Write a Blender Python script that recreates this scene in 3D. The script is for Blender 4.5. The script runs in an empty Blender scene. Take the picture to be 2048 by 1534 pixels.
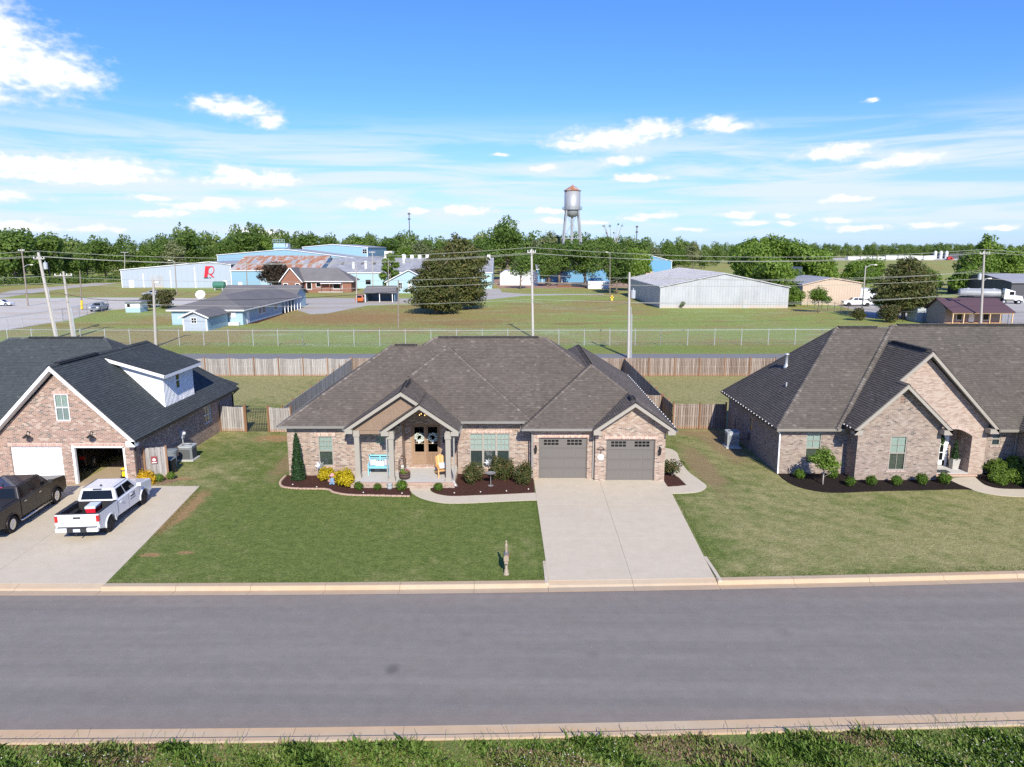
import bpy, bmesh, math, random
import numpy as np
from mathutils import Vector, Matrix

random.seed(7)
SC = bpy.context.scene
COL = SC.collection
R = math.radians

# ------------------------------------------------------------------ camera
cam = bpy.data.cameras.new('camera'); camo = bpy.data.objects.new('camera', cam); COL.objects.link(camo)
camo.location = (0, 0, 13.0); camo.rotation_euler = (R(79.0), 0, 0)
cam.sensor_fit = 'HORIZONTAL'; cam.sensor_width = 36.0; cam.lens = 36.0 * 1400 / 2048
cam.clip_end = 9000; SC.camera = camo

# ------------------------------------------------------------------ sun, sky, exposure
SUN_EL, SUN_AZ = 34.0, 10.0      # elevation; degrees to the right of straight behind the camera
sl = bpy.data.lights.new('sun', 'SUN'); so = bpy.data.objects.new('sun', sl); COL.objects.link(so)
sl.energy = 3.6; sl.angle = R(0.5); sl.color = (1.0, 0.94, 0.80)
sdir = Vector((math.sin(R(SUN_AZ)) * math.cos(R(SUN_EL)), -math.cos(R(SUN_AZ)) * math.cos(R(SUN_EL)), math.sin(R(SUN_EL))))
so.rotation_euler = (-sdir).to_track_quat('-Z', 'Y').to_euler()
VS = SC.view_settings
VS.view_transform = 'Standard'; VS.look = 'None'; VS.exposure = 0.86; VS.gamma = 1; VS.use_curve_mapping = False

def N(nt, typ, ins=None, **props):
    n = nt.nodes.new(typ)
    for k, v in props.items(): setattr(n, k, v)
    for k, v in (ins or {}).items():
        s = n.inputs[k]
        if isinstance(v, bpy.types.NodeSocket): nt.links.new(v, s)
        else: s.default_value = v
    return n
def M_(nt, op, a, b=0.0, c=None, clamp=False):
    n = N(nt, 'ShaderNodeMath', {0: a, 1: b}, operation=op, use_clamp=clamp)
    if c is not None:
        if isinstance(c, bpy.types.NodeSocket): nt.links.new(c, n.inputs[2])
        else: n.inputs[2].default_value = c
    return n.outputs[0]
def VM(nt, op, a, b=(0, 0, 0)):
    n = N(nt, 'ShaderNodeVectorMath', {0: a, 1: b}, operation=op)
    return n.outputs['Value'] if op in ('LENGTH', 'DOT_PRODUCT', 'DISTANCE') else n.outputs[0]
def MIX(nt, f, a, b, mode='MIX'):
    n = nt.nodes.new('ShaderNodeMix'); n.data_type = 'RGBA'; n.blend_type = mode
    for i, v in ((0, f), (6, a), (7, b)):
        if isinstance(v, bpy.types.NodeSocket): nt.links.new(v, n.inputs[i])
        else: n.inputs[i].default_value = v if i == 0 else ((*v, 1) if len(v) == 3 else v)
    return n.outputs[2]
def RAMP(nt, f, stops, interp='LINEAR'):
    n = nt.nodes.new('ShaderNodeValToRGB'); cr = n.color_ramp; cr.interpolation = interp
    while len(cr.elements) < len(stops): cr.elements.new(0.5)
    for e, (p, c) in zip(cr.elements, stops):
        e.position = p; e.color = (*c, 1) if len(c) == 3 else c
    nt.links.new(f, n.inputs[0]); return n.outputs[0]
def SMOOTH(nt, v, a, b):
    n = N(nt, 'ShaderNodeMapRange', {0: v, 1: a, 2: b, 3: 0.0, 4: 1.0}, interpolation_type='SMOOTHSTEP'); return n.outputs[0]
def NOISE(nt, vec, scale, detail=2.0, rough=0.5, dist=0.0):
    n = N(nt, 'ShaderNodeTexNoise', {'Scale': scale, 'Detail': detail, 'Roughness': rough, 'Distortion': dist})
    if vec is not None: nt.links.new(vec, n.inputs['Vector'])
    return n.outputs[0]

W = bpy.data.worlds.new('World'); SC.world = W; W.use_nodes = True
def build_world():
    nt = W.node_tree; nt.nodes.clear()
    out = N(nt, 'ShaderNodeOutputWorld'); bg = N(nt, 'ShaderNodeBackground', {'Strength': 0.142})
    nt.links.new(bg.outputs[0], out.inputs[0])
    sky = N(nt, 'ShaderNodeTexSky', sky_type='NISHITA', sun_disc=False)
    sky.sun_elevation = R(SUN_EL); sky.sun_rotation = R(180 - SUN_AZ); sky.altitude = 200
    sky.air_density = 1.0; sky.dust_density = 0.4; sky.ozone_density = 3.0
    hs = N(nt, 'ShaderNodeHueSaturation', {'Saturation': 1.06, 'Value': 1.0, 'Color': sky.outputs[0]})
    skyc = MIX(nt, 1.0, hs.outputs[0], (0.31, 0.475, 0.86), 'MULTIPLY')
    tc = N(nt, 'ShaderNodeTexCoord'); sep = N(nt, 'ShaderNodeSeparateXYZ', {0: tc.outputs['Generated']})
    x, y, z = sep.outputs
    az = M_(nt, 'MULTIPLY', M_(nt, 'ARCTAN2', x, y), 57.2958)
    el = M_(nt, 'MULTIPLY', M_(nt, 'ARCSINE', z), 57.2958)
    P = N(nt, 'ShaderNodeCombineXYZ', {0: az, 1: el}).outputs[0]
    # cloud heaps: (azimuth, elevation, half width, half height) in degrees
    heaps = [(-35.5, 11.6, 3.6, 1.7), (-32.3, 11.2, 2.6, 1.1), (-34.6, 13.3, 1.5, 1.3), (-30.2, 11.0, 1.6, .55), (-35.6, 9.6, 1.6, .7),
             (-20.6, 9.85, 2.0, .5), (-22.4, 9.95, .9, .32), (-18.2, 9.05, .9, .35),
             (-33.6, 5.25, 4.2, .55), (-29.2, 5.25, 3.4, .6), (-31.2, 4.6, 5.0, .32), (-36, 3.3, 2.4, .35),
             (-20.0, 4.95, 3.0, .45), (-20.9, 5.35, 1.6, .45), (-17.9, 5.1, 1.8, .4),
             (-23.2, 2.95, 2.6, .3), (-22.3, 3.25, 1.7, .3), (-26.6, 3.45, 1.3, .2), (-26.0, 2.4, 1.8, .22), (-18.4, 3.3, 1.2, .25),
             (-11.1, 3.35, 1.9, .35), (-11.6, 3.6, 1.0, .25), (-3.8, 2.9, 1.9, .32), (-7.4, 2.9, 1.0, .22),
             (-35.0, 1.35, 2.2, .35), (-30.1, 1.25, 1.4, .2), (-19.5, 1.1, 1.8, .2),
             (7.4, 8.2, 3.2, .55), (10.7, 8.75, 2.0, .5), (4.6, 7.8, 1.6, .3), (15.6, 9.0, 1.2, .4), (17.2, 8.7, 1.2, .28),
             (8.6, 6.62, 1.3, .26), (2.4, 6.15, 1.0, .22), (10.0, 5.3, 1.6, .25), (9.0, 5.15, .9, .18),
             (23.7, 6.6, 2.0, .38), (24.6, 6.85, 1.2, .35), (28.6, 5.95, 1.7, .34), (26.6, 5.75, 1.3, .22),
             (24.6, 3.42, 1.7, .24), (24.2, 3.55, .8, .2), (11.3, 2.55, 1.5, .22), (9.6, 2.2, 1.0, .16), (17.3, 2.45, 1.3, .19), (18.4, 1.9, 1.2, .18),
             (20.9, 2.35, .7, .17), (21.2, 1.8, .7, .13), (24.6, 1.95, 1.2, .17), (25.8, 1.35, 1.7, .19), (30.2, 1.5, 1.4, .2), (34.2, 1.25, .9, .14),
             (3.0, 2.9, 1.3, .2), (3.2, 2.1, 1.2, .24), (-0.9, 7.1, .5, .12), (25.8, 9.9, .45, .12), (36.5, 1.2, .8, .13), (14.0, 1.4, 1.0, .13), (6.5, 1.9, .9, .15),
             (48, 8, 4, .8), (60, 5, 3, .5), (-52, 9, 5, 1.2), (-65, 5, 4, .6), (95, 7, 4, .8), (140, 9, 5, 1.1), (-120, 8, 4, .9), (-170, 6, 4, .7)]
    wv = N(nt, 'ShaderNodeVectorMath', {0: P, 1: (0.75, 1.35, 0)}, operation='MULTIPLY').outputs[0]
    warp = N(nt, 'ShaderNodeTexNoise', {'Scale': 0.55, 'Detail': 3.0, 'Roughness': .55, 'Vector': wv}).outputs[1]
    off = VM(nt, 'MULTIPLY', VM(nt, 'SUBTRACT', warp, (.5, .5, .5)), (2.6, .75, 0))
    Pw = VM(nt, 'ADD', P, off)
    best = None
    for (a, e, ra, re) in heaps:
        q = VM(nt, 'MULTIPLY', VM(nt, 'SUBTRACT', Pw, (a, e, 0)), (1 / (ra * 1.2), 1 / (re * 1.3), 0))
        r = VM(nt, 'LENGTH', q)
        best = r if best is None else M_(nt, 'SMOOTH_MIN', best, r, 0.25)
    n1 = NOISE(nt, wv, 1.5, 5.0, .55)
    dens = M_(nt, 'ADD', M_(nt, 'SUBTRACT', 1.12, best), M_(nt, 'MULTIPLY', M_(nt, 'SUBTRACT', n1, .5), 1.9))
    mask = SMOOTH(nt, dens, -0.45, 0.75)
    # thin high veil, streaked along the horizon
    sv = VM(nt, 'MULTIPLY', P, (0.045, 0.55, 0))
    veil = NOISE(nt, sv, 1.4, 6.0, .6, .6)
    band = M_(nt, 'MULTIPLY', SMOOTH(nt, el, 0.0, 2.0), M_(nt, 'SUBTRACT', 1.0, SMOOTH(nt, el, 6.0, 10.5)))
    veilm = M_(nt, 'MULTIPLY', M_(nt, 'MULTIPLY', SMOOTH(nt, veil, .36, .62), band), .85)
    lowv = M_(nt, 'MULTIPLY', M_(nt, 'SUBTRACT', 1.0, SMOOTH(nt, el, 0.0, 12.0)), .5)
    c1 = MIX(nt, veilm, MIX(nt, lowv, skyc, (2.6, 3.1, 3.9)), (3.2, 3.6, 4.1))
    core = MIX(nt, SMOOTH(nt, dens, 0.0, 1.0), (3.3, 3.6, 4.05), (4.9, 4.9, 4.8))
    c2 = MIX(nt, M_(nt, 'MULTIPLY', mask, .93), c1, core)
    nt.links.new(c2, bg.inputs[0])
build_world()
W.cycles.sampling_method = 'NONE'
SC.cycles.use_denoising = False; SC.cycles.max_bounces = 6; SC.cycles.diffuse_bounces = 3; SC.cycles.glossy_bounces = 3; SC.cycles.transmission_bounces = 3; SC.cycles.transparent_max_bounces = 8; SC.cycles.caustics_reflective = False; SC.cycles.caustics_refractive = False

# ------------------------------------------------------------------ mesh helpers
class MB:
    def __init__(s): s.v = []; s.f = []; s.t = []; s.tint = 0.5
    def face(s, pts, tint=None):
        i = len(s.v); s.v += [tuple(p) for p in pts]; s.f.append(tuple(range(i, i + len(pts)))); s.t.append(s.tint if tint is None else tint)
    def solid(s, vs, fs, tint=None):
        i = len(s.v); s.v += [tuple(p) for p in vs]
        for f in fs: s.f.append(tuple(i + k for k in f)); s.t.append(s.tint if tint is None else tint)
    def box(s, x0, x1, y0, y1, z0, z1, tint=None):
        s.solid([(x0, y0, z0), (x1, y0, z0), (x1, y1, z0), (x0, y1, z0), (x0, y0, z1), (x1, y0, z1), (x1, y1, z1), (x0, y1, z1)],
                [(0, 3, 2, 1), (4, 5, 6, 7), (0, 1, 5, 4), (1, 2, 6, 5), (2, 3, 7, 6), (3, 0, 4, 7)], tint); return s
    def beam(s, a, b, w, h, up=(0, 0, 1), tint=None, lift=0.0):
        a = Vector(a); b = Vector(b); d = (b - a).normalized(); up = Vector(up); sd = d.cross(up).normalized(); u = sd.cross(d).normalized()
        vs = []
        for p in (a, b):
            for (i, j) in ((-.5, 0), (.5, 0), (.5, 1), (-.5, 1)): vs.append(p + sd * (i * w) + u * (j * h + lift))
        s.solid(vs, [(0, 1, 2, 3), (7, 6, 5, 4), (0, 4, 5, 1), (1, 5, 6, 2), (2, 6, 7, 3), (3, 7, 4, 0)], tint); return s
    def tube(s, pts, r, n=6, tint=None, cap=True):
        pts = [Vector(p) for p in pts]; rs = r if isinstance(r, (list, tuple)) else [r] * len(pts)
        rings = []; i0 = len(s.v)
        for k, p in enumerate(pts):
            d = (pts[min(k + 1, len(pts) - 1)] - pts[max(k - 1, 0)]).normalized()
            ref = Vector((0, 0, 1)) if abs(d.z) < .9 else Vector((1, 0, 0))
            a = d.cross(ref).normalized(); b = a.cross(d)
            s.v += [tuple(p + (a * math.cos(2 * math.pi * j / n) + b * math.sin(2 * math.pi * j / n)) * rs[k]) for j in range(n)]
        for k in range(len(pts) - 1):
            for j in range(n):
                s.f.append((i0 + k * n + j, i0 + k * n + (j + 1) % n, i0 + (k + 1) * n + (j + 1) % n, i0 + (k + 1) * n + j)); s.t.append(s.tint if tint is None else tint)
        if cap:
            s.f.append(tuple(i0 + j for j in range(n))[::-1]); s.t.append(s.tint)
            s.f.append(tuple(i0 + (len(pts) - 1) * n + j for j in range(n))); s.t.append(s.tint)
        return s
    def lathe(s, prof, n=16, c=(0, 0, 0), tint=None, axis='z'):
        i0 = len(s.v)
        for (r, h) in prof:
            for j in range(n):
                a = 2 * math.pi * j / n; p, q = r * math.cos(a), r * math.sin(a)
                s.v.append((c[0] + p, c[1] + q, c[2] + h) if axis == 'z' else (c[0] + h, c[1] + p, c[2] + q))
        for k in range(len(prof) - 1):
            for j in range(n):
                s.f.append((i0 + k * n + j, i0 + k * n + (j + 1) % n, i0 + (k + 1) * n + (j + 1) % n, i0 + (k + 1) * n + j)); s.t.append(s.tint if tint is None else tint)
        if prof[0][0] > 1e-4: s.f.append(tuple(i0 + j for j in range(n))[::-1]); s.t.append(s.tint)
        if prof[-1][0] > 1e-4: s.f.append(tuple(i0 + (len(prof) - 1) * n + j for j in range(n))); s.t.append(s.tint)
        return s
    def prism(s, poly, z0, z1, tint=None, bottom=False):
        n = len(poly); i = len(s.v)
        s.v += [(p[0], p[1], z0) for p in poly] + [(p[0], p[1], z1) for p in poly]
        area = sum(poly[k][0] * poly[(k + 1) % n][1] - poly[(k + 1) % n][0] * poly[k][1] for k in range(n))
        top = tuple(range(i + n, i + 2 * n)); s.f.append(top if area > 0 else top[::-1]); s.t.append(s.tint)
        for k in range(n):
            f = (i + k, i + (k + 1) % n, i + n + (k + 1) % n, i + n + k); s.f.append(f if area > 0 else f[::-1]); s.t.append(s.tint)
        return s
    def extrude_y(s, poly, y0, y1, tint=None):      # polygon in (x,z)
        n = len(poly); i = len(s.v)
        s.v += [(p[0], y0, p[1]) for p in poly] + [(p[0], y1, p[1]) for p in poly]
        area = sum(poly[k][0] * poly[(k + 1) % n][1] - poly[(k + 1) % n][0] * poly[k][1] for k in range(n))
        a = tuple(range(i, i + n)); b = tuple(range(i + n, i + 2 * n))
        s.f += [a if area > 0 else a[::-1], b[::-1] if area > 0 else b]; s.t += [s.tint] * 2
        for k in range(n):
            f = (i + k, i + n + k, i + n + (k + 1) % n, i + (k + 1) % n); s.f.append(f if area > 0 else f[::-1]); s.t.append(s.tint)
        return s
    def extrude_x(s, poly, x0, x1):      # polygon in (y,z)
        n = len(poly); i = len(s.v)
        s.v += [(x0, p[0], p[1]) for p in poly] + [(x1, p[0], p[1]) for p in poly]
        s.f += [tuple(range(i, i + n)), tuple(range(i + n, i + 2 * n))[::-1]]; s.t += [s.tint] * 2
        for k in range(n):
            s.f.append((i + k, i + n + k, i + n + (k + 1) % n, i + (k + 1) % n)); s.t.append(s.tint)
        return s
    def mesh(s, name, shift=(0, 0, 0), smooth=False):
        me = bpy.data.meshes.new(name)
        me.from_pydata([(v[0] - shift[0], v[1] - shift[1], v[2] - shift[2]) for v in s.v], [], s.f)
        a = me.attributes.new('tint', 'FLOAT', 'FACE'); a.data.foreach_set('value', [float(t) for t in s.t])
        if smooth: me.polygons.foreach_set('use_smooth', [True] * len(s.f))
        me.update(); return me
    def build(s, name, m, parent=None, smooth=False, local=False, bevel=0.0):
        sh = (0, 0, 0)
        if parent is not None and not local:
            sh = Vector(parent.location)
            if parent.parent is not None: sh = sh + Vector(parent.parent.location)
        o = bpy.data.objects.new(name, s.mesh(name, sh, smooth)); COL.objects.link(o); o.data.materials.append(MAT[m]); o.parent = parent
        if bevel:
            b = o.modifiers.new('bevel', 'BEVEL'); b.width = bevel; b.segments = 2; b.limit_method = 'ANGLE'; b.angle_limit = R(35)
        return o
def tag(o, label=None, cat=None, group=None, kind=None):
    for k, v in (('label', label), ('category', cat), ('group', group), ('kind', kind)):
        if v: o[k] = v
    return o
def thing(name, loc, label, cat, group=None, rz=0.0):
    o = bpy.data.objects.new(name, None); COL.objects.link(o); o.location = loc; o.rotation_euler = (0, 0, rz); o.empty_display_size = .3
    return tag(o, label, cat, group)
def copy_tree(o, parent=None):
    c = o.copy(); COL.objects.link(c); c.parent = parent
    for ch in list(o.children): copy_tree(ch, c)
    return c
def np_mesh(name, V, F, tint, mat=None, smooth=False):
    me = bpy.data.meshes.new(name); V = np.asarray(V, np.float32); F = np.asarray(F, np.int32); k = F.shape[1]
    me.vertices.add(len(V)); me.vertices.foreach_set('co', V.ravel())
    me.loops.add(F.size); me.loops.foreach_set('vertex_index', F.ravel())
    me.polygons.add(len(F)); me.polygons.foreach_set('loop_start', np.arange(0, F.size, k, dtype=np.int32))
    if smooth: me.polygons.foreach_set('use_smooth', np.ones(len(F), bool))
    me.update(calc_edges=True)
    a = me.attributes.new('tint', 'FLOAT', 'FACE'); a.data.foreach_set('value', np.asarray(tint, np.float32))
    if mat: me.materials.append(MAT[mat])
    return me
def link(name, me, parent=None, loc=(0, 0, 0)):
    o = bpy.data.objects.new(name, me); COL.objects.link(o); o.parent = parent; o.location = loc; return o
def clip(poly, keep):       # Sutherland-Hodgman against a convex (u,v) polygon
    out = poly
    n = len(keep); ar = sum(keep[i][0] * keep[(i + 1) % n][1] - keep[(i + 1) % n][0] * keep[i][1] for i in range(n))
    for i in range(n):
        a, b = keep[i], keep[(i + 1) % n]
        if ar < 0: a, b = b, a
        ex, ey = b[0] - a[0], b[1] - a[1]; res = []
        sd = [ex * (p[1] - a[1]) - ey * (p[0] - a[0]) for p in out]
        for k in range(len(out)):
            p, q, sp, sq = out[k], out[(k + 1) % len(out)], sd[k], sd[(k + 1) % len(out)]
            if sp >= -1e-9: res.append(p)
            if (sp > 1e-9 and sq < -1e-9) or (sp < -1e-9 and sq > 1e-9):
                t = sp / (sp - sq); res.append((p[0] + (q[0] - p[0]) * t, p[1] + (q[1] - p[1]) * t))
        out = res
        if len(out) < 3: return []
    return out
# ------------------------------------------------------------------ materials
MAT = {}
def newmat(name):
    m = bpy.data.materials.new(name); m.use_nodes = True; nt = m.node_tree; nt.nodes.clear()
    out = N(nt, 'ShaderNodeOutputMaterial'); b = N(nt, 'ShaderNodeBsdfPrincipled'); nt.links.new(b.outputs[0], out.inputs[0])
    MAT[name] = m; return nt, b, out
def setc(nt, b, col, rough=.7, metal=0.0, bump=None, bs=.3, bd=.02, spec=.3):
    for k, v in (('Base Color', col), ('Roughness', rough), ('Metallic', metal), ('Specular IOR Level', spec)):
        if isinstance(v, bpy.types.NodeSocket): nt.links.new(v, b.inputs[k])
        else: b.inputs[k].default_value = (*v, 1) if k == 'Base Color' else v
    if bump is not None:
        bn = N(nt, 'ShaderNodeBump', {'Strength': bs, 'Distance': bd, 'Height': bump}); nt.links.new(bn.outputs[0], b.inputs['Normal'])
def OBJ(nt): return N(nt, 'ShaderNodeTexCoord').outputs['Object']
def POS(nt): return N(nt, 'ShaderNodeNewGeometry').outputs['Position']
def TINT(nt): return N(nt, 'ShaderNodeAttribute', attribute_name='tint').outputs['Fac']
def plain(name, c, rough=.6, metal=0.0, var=.12, scale=3.0, coat=0.0, spec=.4):
    nt, b, o = newmat(name); n = NOISE(nt, OBJ(nt), scale, 4, .6)
    col = MIX(nt, n, tuple(x * (1 - var) for x in c), tuple(min(1, x * (1 + var)) for x in c))
    setc(nt, b, col, rough, metal, spec=spec)
    if coat: b.inputs['Coat Weight'].default_value = coat; b.inputs['Coat Roughness'].default_value = .05
def emis(name, c, s):
    nt, b, o = newmat(name); setc(nt, b, c); b.inputs['Emission Color'].default_value = (*c, 1); b.inputs['Emission Strength'].default_value = s
def brick(name, pal, mortar, w=.215, h=.0762, soldier=False, smear=None):
    nt, b, o = newmat(name); geo = N(nt, 'ShaderNodeNewGeometry'); sn = N(nt, 'ShaderNodeSeparateXYZ', {0: geo.outputs['True Normal']}); sp = N(nt, 'ShaderNodeSeparateXYZ', {0: OBJ(nt)})
    isx = M_(nt, 'GREATER_THAN', M_(nt, 'ABSOLUTE', sn.outputs[0]), .7); isz = M_(nt, 'GREATER_THAN', M_(nt, 'ABSOLUTE', sn.outputs[2]), .7)
    u = M_(nt, 'ADD', M_(nt, 'MULTIPLY', sp.outputs[1], isx), M_(nt, 'MULTIPLY', sp.outputs[0], M_(nt, 'SUBTRACT', 1, isx)))
    v = M_(nt, 'ADD', M_(nt, 'MULTIPLY', sp.outputs[2], M_(nt, 'SUBTRACT', 1, isz)), M_(nt, 'MULTIPLY', sp.outputs[1], isz))
    if soldier: w, h = .0762, .215
    rv = M_(nt, 'DIVIDE', v, h); row = M_(nt, 'FLOOR', rv)
    cu = M_(nt, 'ADD', M_(nt, 'DIVIDE', u, w), M_(nt, 'MULTIPLY', M_(nt, 'MODULO', row, 2.0), 0.0 if soldier else .5)); colm = M_(nt, 'FLOOR', cu)
    cell = N(nt, 'ShaderNodeCombineXYZ', {0: colm, 1: row, 2: isx}).outputs[0]
    wn = N(nt, 'ShaderNodeTexWhiteNoise', {0: cell}, noise_dimensions='3D')
    big = NOISE(nt, OBJ(nt), .9, 3, .6)
    f = M_(nt, 'ADD', M_(nt, 'MULTIPLY', wn.outputs[0], .94), M_(nt, 'MULTIPLY', M_(nt, 'SUBTRACT', big, .42), .2), clamp=True)
    bc = RAMP(nt, f, pal, 'CONSTANT')
    fu = M_(nt, 'FRACT', cu); fv = M_(nt, 'FRACT', rv)
    du = M_(nt, 'MULTIPLY', M_(nt, 'MINIMUM', fu, M_(nt, 'SUBTRACT', 1, fu)), w); dv = M_(nt, 'MULTIPLY', M_(nt, 'MINIMUM', fv, M_(nt, 'SUBTRACT', 1, fv)), h)
    d = M_(nt, 'MINIMUM', du, dv)
    mk = M_(nt, 'SUBTRACT', 1.0, SMOOTH(nt, d, .004, .011))
    fine = NOISE(nt, OBJ(nt), 26, 4, .65)
    bc = MIX(nt, M_(nt, 'MULTIPLY', fine, .5), bc, MIX(nt, .5, bc, mortar))
    if smear:
        sm = SMOOTH(nt, NOISE(nt, OBJ(nt), 3.2, 5, .65), .5, .68); bc = MIX(nt, M_(nt, 'MULTIPLY', sm, smear), bc, mortar)
    setc(nt, b, MIX(nt, mk, bc, mortar), .88, 0, SMOOTH(nt, d, .002, .012), .5, .008, .2)
brick('brick_main', [(0, (.40, .325, .265)), (.14, (.35, .245, .19)), (.34, (.265, .165, .125)), (.58, (.315, .205, .158)), (.76, (.205, .125, .098)), (.88, (.10, .075, .068))], (.45, .395, .33), smear=.2)
brick('soldier_main', [(0, (.52, .37, .29)), (.3, (.36, .19, .14)), (.6, (.42, .25, .19)), (.85, (.26, .15, .115))], (.64, .57, .5), soldier=True)
brick('brick_left', [(0, (.40, .30, .24)), (.13, (.30, .165, .12)), (.36, (.225, .108, .076)), (.58, (.27, .142, .102)), (.76, (.15, .082, .063)), (.89, (.075, .055, .05))], (.49, .43, .37), smear=.14)
brick('soldier_left', [(0, (.40, .21, .15)), (.5, (.30, .14, .10)), (.8, (.44, .28, .22))], (.68, .62, .56), soldier=True)
brick('brick_right', [(0, (.34, .275, .228)), (.15, (.29, .215, .178)), (.36, (.225, .155, .128)), (.6, (.26, .185, .153)), (.78, (.17, .12, .10)), (.9, (.08, .064, .06))], (.375, .33, .28), smear=.2)
brick('stone_right', [(0, (0.441, 0.342, 0.278)), (.3, (0.36, 0.249, 0.197)), (.6, (0.29, 0.188, 0.148)), (.82, (0.418, 0.325, 0.267))], (0.441, 0.377, 0.319), w=.24, h=.07, smear=.5)
brick('soldier_right', [(0, (.45, .33, .28)), (.5, (.36, .24, .2)), (.8, (.25, .16, .14))], (.56, .5, .44), soldier=True)
brick('brick_red', [(0, (.24, .085, .05)), (.4, (.19, .065, .04)), (.75, (.28, .11, .07))], (.30, .2, .16))
def shingle(name, pal, rough=.92):
    nt, b, o = newmat(name); c = RAMP(nt, TINT(nt), pal); n = NOISE(nt, OBJ(nt), 55, 3, .7); big = NOISE(nt, OBJ(nt), .35, 3, .6)
    c = MIX(nt, 1.0, c, RAMP(nt, n, [(.3, (.72, .72, .72)), (.7, (1.25, 1.25, 1.25))]), 'MULTIPLY')
    c = MIX(nt, 1.0, c, RAMP(nt, big, [(.3, (.9, .9, .9)), (.7, (1.1, 1.1, 1.1))]), 'MULTIPLY')
    setc(nt, b, c, rough, 0, n, .25, .01, .15)
shingle('shingle_main', [(0, (.100, .084, .071)), (.4, (.126, .106, .089)), (.7, (.15, .127, .107)), (1, (.215, .185, .158))])
shingle('shingle_left', [(0, (.048, .056, .059)), (.4, (.062, .071, .075)), (.8, (.078, .088, .092)), (1, (.105, .116, .12))])
shingle('shingle_right', [(0, (.088, .076, .065)), (.4, (.110, .096, .082)), (.7, (.132, .115, .098)), (1, (.185, .163, .14))])
shingle('shingle_grey', [(0, (.11, .105, .105)), (1, (.21, .20, .20))])
def wood(name, pal, rand=True, streak=14.0, lowcol=None):
    nt, b, o = newmat(name); oc = OBJ(nt); oi = N(nt, 'ShaderNodeObjectInfo').outputs['Random']
    v = VM(nt, 'MULTIPLY', oc, (streak, streak, 1.2)); v = N(nt, 'ShaderNodeVectorMath', {0: v, 1: N(nt, 'ShaderNodeCombineXYZ', {0: M_(nt, 'MULTIPLY', oi, 37), 1: M_(nt, 'MULTIPLY', oi, 11), 2: M_(nt, 'MULTIPLY', oi, 91)}).outputs[0]}, operation='ADD').outputs[0]
    n = NOISE(nt, v, 1.0, 5, .65)
    f = M_(nt, 'ADD', M_(nt, 'MULTIPLY', n, .75), M_(nt, 'MULTIPLY', oi, .35))
    c = RAMP(nt, f, pal)
    if lowcol:
        zz = N(nt, 'ShaderNodeSeparateXYZ', {0: POS(nt)}).outputs[2]
        c = MIX(nt, M_(nt, 'MULTIPLY', M_(nt, 'SUBTRACT', 1.0, SMOOTH(nt, zz, .05, .32)), .6), c, lowcol)
    setc(nt, b, c, .85, 0, n, .3, .004, .15)
wood('fence_grey', [(.2, (.17, .155, .14)), (.5, (.31, .285, .265)), (.8, (.44, .415, .39))], lowcol=(.38, .2, .1))
wood('fence_brown', [(.2, (.13, .09, .068)), (.5, (.24, .185, .15)), (.8, (.38, .32, .275))], lowcol=(.38, .2, .1))
wood('post_wood', [(.2, (.15, .075, .04)), (.5, (.23, .125, .07)), (.8, (.31, .19, .12))])
wood('pole_wood', [(.2, (.30, .27, .24)), (.5, (.43, .40, .37)), (.8, (.52, .49, .46))])
wood('pole_brown', [(.2, (.16, .13, .105)), (.5, (.25, .21, .175)), (.8, (.33, .29, .25))])
wood('door_wood', [(.2, (.20, .125, .075)), (.5, (.29, .19, .125)), (.8, (.35, .245, .165))], streak=9)
wood('chair_wood', [(.2, (.52, .27, .09)), (.5, (.64, .36, .14)), (.8, (.7, .43, .2))])
wood('lumber', [(.2, (.5, .33, .17)), (.5, (.62, .44, .25)), (.8, (.7, .52, .33))])
def concrete(name, c, joints=False, stain=.5, orange=0.0):
    nt, b, o = newmat(name); p = POS(nt); n1 = NOISE(nt, p, .35, 5, .6, .4); n2 = NOISE(nt, p, 9, 4, .6); n3 = NOISE(nt, VM(nt, 'MULTIPLY', p, (.25, 1.2, 1)), .8, 4, .6)
    col = MIX(nt, n2, tuple(x * .93 for x in c), tuple(x * 1.06 for x in c))
    col = MIX(nt, M_(nt, 'MULTIPLY', SMOOTH(nt, n1, .45, .75), stain * .5), col, tuple(x * .8 for x in c))
    col = MIX(nt, M_(nt, 'MULTIPLY', SMOOTH(nt, n3, .5, .8), stain * .4), col, (c[0] * .9, c[1] * .82, c[2] * .7))
    if orange: 
        n4 = NOISE(nt, VM(nt, 'MULTIPLY', p, (.15, 3.0, 3.0)), .9, 4, .6)
        col = MIX(nt, M_(nt, 'MULTIPLY', SMOOTH(nt, n4, .35, .7), orange), col, (.52, .33, .18))
    n7 = NOISE(nt, VM(nt, 'MULTIPLY', p, (2.2, .12, 1)), .7, 4, .6); col = MIX(nt, M_(nt, 'MULTIPLY', SMOOTH(nt, n7, .55, .8), stain * .35), col, tuple(x * .72 for x in c))
    n8 = NOISE(nt, p, 1.7, 5, .7); col = MIX(nt, 1.0, col, RAMP(nt, n8, [(.3, (.94, .94, .93)), (.7, (1.05, 1.05, 1.05))]), 'MULTIPLY')
    setc(nt, b, col, .85, 0, n2, .12, .01, .25)
concrete('concrete', (.55, .475, .362)); concrete('concrete_kerb', (.47, .375, .265), orange=.6); concrete('concrete_old', (.43, .41, .38), stain=.9); concrete('concrete_walk', (.55, .48, .37), stain=.35); concrete('concrete_porch', (.52, .50, .47), stain=.3); concrete('garage_floor', (.40, .31, .21), stain=1.0)
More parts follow.
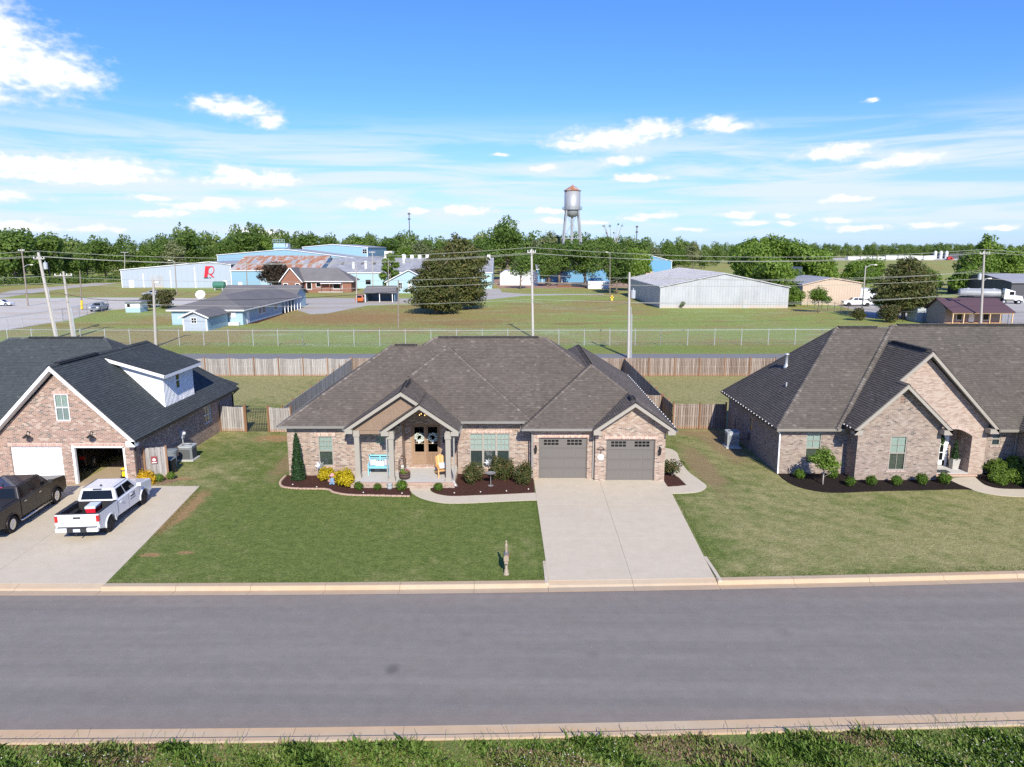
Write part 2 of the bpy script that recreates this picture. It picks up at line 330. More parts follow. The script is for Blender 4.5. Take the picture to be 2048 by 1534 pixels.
def asphalt(name, c, dirt=True):
    nt, b, o = newmat(name); p = POS(nt); n1 = NOISE(nt, p, 45, 3, .8); n2 = NOISE(nt, VM(nt, 'MULTIPLY', p, (.12, .9, 1)), .7, 5, .6); n3 = NOISE(nt, p, .5, 4, .6)
    wn = N(nt, 'ShaderNodeTexVoronoi', {'Vector': p, 'Scale': 75.0}).outputs[0]
    col = MIX(nt, n1, tuple(x * .68 for x in c), tuple(x * 1.36 for x in c))
    col = MIX(nt, M_(nt, 'MULTIPLY', SMOOTH(nt, n2, .4, .75), .35), col, tuple(x * 1.22 for x in c))
    col = MIX(nt, M_(nt, 'MULTIPLY', SMOOTH(nt, n3, .5, .8), .25), col, (c[0] * 1.05, c[1] * .93, c[2] * .86))
    if dirt:
        v = N(nt, 'ShaderNodeTexVoronoi', {'Vector': p, 'Scale': .28}).outputs[0]
        n4 = NOISE(nt, p, 1.6, 4, .7)
        sp = M_(nt, 'SUBTRACT', 1.0, SMOOTH(nt, M_(nt, 'ADD', v, M_(nt, 'MULTIPLY', n4, .12)), .1, .17))
        col = MIX(nt, M_(nt, 'MULTIPLY', sp, .35), col, tuple(x * .6 for x in c))
        # a round oil spot in the near lane and a pale scuffed strip along both gutters
        d = VM(nt, 'LENGTH', VM(nt, 'MULTIPLY', VM(nt, 'SUBTRACT', p, (-3.78, 20.02, 0)), (1.0, .8, 0)))
        col = MIX(nt, M_(nt, 'MULTIPLY', M_(nt, 'SUBTRACT', 1.0, SMOOTH(nt, d, .05, .34)), .55), col, tuple(x * .35 for x in c))
        ly = N(nt, 'ShaderNodeSeparateXYZ', {0: p}); k = M_(nt, 'SUBTRACT', ly.outputs[1], M_(nt, 'ADD', M_(nt, 'MULTIPLY', ly.outputs[0], .0265), M_(nt, 'MULTIPLY', M_(nt, 'MULTIPLY', ly.outputs[0], ly.outputs[0]), .00075)))
        k = M_(nt, 'ADD', k, M_(nt, 'MULTIPLY', M_(nt, 'SUBTRACT', n3, .5), 1.2))
        e = M_(nt, 'MAXIMUM', SMOOTH(nt, k, 23.6, 25.0), M_(nt, 'SUBTRACT', 1.0, SMOOTH(nt, k, 17.6, 18.3)))
        col = MIX(nt, M_(nt, 'MULTIPLY', e, .4), col, (c[0] * 1.12, c[1] * .98, c[2] * .9))
    spk = N(nt, 'ShaderNodeTexVoronoi', {'Vector': p, 'Scale': 2.2}); sk = M_(nt, 'MULTIPLY', M_(nt, 'SUBTRACT', 1.0, SMOOTH(nt, spk.outputs[0], .03, .06)), M_(nt, 'GREATER_THAN', N(nt, 'ShaderNodeSeparateColor', {0: spk.outputs[1]}).outputs[0], .72))
    col = MIX(nt, M_(nt, 'MULTIPLY', sk, .6), col, (.42, .40, .37))
    n5 = NOISE(nt, p, 2.2, 5, .7); col = MIX(nt, 1.0, col, RAMP(nt, n5, [(.3, (.93, .93, .93)), (.7, (1.07, 1.07, 1.07))]), 'MULTIPLY')
    n6 = NOISE(nt, VM(nt, 'MULTIPLY', p, (.05, 1.6, 1)), .8, 4, .6); col = MIX(nt, 1.0, col, RAMP(nt, n6, [(.35, (.92, .92, .92)), (.65, (1.07, 1.07, 1.06))]), 'MULTIPLY')
    setc(nt, b, col, .9, 0, M_(nt, 'ADD', n1, M_(nt, 'MULTIPLY', wn, .5)), .5, .012, .25)
asphalt('asphalt', (.207, .188, .168)); asphalt('asphalt_far', (.19, .187, .18), False)
def gravelm(name, c):
    nt, b, o = newmat(name); p = POS(nt); n1 = NOISE(nt, p, 6, 4, .7); n2 = NOISE(nt, VM(nt, 'MULTIPLY', p, (.3, 1, 1)), .16, 5, .6)
    col = MIX(nt, n1, tuple(x * .75 for x in c), tuple(x * 1.2 for x in c)); col = MIX(nt, M_(nt, 'MULTIPLY', SMOOTH(nt, n2, .45, .65), .6), col, (c[0] * .9, c[1] * .75, c[2] * .6))
    setc(nt, b, col, .95, 0, n1, .4, .03, .1)
gravelm('gravel', (.42, .40, .37)); gravelm('gravel_pale', (.52, .49, .44)); gravelm('dirt', (.36, .19, .10))
def mulchm(name, a, bb):
    nt, b, o = newmat(name); p = POS(nt); n = NOISE(nt, p, 22, 4, .75); v = N(nt, 'ShaderNodeTexVoronoi', {'Vector': VM(nt, 'MULTIPLY', p, (1, 1.6, 1)), 'Scale': 16.0})
    col = MIX(nt, v.outputs[1], a, bb); col = MIX(nt, SMOOTH(nt, n, .35, .7), tuple(x * .35 for x in a), col)
    setc(nt, b, col, .95, 0, n, 1.0, .05, .1)
mulchm('mulch_red', (.10, .042, .032), (.17, .085, .065)); mulchm('mulch_black', (.030, .022, .02), (.065, .048, .042)); mulchm('mulch_tan', (.4, .26, .16), (.52, .36, .25))
def lawnm():
    nt, b, o = newmat('lawn'); p = POS(nt); sp = N(nt, 'ShaderNodeSeparateXYZ', {0: p}); x, y = sp.outputs[0], sp.outputs[1]
    fine0 = NOISE(nt, VM(nt, 'MULTIPLY', p, (1, 1, .2)), 9, 5, .8); tuft = NOISE(nt, p, 2.6, 4, .7); fine = SMOOTH(nt, M_(nt, 'ADD', M_(nt, 'MULTIPLY', fine0, .6), M_(nt, 'MULTIPLY', tuft, .4)), .34, .66); mid = NOISE(nt, p, 1.1, 5, .65, .5); big = NOISE(nt, p, .16, 5, .6, .6); far = NOISE(nt, VM(nt, 'MULTIPLY', p, (.5, 1, 1)), .03, 5, .6, .8); vfine = NOISE(nt, p, 60, 2, .7)
    green = MIX(nt, fine, (.080, .118, .024), (.205, .245, .066)); dry = MIX(nt, fine, (.22, .205, .08), (.42, .375, .172)); field = MIX(nt, mid, (.19, .25, .058), (.32, .36, .11))
    strips = N(nt, 'ShaderNodeTexWave', {'Vector': p, 'Scale': .32, 'Distortion': 3.0, 'Detail': 2.0, 'Detail Scale': 1.5}, wave_type='BANDS', bands_direction='DIAGONAL').outputs[1]
    # how worn each lot is: the middle lot is the greenest
    lot = RAMP(nt, M_(nt, 'DIVIDE', M_(nt, 'ADD', x, 60), 120.0), [(.30, (.52,) * 3), (.353, (.36,) * 3), (.375, (.20,) * 3), (.41, (.10,) * 3), (.5, (.14,) * 3), (.56, (.30,) * 3), (.585, (.46,) * 3), (.66, (.52,) * 3), (.8, (.50,) * 3)])
    backy = SMOOTH(nt, y, 46, 52); lotv = M_(nt, 'ADD', lot, M_(nt, 'MULTIPLY', backy, .2))
    edge = M_(nt, 'MULTIPLY', M_(nt, 'SUBTRACT', 1, SMOOTH(nt, y, 25.4, 26.3)), .22)
    w = M_(nt, 'ADD', M_(nt, 'ADD', lotv, edge), M_(nt, 'ADD', M_(nt, 'MULTIPLY', M_(nt, 'SUBTRACT', mid, .5), .9), M_(nt, 'ADD', M_(nt, 'MULTIPLY', M_(nt, 'SUBTRACT', big, .5), 1.1), M_(nt, 'MULTIPLY', M_(nt, 'SUBTRACT', strips, .5), .10))))
    near = MIX(nt, SMOOTH(nt, w, .12, .72), green, dry)
    def spot(cx, cy, rx, ry, c0=.5, c1=1.2):
        d = VM(nt, 'LENGTH', VM(nt, 'MULTIPLY', VM(nt, 'SUBTRACT', p, (cx, cy, 0)), (1 / rx, 1 / ry, 0)))
        return M_(nt, 'SUBTRACT', 1.0, SMOOTH(nt, M_(nt, 'ADD', d, M_(nt, 'MULTIPLY', M_(nt, 'SUBTRACT', mid, .5), 1.6)), c0, c1))
    clay = (.46, .25, .125)
    for a in ((-16.2, 47.0, 1.9, 1.0), (14.2, 45.5, 1.2, 4.5), (12.9, 48.3, 1.6, .9), (-13.7, 42.0, .8, 4.0), (-16.6, 33.0, .7, 3.5), (11.5, 40.5, .9, 5.0), (-15.6, 28.2, .5, .25), (-14.2, 28.4, .4, .2), (-18.9, 38.3, .8, .35)):
        near = MIX(nt, M_(nt, 'MULTIPLY', spot(*a), .8), near, MIX(nt, fine, (.30, .2, .10), clay) if a[0] < -14 else (.30, .21, .115))
    # the open field behind the alley: green near the verge, clover bloom and bare clay on the rise
    fg = MIX(nt, SMOOTH(nt, M_(nt, 'ADD', far, M_(nt, 'MULTIPLY', M_(nt, 'SUBTRACT', big, .5), .6)), .41, .62), field, MIX(nt, mid, (.24, .20, .07), (.36, .28, .11)))
    clover = M_(nt, 'MULTIPLY', SMOOTH(nt, NOISE(nt, VM(nt, 'MULTIPLY', p, (.6, 1.6, 1)), .09, 5, .7, .5), .52, .68), SMOOTH(nt, NOISE(nt, p, 1.6, 4, .8), .4, .62))
    fg = MIX(nt, M_(nt, 'MULTIPLY', clover, .75), fg, (.46, .50, .33))
    fg = MIX(nt, M_(nt, 'MULTIPLY', spot(-24, 137, 34, 24, .3, 1.25), .6), fg, MIX(nt, mid, (.24, .165, .065), (.36, .26, .11))); fg = MIX(nt, M_(nt, 'MULTIPLY', spot(-31, 130, 15, 12, .4, 1.2), .75), fg, MIX(nt, mid, (.25, .14, .06), (.36, .22, .10)))
    for a in ((-8, 123, 9, 5), (10, 121, 3.5, 2.5), (-22, 157, 8, 5), (4, 165, 7, 4), (22, 172, 10, 6)): fg = MIX(nt, M_(nt, 'MULTIPLY', spot(*a), .55), fg, MIX(nt, mid, (.22, .13, .06), (.33, .2, .1)))
    fg = MIX(nt, M_(nt, 'MULTIPLY', spot(10, 90, 120, 5.0, .3, 1.3), .6), fg, MIX(nt, fine, (.11, .18, .03), (.22, .30, .075)))
    wild = MIX(nt, NOISE(nt, p, 3, 4, .7), (.10, .15, .03), (.22, .24, .08)); wild = MIX(nt, M_(nt, 'MULTIPLY', SMOOTH(nt, NOISE(nt, p, .7, 4, .7), .5, .7), .7), wild, (.36, .17, .085))
    col = MIX(nt, SMOOTH(nt, y, 80, 81), near, fg); col = MIX(nt, M_(nt, 'LESS_THAN', y, 20.0), col, wild)
    setc(nt, b, col, .95, 0, M_(nt, 'ADD', fine, M_(nt, 'MULTIPLY', vfine, .7)), .55, .07, .1)
lawnm()
def leafm(name, pal, trans=.35):
    nt, b, o = newmat(name); c = RAMP(nt, TINT(nt), pal); oi = N(nt, 'ShaderNodeObjectInfo').outputs['Random']
    c = MIX(nt, 1.0, c, RAMP(nt, oi, [(0, (.84, .86, .8)), (1, (1.16, 1.12, 1.1))]), 'MULTIPLY')
    setc(nt, b, c, .55, spec=.25); tr = N(nt, 'ShaderNodeBsdfTranslucent'); nt.links.new(MIX(nt, 1.0, c, (1.1, 1.25, .6), 'MULTIPLY'), tr.inputs[0])
    mx = N(nt, 'ShaderNodeMixShader', {0: trans, 1: b.outputs[0], 2: tr.outputs[0]}); nt.links.new(mx.outputs[0], o.inputs[0])
leafm('leaf_oak', [(0, (.060, .105, .020)), (.5, (.105, .175, .034)), (1, (.175, .25, .06))])
leafm('leaf_bright', [(0, (.085, .145, .02)), (.5, (.14, .225, .032)), (1, (.21, .30, .065))])
leafm('leaf_pale', [(0, (.10, .13, .05)), (.5, (.16, .19, .085)), (1, (.28, .29, .16))])
leafm('leaf_cedar', [(0, (.062, .080, .022)), (.5, (.10, .118, .034)), (.8, (.145, .132, .046)), (1, (.20, .145, .056))], .25)
leafm('leaf_dark', [(0, (.022, .018, .012)), (.6, (.045, .032, .022)), (1, (.08, .055, .04))], .2)
leafm('leaf_box', [(0, (.045, .095, .012)), (.5, (.09, .165, .02)), (1, (.16, .25, .04))])
leafm('leaf_red', [(0, (.035, .055, .015)), (.45, (.065, .085, .025)), (.75, (.13, .12, .045)), (.9, (.2, .09, .05)), (1, (.3, .22, .09))])
leafm('leaf_gold', [(0, (.30, .22, .008)), (.5, (.52, .40, .012)), (1, (.72, .6, .04))])
leafm('leaf_yellow', [(0, (.42, .25, .012)), (.5, (.62, .4, .022)), (1, (.75, .54, .06))])
leafm('leaf_cypress', [(0, (.018, .048, .016)), (.5, (.035, .08, .028)), (1, (.07, .13, .05))])
leafm('leaf_weed', [(0, (.10, .18, .03)), (.45, (.18, .28, .05)), (.7, (.29, .34, .10)), (.88, (.36, .29, .16)), (1, (.30, .19, .14))])
leafm('leaf_grass', [(0, (.045, .09, .015)), (.6, (.09, .16, .03)), (1, (.2, .22, .08))])
leafm('petal', [(0, (.6, .58, .5)), (1, (.8, .8, .76))], .2)
plain('bark', (.19, .15, .12), .95, var=.4, scale=8); plain('bark_pale', (.36, .32, .28), .95, var=.3, scale=6)
plain('trim_taupe', (.335, .305, .26), .5, var=.04); plain('trim_white', (.80, .80, .80), .45, var=.03); plain('gutter_taupe', (.30, .285, .265), .45, var=.05); plain('gutter_dark', (.04, .035, .035), .5)
plain('shake', (.25, .175, .125), .8, var=.18, scale=6); plain('garage_grey', (.150, .136, .125), .5, var=.03); plain('garage_white', (.80, .80, .80), .45, var=.02); plain('board_white', (.78, .79, .81), .5, var=.02)
plain('dark', (.012, .012, .013), .6); plain('black_metal', (.018, .017, .017), .4); plain('ridge_black', (.016, .015, .015), .8); plain('interior', (.05, .045, .04), .9); plain('soffit', (.42, .39, .35), .7)
plain('blind_pale', (.62, .67, .66), .6, var=.03); plain('blind_white', (.75, .77, .77), .6, var=.03); plain('blind_dark', (.10, .115, .12), .6, var=.2); plain('paint_aqua', (.24, .60, .72), .5, var=.04)
plain('galv', (.50, .52, .54), .45, .35, var=.12); plain('steel', (.55, .56, .57), .35, .6, var=.08); plain('ac_grey', (.20, .21, .215), .5, var=.06); plain('ac_light', (.42, .45, .46), .5, var=.05); plain('bin_grey', (.20, .225, .25), .5, var=.05)
plain('white', (.78, .78, .77), .6, var=.04); plain('ivory', (.7, .66, .58), .7, var=.08); plain('red', (.55, .02, .03), .45); plain('cooler_red', (.55, .015, .035), .4); plain('cooler_white', (.62, .68, .72), .4, var=.03); plain('sign_red', (.62, .02, .035), .5, var=.04); plain('sign_dark', (.03, .045, .06), .6); plain('sign_maroon', (.26, .05, .05), .6)
plain('yellow', (.75, .52, .02), .5); plain('hydrant_yellow', (.72, .5, .06), .5); plain('denim', (.18, .28, .42), .9); plain('skin_doll', (.6, .3, .27), .8); plain('pot_brown', (.10, .06, .045), .8); plain('lantern', (.07, .03, .022), .5, .3); plain('candle', (.8, .77, .7), .5)
plain('cushion_stripe', (.46, .44, .46), .9, var=.25, scale=18); plain('cushion_white', (.72, .72, .70), .9, var=.06, scale=8); plain('mailbox_tan', (.32, .26, .185), .6, var=.08); plain('mailbox_grey', (.20, .19, .185), .6); plain('wreath_white', (.55, .60, .54), .9, var=.25, scale=30); plain('wreath_green', (.05, .10, .02), .9, var=.4, scale=30)
plain('paint_white', (.74, .75, .77), .32, var=.02, coat=.8); plain('paint_brown', (.020, .015, .012), .4, .0, var=.03, coat=.35); plain('paint_silver', (.33, .36, .39), .3, .3, var=.03, coat=.6); plain('paint_orange', (.55, .13, .02), .3, coat=.5); plain('paint_red', (.4, .03, .03), .35, coat=.4); plain('paint_grey', (.22, .25, .28), .3, .2, coat=.5)
plain('tyre', (.022, .021, .021), .85); plain('chrome', (.7, .71, .72), .15, 1.0, var=.03); plain('plastic', (.03, .03, .032), .6); plain('tail_red', (.45, .01, .012), .2, coat=1.0); plain('bedliner', (.022, .021, .023), .75); plain('plate', (.55, .62, .74), .5, var=.1, scale=30); plain('headlamp', (.6, .63, .66), .15, coat=1.0)
plain('siding_blue', (.33, .46, .53), .6, var=.04); plain('siding_blue2', (.22, .37, .47), .5, var=.06); plain('siding_vivid', (.12, .30, .48), .5, var=.05); plain('siding_paleblue', (.36, .41, .475), .5, var=.03, scale=.3); plain('siding_cyan', (.36, .52, .56), .55, var=.05, scale=.4)
plain('roof_metal', (.38, .37, .37), .55, .2, var=.12, scale=.5); plain('roof_dark', (.10, .10, .105), .8, var=.15); plain('metal_tan', (.50, .39, .29), .5, var=.05, scale=.4); plain('metal_dark', (.085, .085, .09), .5, .2, var=.1); plain('navy', (.035, .05, .085), .5); plain('cabin_tan', (.30, .25, .21), .7, var=.06); plain('cabin_red', (.23, .09, .06), .7); plain('roof_maroon', (.10, .058, .062), .6, var=.06); plain('green_tank', (.05, .17, .12), .5); plain('tank_white', (.66, .67, .68), .5, var=.03); plain('wire', (.36, .36, .31), .6); plain('wire_black', (.02, .02, .02), .6); plain('insulator', (.62, .65, .66), .3); plain('rust_dirt', (.33, .20, .14), .9, var=.3); plain('bronze_pole', (.5, .5, .48), .5); plain('shelter_blue', (.13, .2, .26), .7); plain('overpass', (.38, .36, .34), .8); plain('rubber_mat', (.05, .055, .058), .9); plain('brick_cap', (.50, .34, .26), .9, var=.25, scale=12)
def rusty():
    nt, b, o = newmat('rusty_roof'); oc = OBJ(nt); n = NOISE(nt, VM(nt, 'MULTIPLY', oc, (1.2, .35, .35)), .9, 6, .7); n2 = NOISE(nt, oc, .12, 3, .6)
    sp = N(nt, 'ShaderNodeSeparateXYZ', {0: oc}); w = N(nt, 'ShaderNodeTexWhiteNoise', {0: N(nt, 'ShaderNodeCombineXYZ', {0: M_(nt, 'FLOOR', M_(nt, 'MULTIPLY', sp.outputs[0], .9)), 1: M_(nt, 'FLOOR', M_(nt, 'MULTIPLY', sp.outputs[2], .9))}).outputs[0]}).outputs[0]
    f = SMOOTH(nt, M_(nt, 'ADD', M_(nt, 'ADD', n, M_(nt, 'MULTIPLY', w, .22)), M_(nt, 'MULTIPLY', n2, .15)), .54, .76)
    setc(nt, b, MIX(nt, f, (.42, .40, .39), MIX(nt, n, (.30, .10, .045), (.42, .20, .10))), .7, 0, n, .2, .02)
rusty()
def tankm():
    nt, b, o = newmat('tank_silver'); oc = OBJ(nt); n = NOISE(nt, VM(nt, 'MULTIPLY', oc, (1, 1, .2)), .8, 5, .6)
    setc(nt, b, MIX(nt, n, (.30, .31, .32), (.44, .45, .46)), .5, .3)
    nt, b, o = newmat('tank_roof'); oc = OBJ(nt); sp = N(nt, 'ShaderNodeSeparateXYZ', {0: oc}); a = NOISE(nt, oc, .5, 5, .6); a2 = M_(nt, 'ADD', a, M_(nt, 'MULTIPLY', M_(nt, 'ABSOLUTE', sp.outputs[0]), -.05))
    setc(nt, b, MIX(nt, SMOOTH(nt, a2, .30, .46), (.42, .42, .42), (.34, .14, .07)), .7)
tankm()
def ribbed(name, c, dc, low=None):
    nt, b, o = newmat(name); oc = OBJ(nt); n = NOISE(nt, VM(nt, 'MULTIPLY', oc, (.6, .6, .25)), .8, 5, .6); col = MIX(nt, SMOOTH(nt, n, .35, .75), c, dc)
    if low:
        zz = N(nt, 'ShaderNodeSeparateXYZ', {0: oc}).outputs[2]; col = MIX(nt, M_(nt, 'MULTIPLY', M_(nt, 'SUBTRACT', 1, SMOOTH(nt, M_(nt, 'ADD', zz, M_(nt, 'MULTIPLY', n, -.8)), -.2, .5)), .6), col, low)
    setc(nt, b, col, .5, .15)
ribbed('shed_wall', (.44, .455, .47), (.37, .38, .395), (.55, .42, .32)); ribbed('shed_roof', (.47, .46, .455), (.38, .37, .37)); ribbed('roof_corrugated', (.30, .30, .31), (.42, .42, .43)); ribbed('tanker_steel', (.36, .37, .38), (.28, .29, .3))
def glassm():
    nt, b, o = newmat('glass'); gl = N(nt, 'ShaderNodeBsdfGlossy', {'Roughness': .03, 'Color': (.9, .95, 1, 1)}); tr = N(nt, 'ShaderNodeBsdfTransparent', {0: (.9, .95, .94, 1)})
    f = N(nt, 'ShaderNodeFresnel', {0: 1.5}); mx = N(nt, 'ShaderNodeMixShader', {0: M_(nt, 'ADD', f.outputs[0], .06), 1: tr.outputs[0], 2: gl.outputs[0]}); nt.links.new(mx.outputs[0], o.inputs[0])
    nt, b, o = newmat('glass_dark'); setc(nt, b, (.008, .009, .010), .08, spec=.3)
    nt, b, o = newmat('glass_green_reflection'); setc(nt, b, (.018, .034, .02), .1, spec=.4)  # dark green reflection put into the base colour of the door glass
glassm()
emis('lamp_glow', (1.0, .55, .18), 3.0)
# ------------------------------------------------------------------ ground, road, kerbs
def bend(x): return .0265 * x + .00075 * x * x
def structure(o): o['kind'] = 'structure'; return o
NK, SK = 25.0, 17.4          # asphalt edges of the street at x = 0
XS = [-95 + 2.5 * i for i in range(77)]
def strip(mb, a0, z0, a1, z1, x0=-95, x1=95, cuts=()):
    xs = sorted(set([x0, x1] + [x for x in XS if x0 < x < x1]))
    for p, q in zip(xs[:-1], xs[1:]):
        mb.face([(p, a0 + bend(p), z0), (q, a0 + bend(q), z0), (q, a1 + bend(q), z1), (p, a1 + bend(p), z1)])
m = MB()
m.v, m.f, m.t = [], [], []
strip(m, 25.78, 0, 30, 0); strip(m, 30, 0, 60, 0)
ya = 60
m.face([(-95, 25.78 + bend(-95), 0), (-95, 60 + bend(-95), 0), (-95, 4200, 0), (-4200, 4200, 0), (-4200, 25, 0)])
m.face([(95, 60 + bend(95), 0), (95, 25.78 + bend(95), 0), (4200, 25, 0), (4200, 4200, 0), (95, 4200, 0)])
xs = XS
m.face([(x, 60 + bend(x), 0) for x in xs] + [(95, 4200, 0), (-95, 4200, 0)])
strip(m, -40, -.02, 16.72, -.02)
structure(m.build('ground', 'lawn'))
m = MB(); strip(m, SK, -.10, NK, -.10); structure(m.build('road', 'asphalt'))
def kerb_piece(x0, x1, side, low=False):
    """one cast length of kerb: sloping gutter pan, upright face, top and back"""
    s = 1 if side == 'n' else -1; a = NK if side == 'n' else SK
    prof = [(0, -.094), (.42, -.125), (.47, -.02 if low else .028), (.50, -.01 if low else .04), (.74, -.005 if low else .034), (.78, .005 if low else .028), (.78, -.2), (0, -.2)]
    if side == 's': prof = [(0, -.094), (.50, -.115), (.53, .028), (.55, .038), (.68, .034), (.70, .026), (.70, -.2), (0, -.2)]
    if low: prof = [(0, -.094), (.42, -.115), (.5, -.06), (.78, .008), (.78, -.2), (0, -.2)]
    m = MB(); g = .006
    for (p, q) in zip(prof[:-1], prof[1:]):
        f = [(x0 + g, a + s * p[0] + bend(x0), p[1]), (x1 - g, a + s * p[0] + bend(x1), p[1]), (x1 - g, a + s * q[0] + bend(x1), q[1]), (x0 + g, a + s * q[0] + bend(x0), q[1])]
        m.face(f if s > 0 else f[::-1])
    for x, fl in ((x0 + g, 1), (x1 - g, -1)):
        f = [(x, a + s * p[0] + bend(x), p[1]) for p in prof]; m.face(f if fl * s > 0 else f[::-1])
    return m
for side, nm, lows in (('n', 'kerb_far', [(1.42, 8.15), (-29.5, -16.0)]), ('s', 'kerb_near', [])):
    root = structure(thing(nm, (0, 25 if side == 'n' else 17, 0), None, None))
    br = sorted([-45, 45] + [x for l in lows for x in l])
    for a, b in zip(br[:-1], br[1:]):
        low = any(abs(a - l[0]) < .01 for l in lows); n = max(1, round((b - a) / 3.05)); st = (b - a) / n
        for i in range(n): kerb_piece(a + i * st, a + (i + 1) * st, side, low).build('kerb_stone', 'concrete_kerb', root)
    m = MB()
    for a, b in ((-95, -45), (45, 95)): 
        for i in range(10): 
            k = kerb_piece(a + i * 5, a + i * 5 + 5, side); m.solid(k.v, k.f)
    tag(m.build('kerb_run', 'concrete_kerb', root), kind='stuff')
def sheet(name, poly, z, mat, thick=.05, kind='structure', parent=None):
    m = MB().prism(poly, z - thick, z); o = m.build(name, mat, parent)
    if kind and parent is None: o['kind'] = kind
    return o
def smooth_path(pts, n=4):
    out = []; P = [Vector((*p, 0)) for p in pts]
    for i in range(len(P) - 1):
        a, b, c, d = P[max(i - 1, 0)], P[i], P[i + 1], P[min(i + 2, len(P) - 1)]
        for k in range(n):
            t = k / n; q = .5 * ((2 * b) + (c - a) * t + (2 * a - 5 * b + 4 * c - d) * t * t + (3 * b - a - 3 * c + d) * t ** 3); out.append((q.x, q.y))
    return out + [(P[-1].x, P[-1].y)]
# the main driveway: slabs with open joints, falling to the gutter
def drive_slabs(name, rows, cols, left, right, z0, z1):
    root = structure(thing(name, (left(.5), 31, 0), None, None))
    for i in range(len(rows) - 1):
        for j in range(len(cols) - 1):
            m = MB(); g = .005; q = []
            for (t, c) in ((rows[i], cols[j]), (rows[i], cols[j + 1]), (rows[i + 1], cols[j + 1]), (rows[i + 1], cols[j])):
                l, r = left(t), right(t); x = l + (r - l) * c; q.append((x, t, c))
            v = []
            for (x, t, c), (sx, sy) in zip(q, ((g, g), (-g, g), (-g, -g), (g, -g))):
                f = (t - rows[0]) / (rows[-1] - rows[0]); yy = t + sy + (bend(x) if i == 0 and sy > 0 else 0)
                v.append((x + sx, yy, z0 + (z1 - z0) * min(1, f * 1.6)))
            m.solid([(a, b, c - .1) for a, b, c in v] + v, [(4, 5, 6, 7), (0, 1, 5, 4), (1, 2, 6, 5), (2, 3, 7, 6), (3, 0, 4, 7)]); m.build('slab', 'concrete', root)
    return root
drive_slabs('driveway', [25.76, 29.9, 34.1, 38.6], [0, .5, 1], lambda y: 1.45 - (y - 25.7) * .017, lambda y: 8.12 + (y - 25.7) * .047, .012, .03)
m = MB()      # low return kerbs where the drive meets the street
m.extrude_x([(25.5, -.05), (25.5, .045), (26.6, .05), (27.6, .01), (27.6, -.05)], 1.30, 1.44); m.extrude_x([(25.72, -.05), (25.72, .06), (26.8, .06), (28.0, .02), (28.0, -.05)], 8.19, 8.33)
structure(m.build('kerb_return', 'concrete'))
drive_slabs('driveway', [25.78, 29.5, 33.3, 37.05], [0, .32, .66, 1], lambda y: -30.5, lambda y: -15.97 - max(0, (y - 25.5)) * .117, .010, .014)
m = MB(); m.box(-29.2, -21.35, 37.062, 37.5, -.04, .012); m.box(-24.36, -21.45, 37.3, 45.0, -.05, .02); structure(m.build('garage_floor', 'garage_floor'))
walk1 = [(-5.58, 37.1), (-5.6, 36.5), (-5.32, 35.77), (-4.71, 35.01), (-3.73, 34.43), (-2.82, 34.33), (-1.66, 34.43), (-.23, 34.64), (1.30, 34.79)]
walk1b = [(1.27, 35.93), (-.64, 35.66), (-1.71, 35.54), (-3.14, 35.40), (-3.85, 35.62), (-4.3, 36.01), (-4.49, 36.49), (-4.52, 37.1)]
sheet('walk', smooth_path(walk1) + smooth_path(walk1b), .022, 'concrete_walk', .1)
wR = smooth_path([(8.52, 35.81), (9.31, 35.85), (10.13, 36.09), (10.68, 36.73), (10.79, 37.23), (10.65, 38.08), (10.41, 39.53), (10.4, 40.98), (10.5, 42.32), (10.63, 43.41), (10.4, 44.3), (9.6, 44.7), (8.62, 44.7)])
sheet('walk', wR + [(8.62, 42.0), (9.0, 40.4), (9.58, 38.52), (9.72, 37.14), (8.56, 36.85)], .024, 'concrete_walk', .1)
sheet('walk', smooth_path([(24.8, 38.3), (24.95, 37.2), (25.15, 36.3), (25.6, 35.75), (26.4, 35.4), (27.6, 35.3), (29.5, 35.3)]) + smooth_path([(29.5, 36.5), (28.0, 36.49), (26.75, 36.6), (26.35, 37.1), (26.45, 37.8), (26.7, 38.6)]), .022, 'concrete_walk', .1)
sheet('mulch_bed', smooth_path([(-13.0, 38.8), (-12.95, 37.65), (-12.6, 36.95), (-11.67, 36.65), (-10.17, 36.57), (-9.54, 36.05), (-8.67, 35.66), (-7.29, 35.56), (-5.36, 35.45)]) + [(-5.5, 36.1), (-5.62, 36.5), (-5.6, 38.8)], .045, 'mulch_red', .09)
sheet('mulch_bed', smooth_path([(-4.5, 37.0), (-4.44, 36.5), (-4.25, 36.05), (-3.83, 35.66), (-3.14, 35.44), (-1.71, 35.57), (-.6, 35.7), (1.22, 35.95)]) + [(1.22, 39.8), (-4.5, 39.8)], .045, 'mulch_red', .09)
sheet('mulch_bed', [(8.6, 37.84), (8.6, 36.92), (9.2, 36.98), (9.66, 37.18), (9.54, 38.4), (9.0, 40.3), (8.64, 41.9)], .045, 'mulch_red', .09)
sheet('mulch_bed', smooth_path([(15.55, 39.1), (15.5, 38.2), (15.71, 37.06), (16.42, 36.25), (17.47, 35.93), (19.64, 36.17), (22.31, 36.33), (24.4, 36.5), (25.1, 36.4)]) + [(24.9, 37.2), (24.76, 39.0)], .05, 'mulch_black', .09)
sheet('mulch_bed', smooth_path([(26.75, 38.6), (26.5, 37.8), (26.42, 37.15), (26.8, 36.66), (28.0, 36.56), (29.5, 36.57)]) + [(29.5, 39.3), (26.75, 39.3)], .05, 'mulch_black', .09)
sheet('mulch_bed', smooth_path([(-21.3, 37.15), (-20.2, 37.2), (-19.3, 37.45), (-19.0, 38.0), (-19.6, 38.35)]) + [(-21.3, 38.4)], .03, 'mulch_tan', .06)
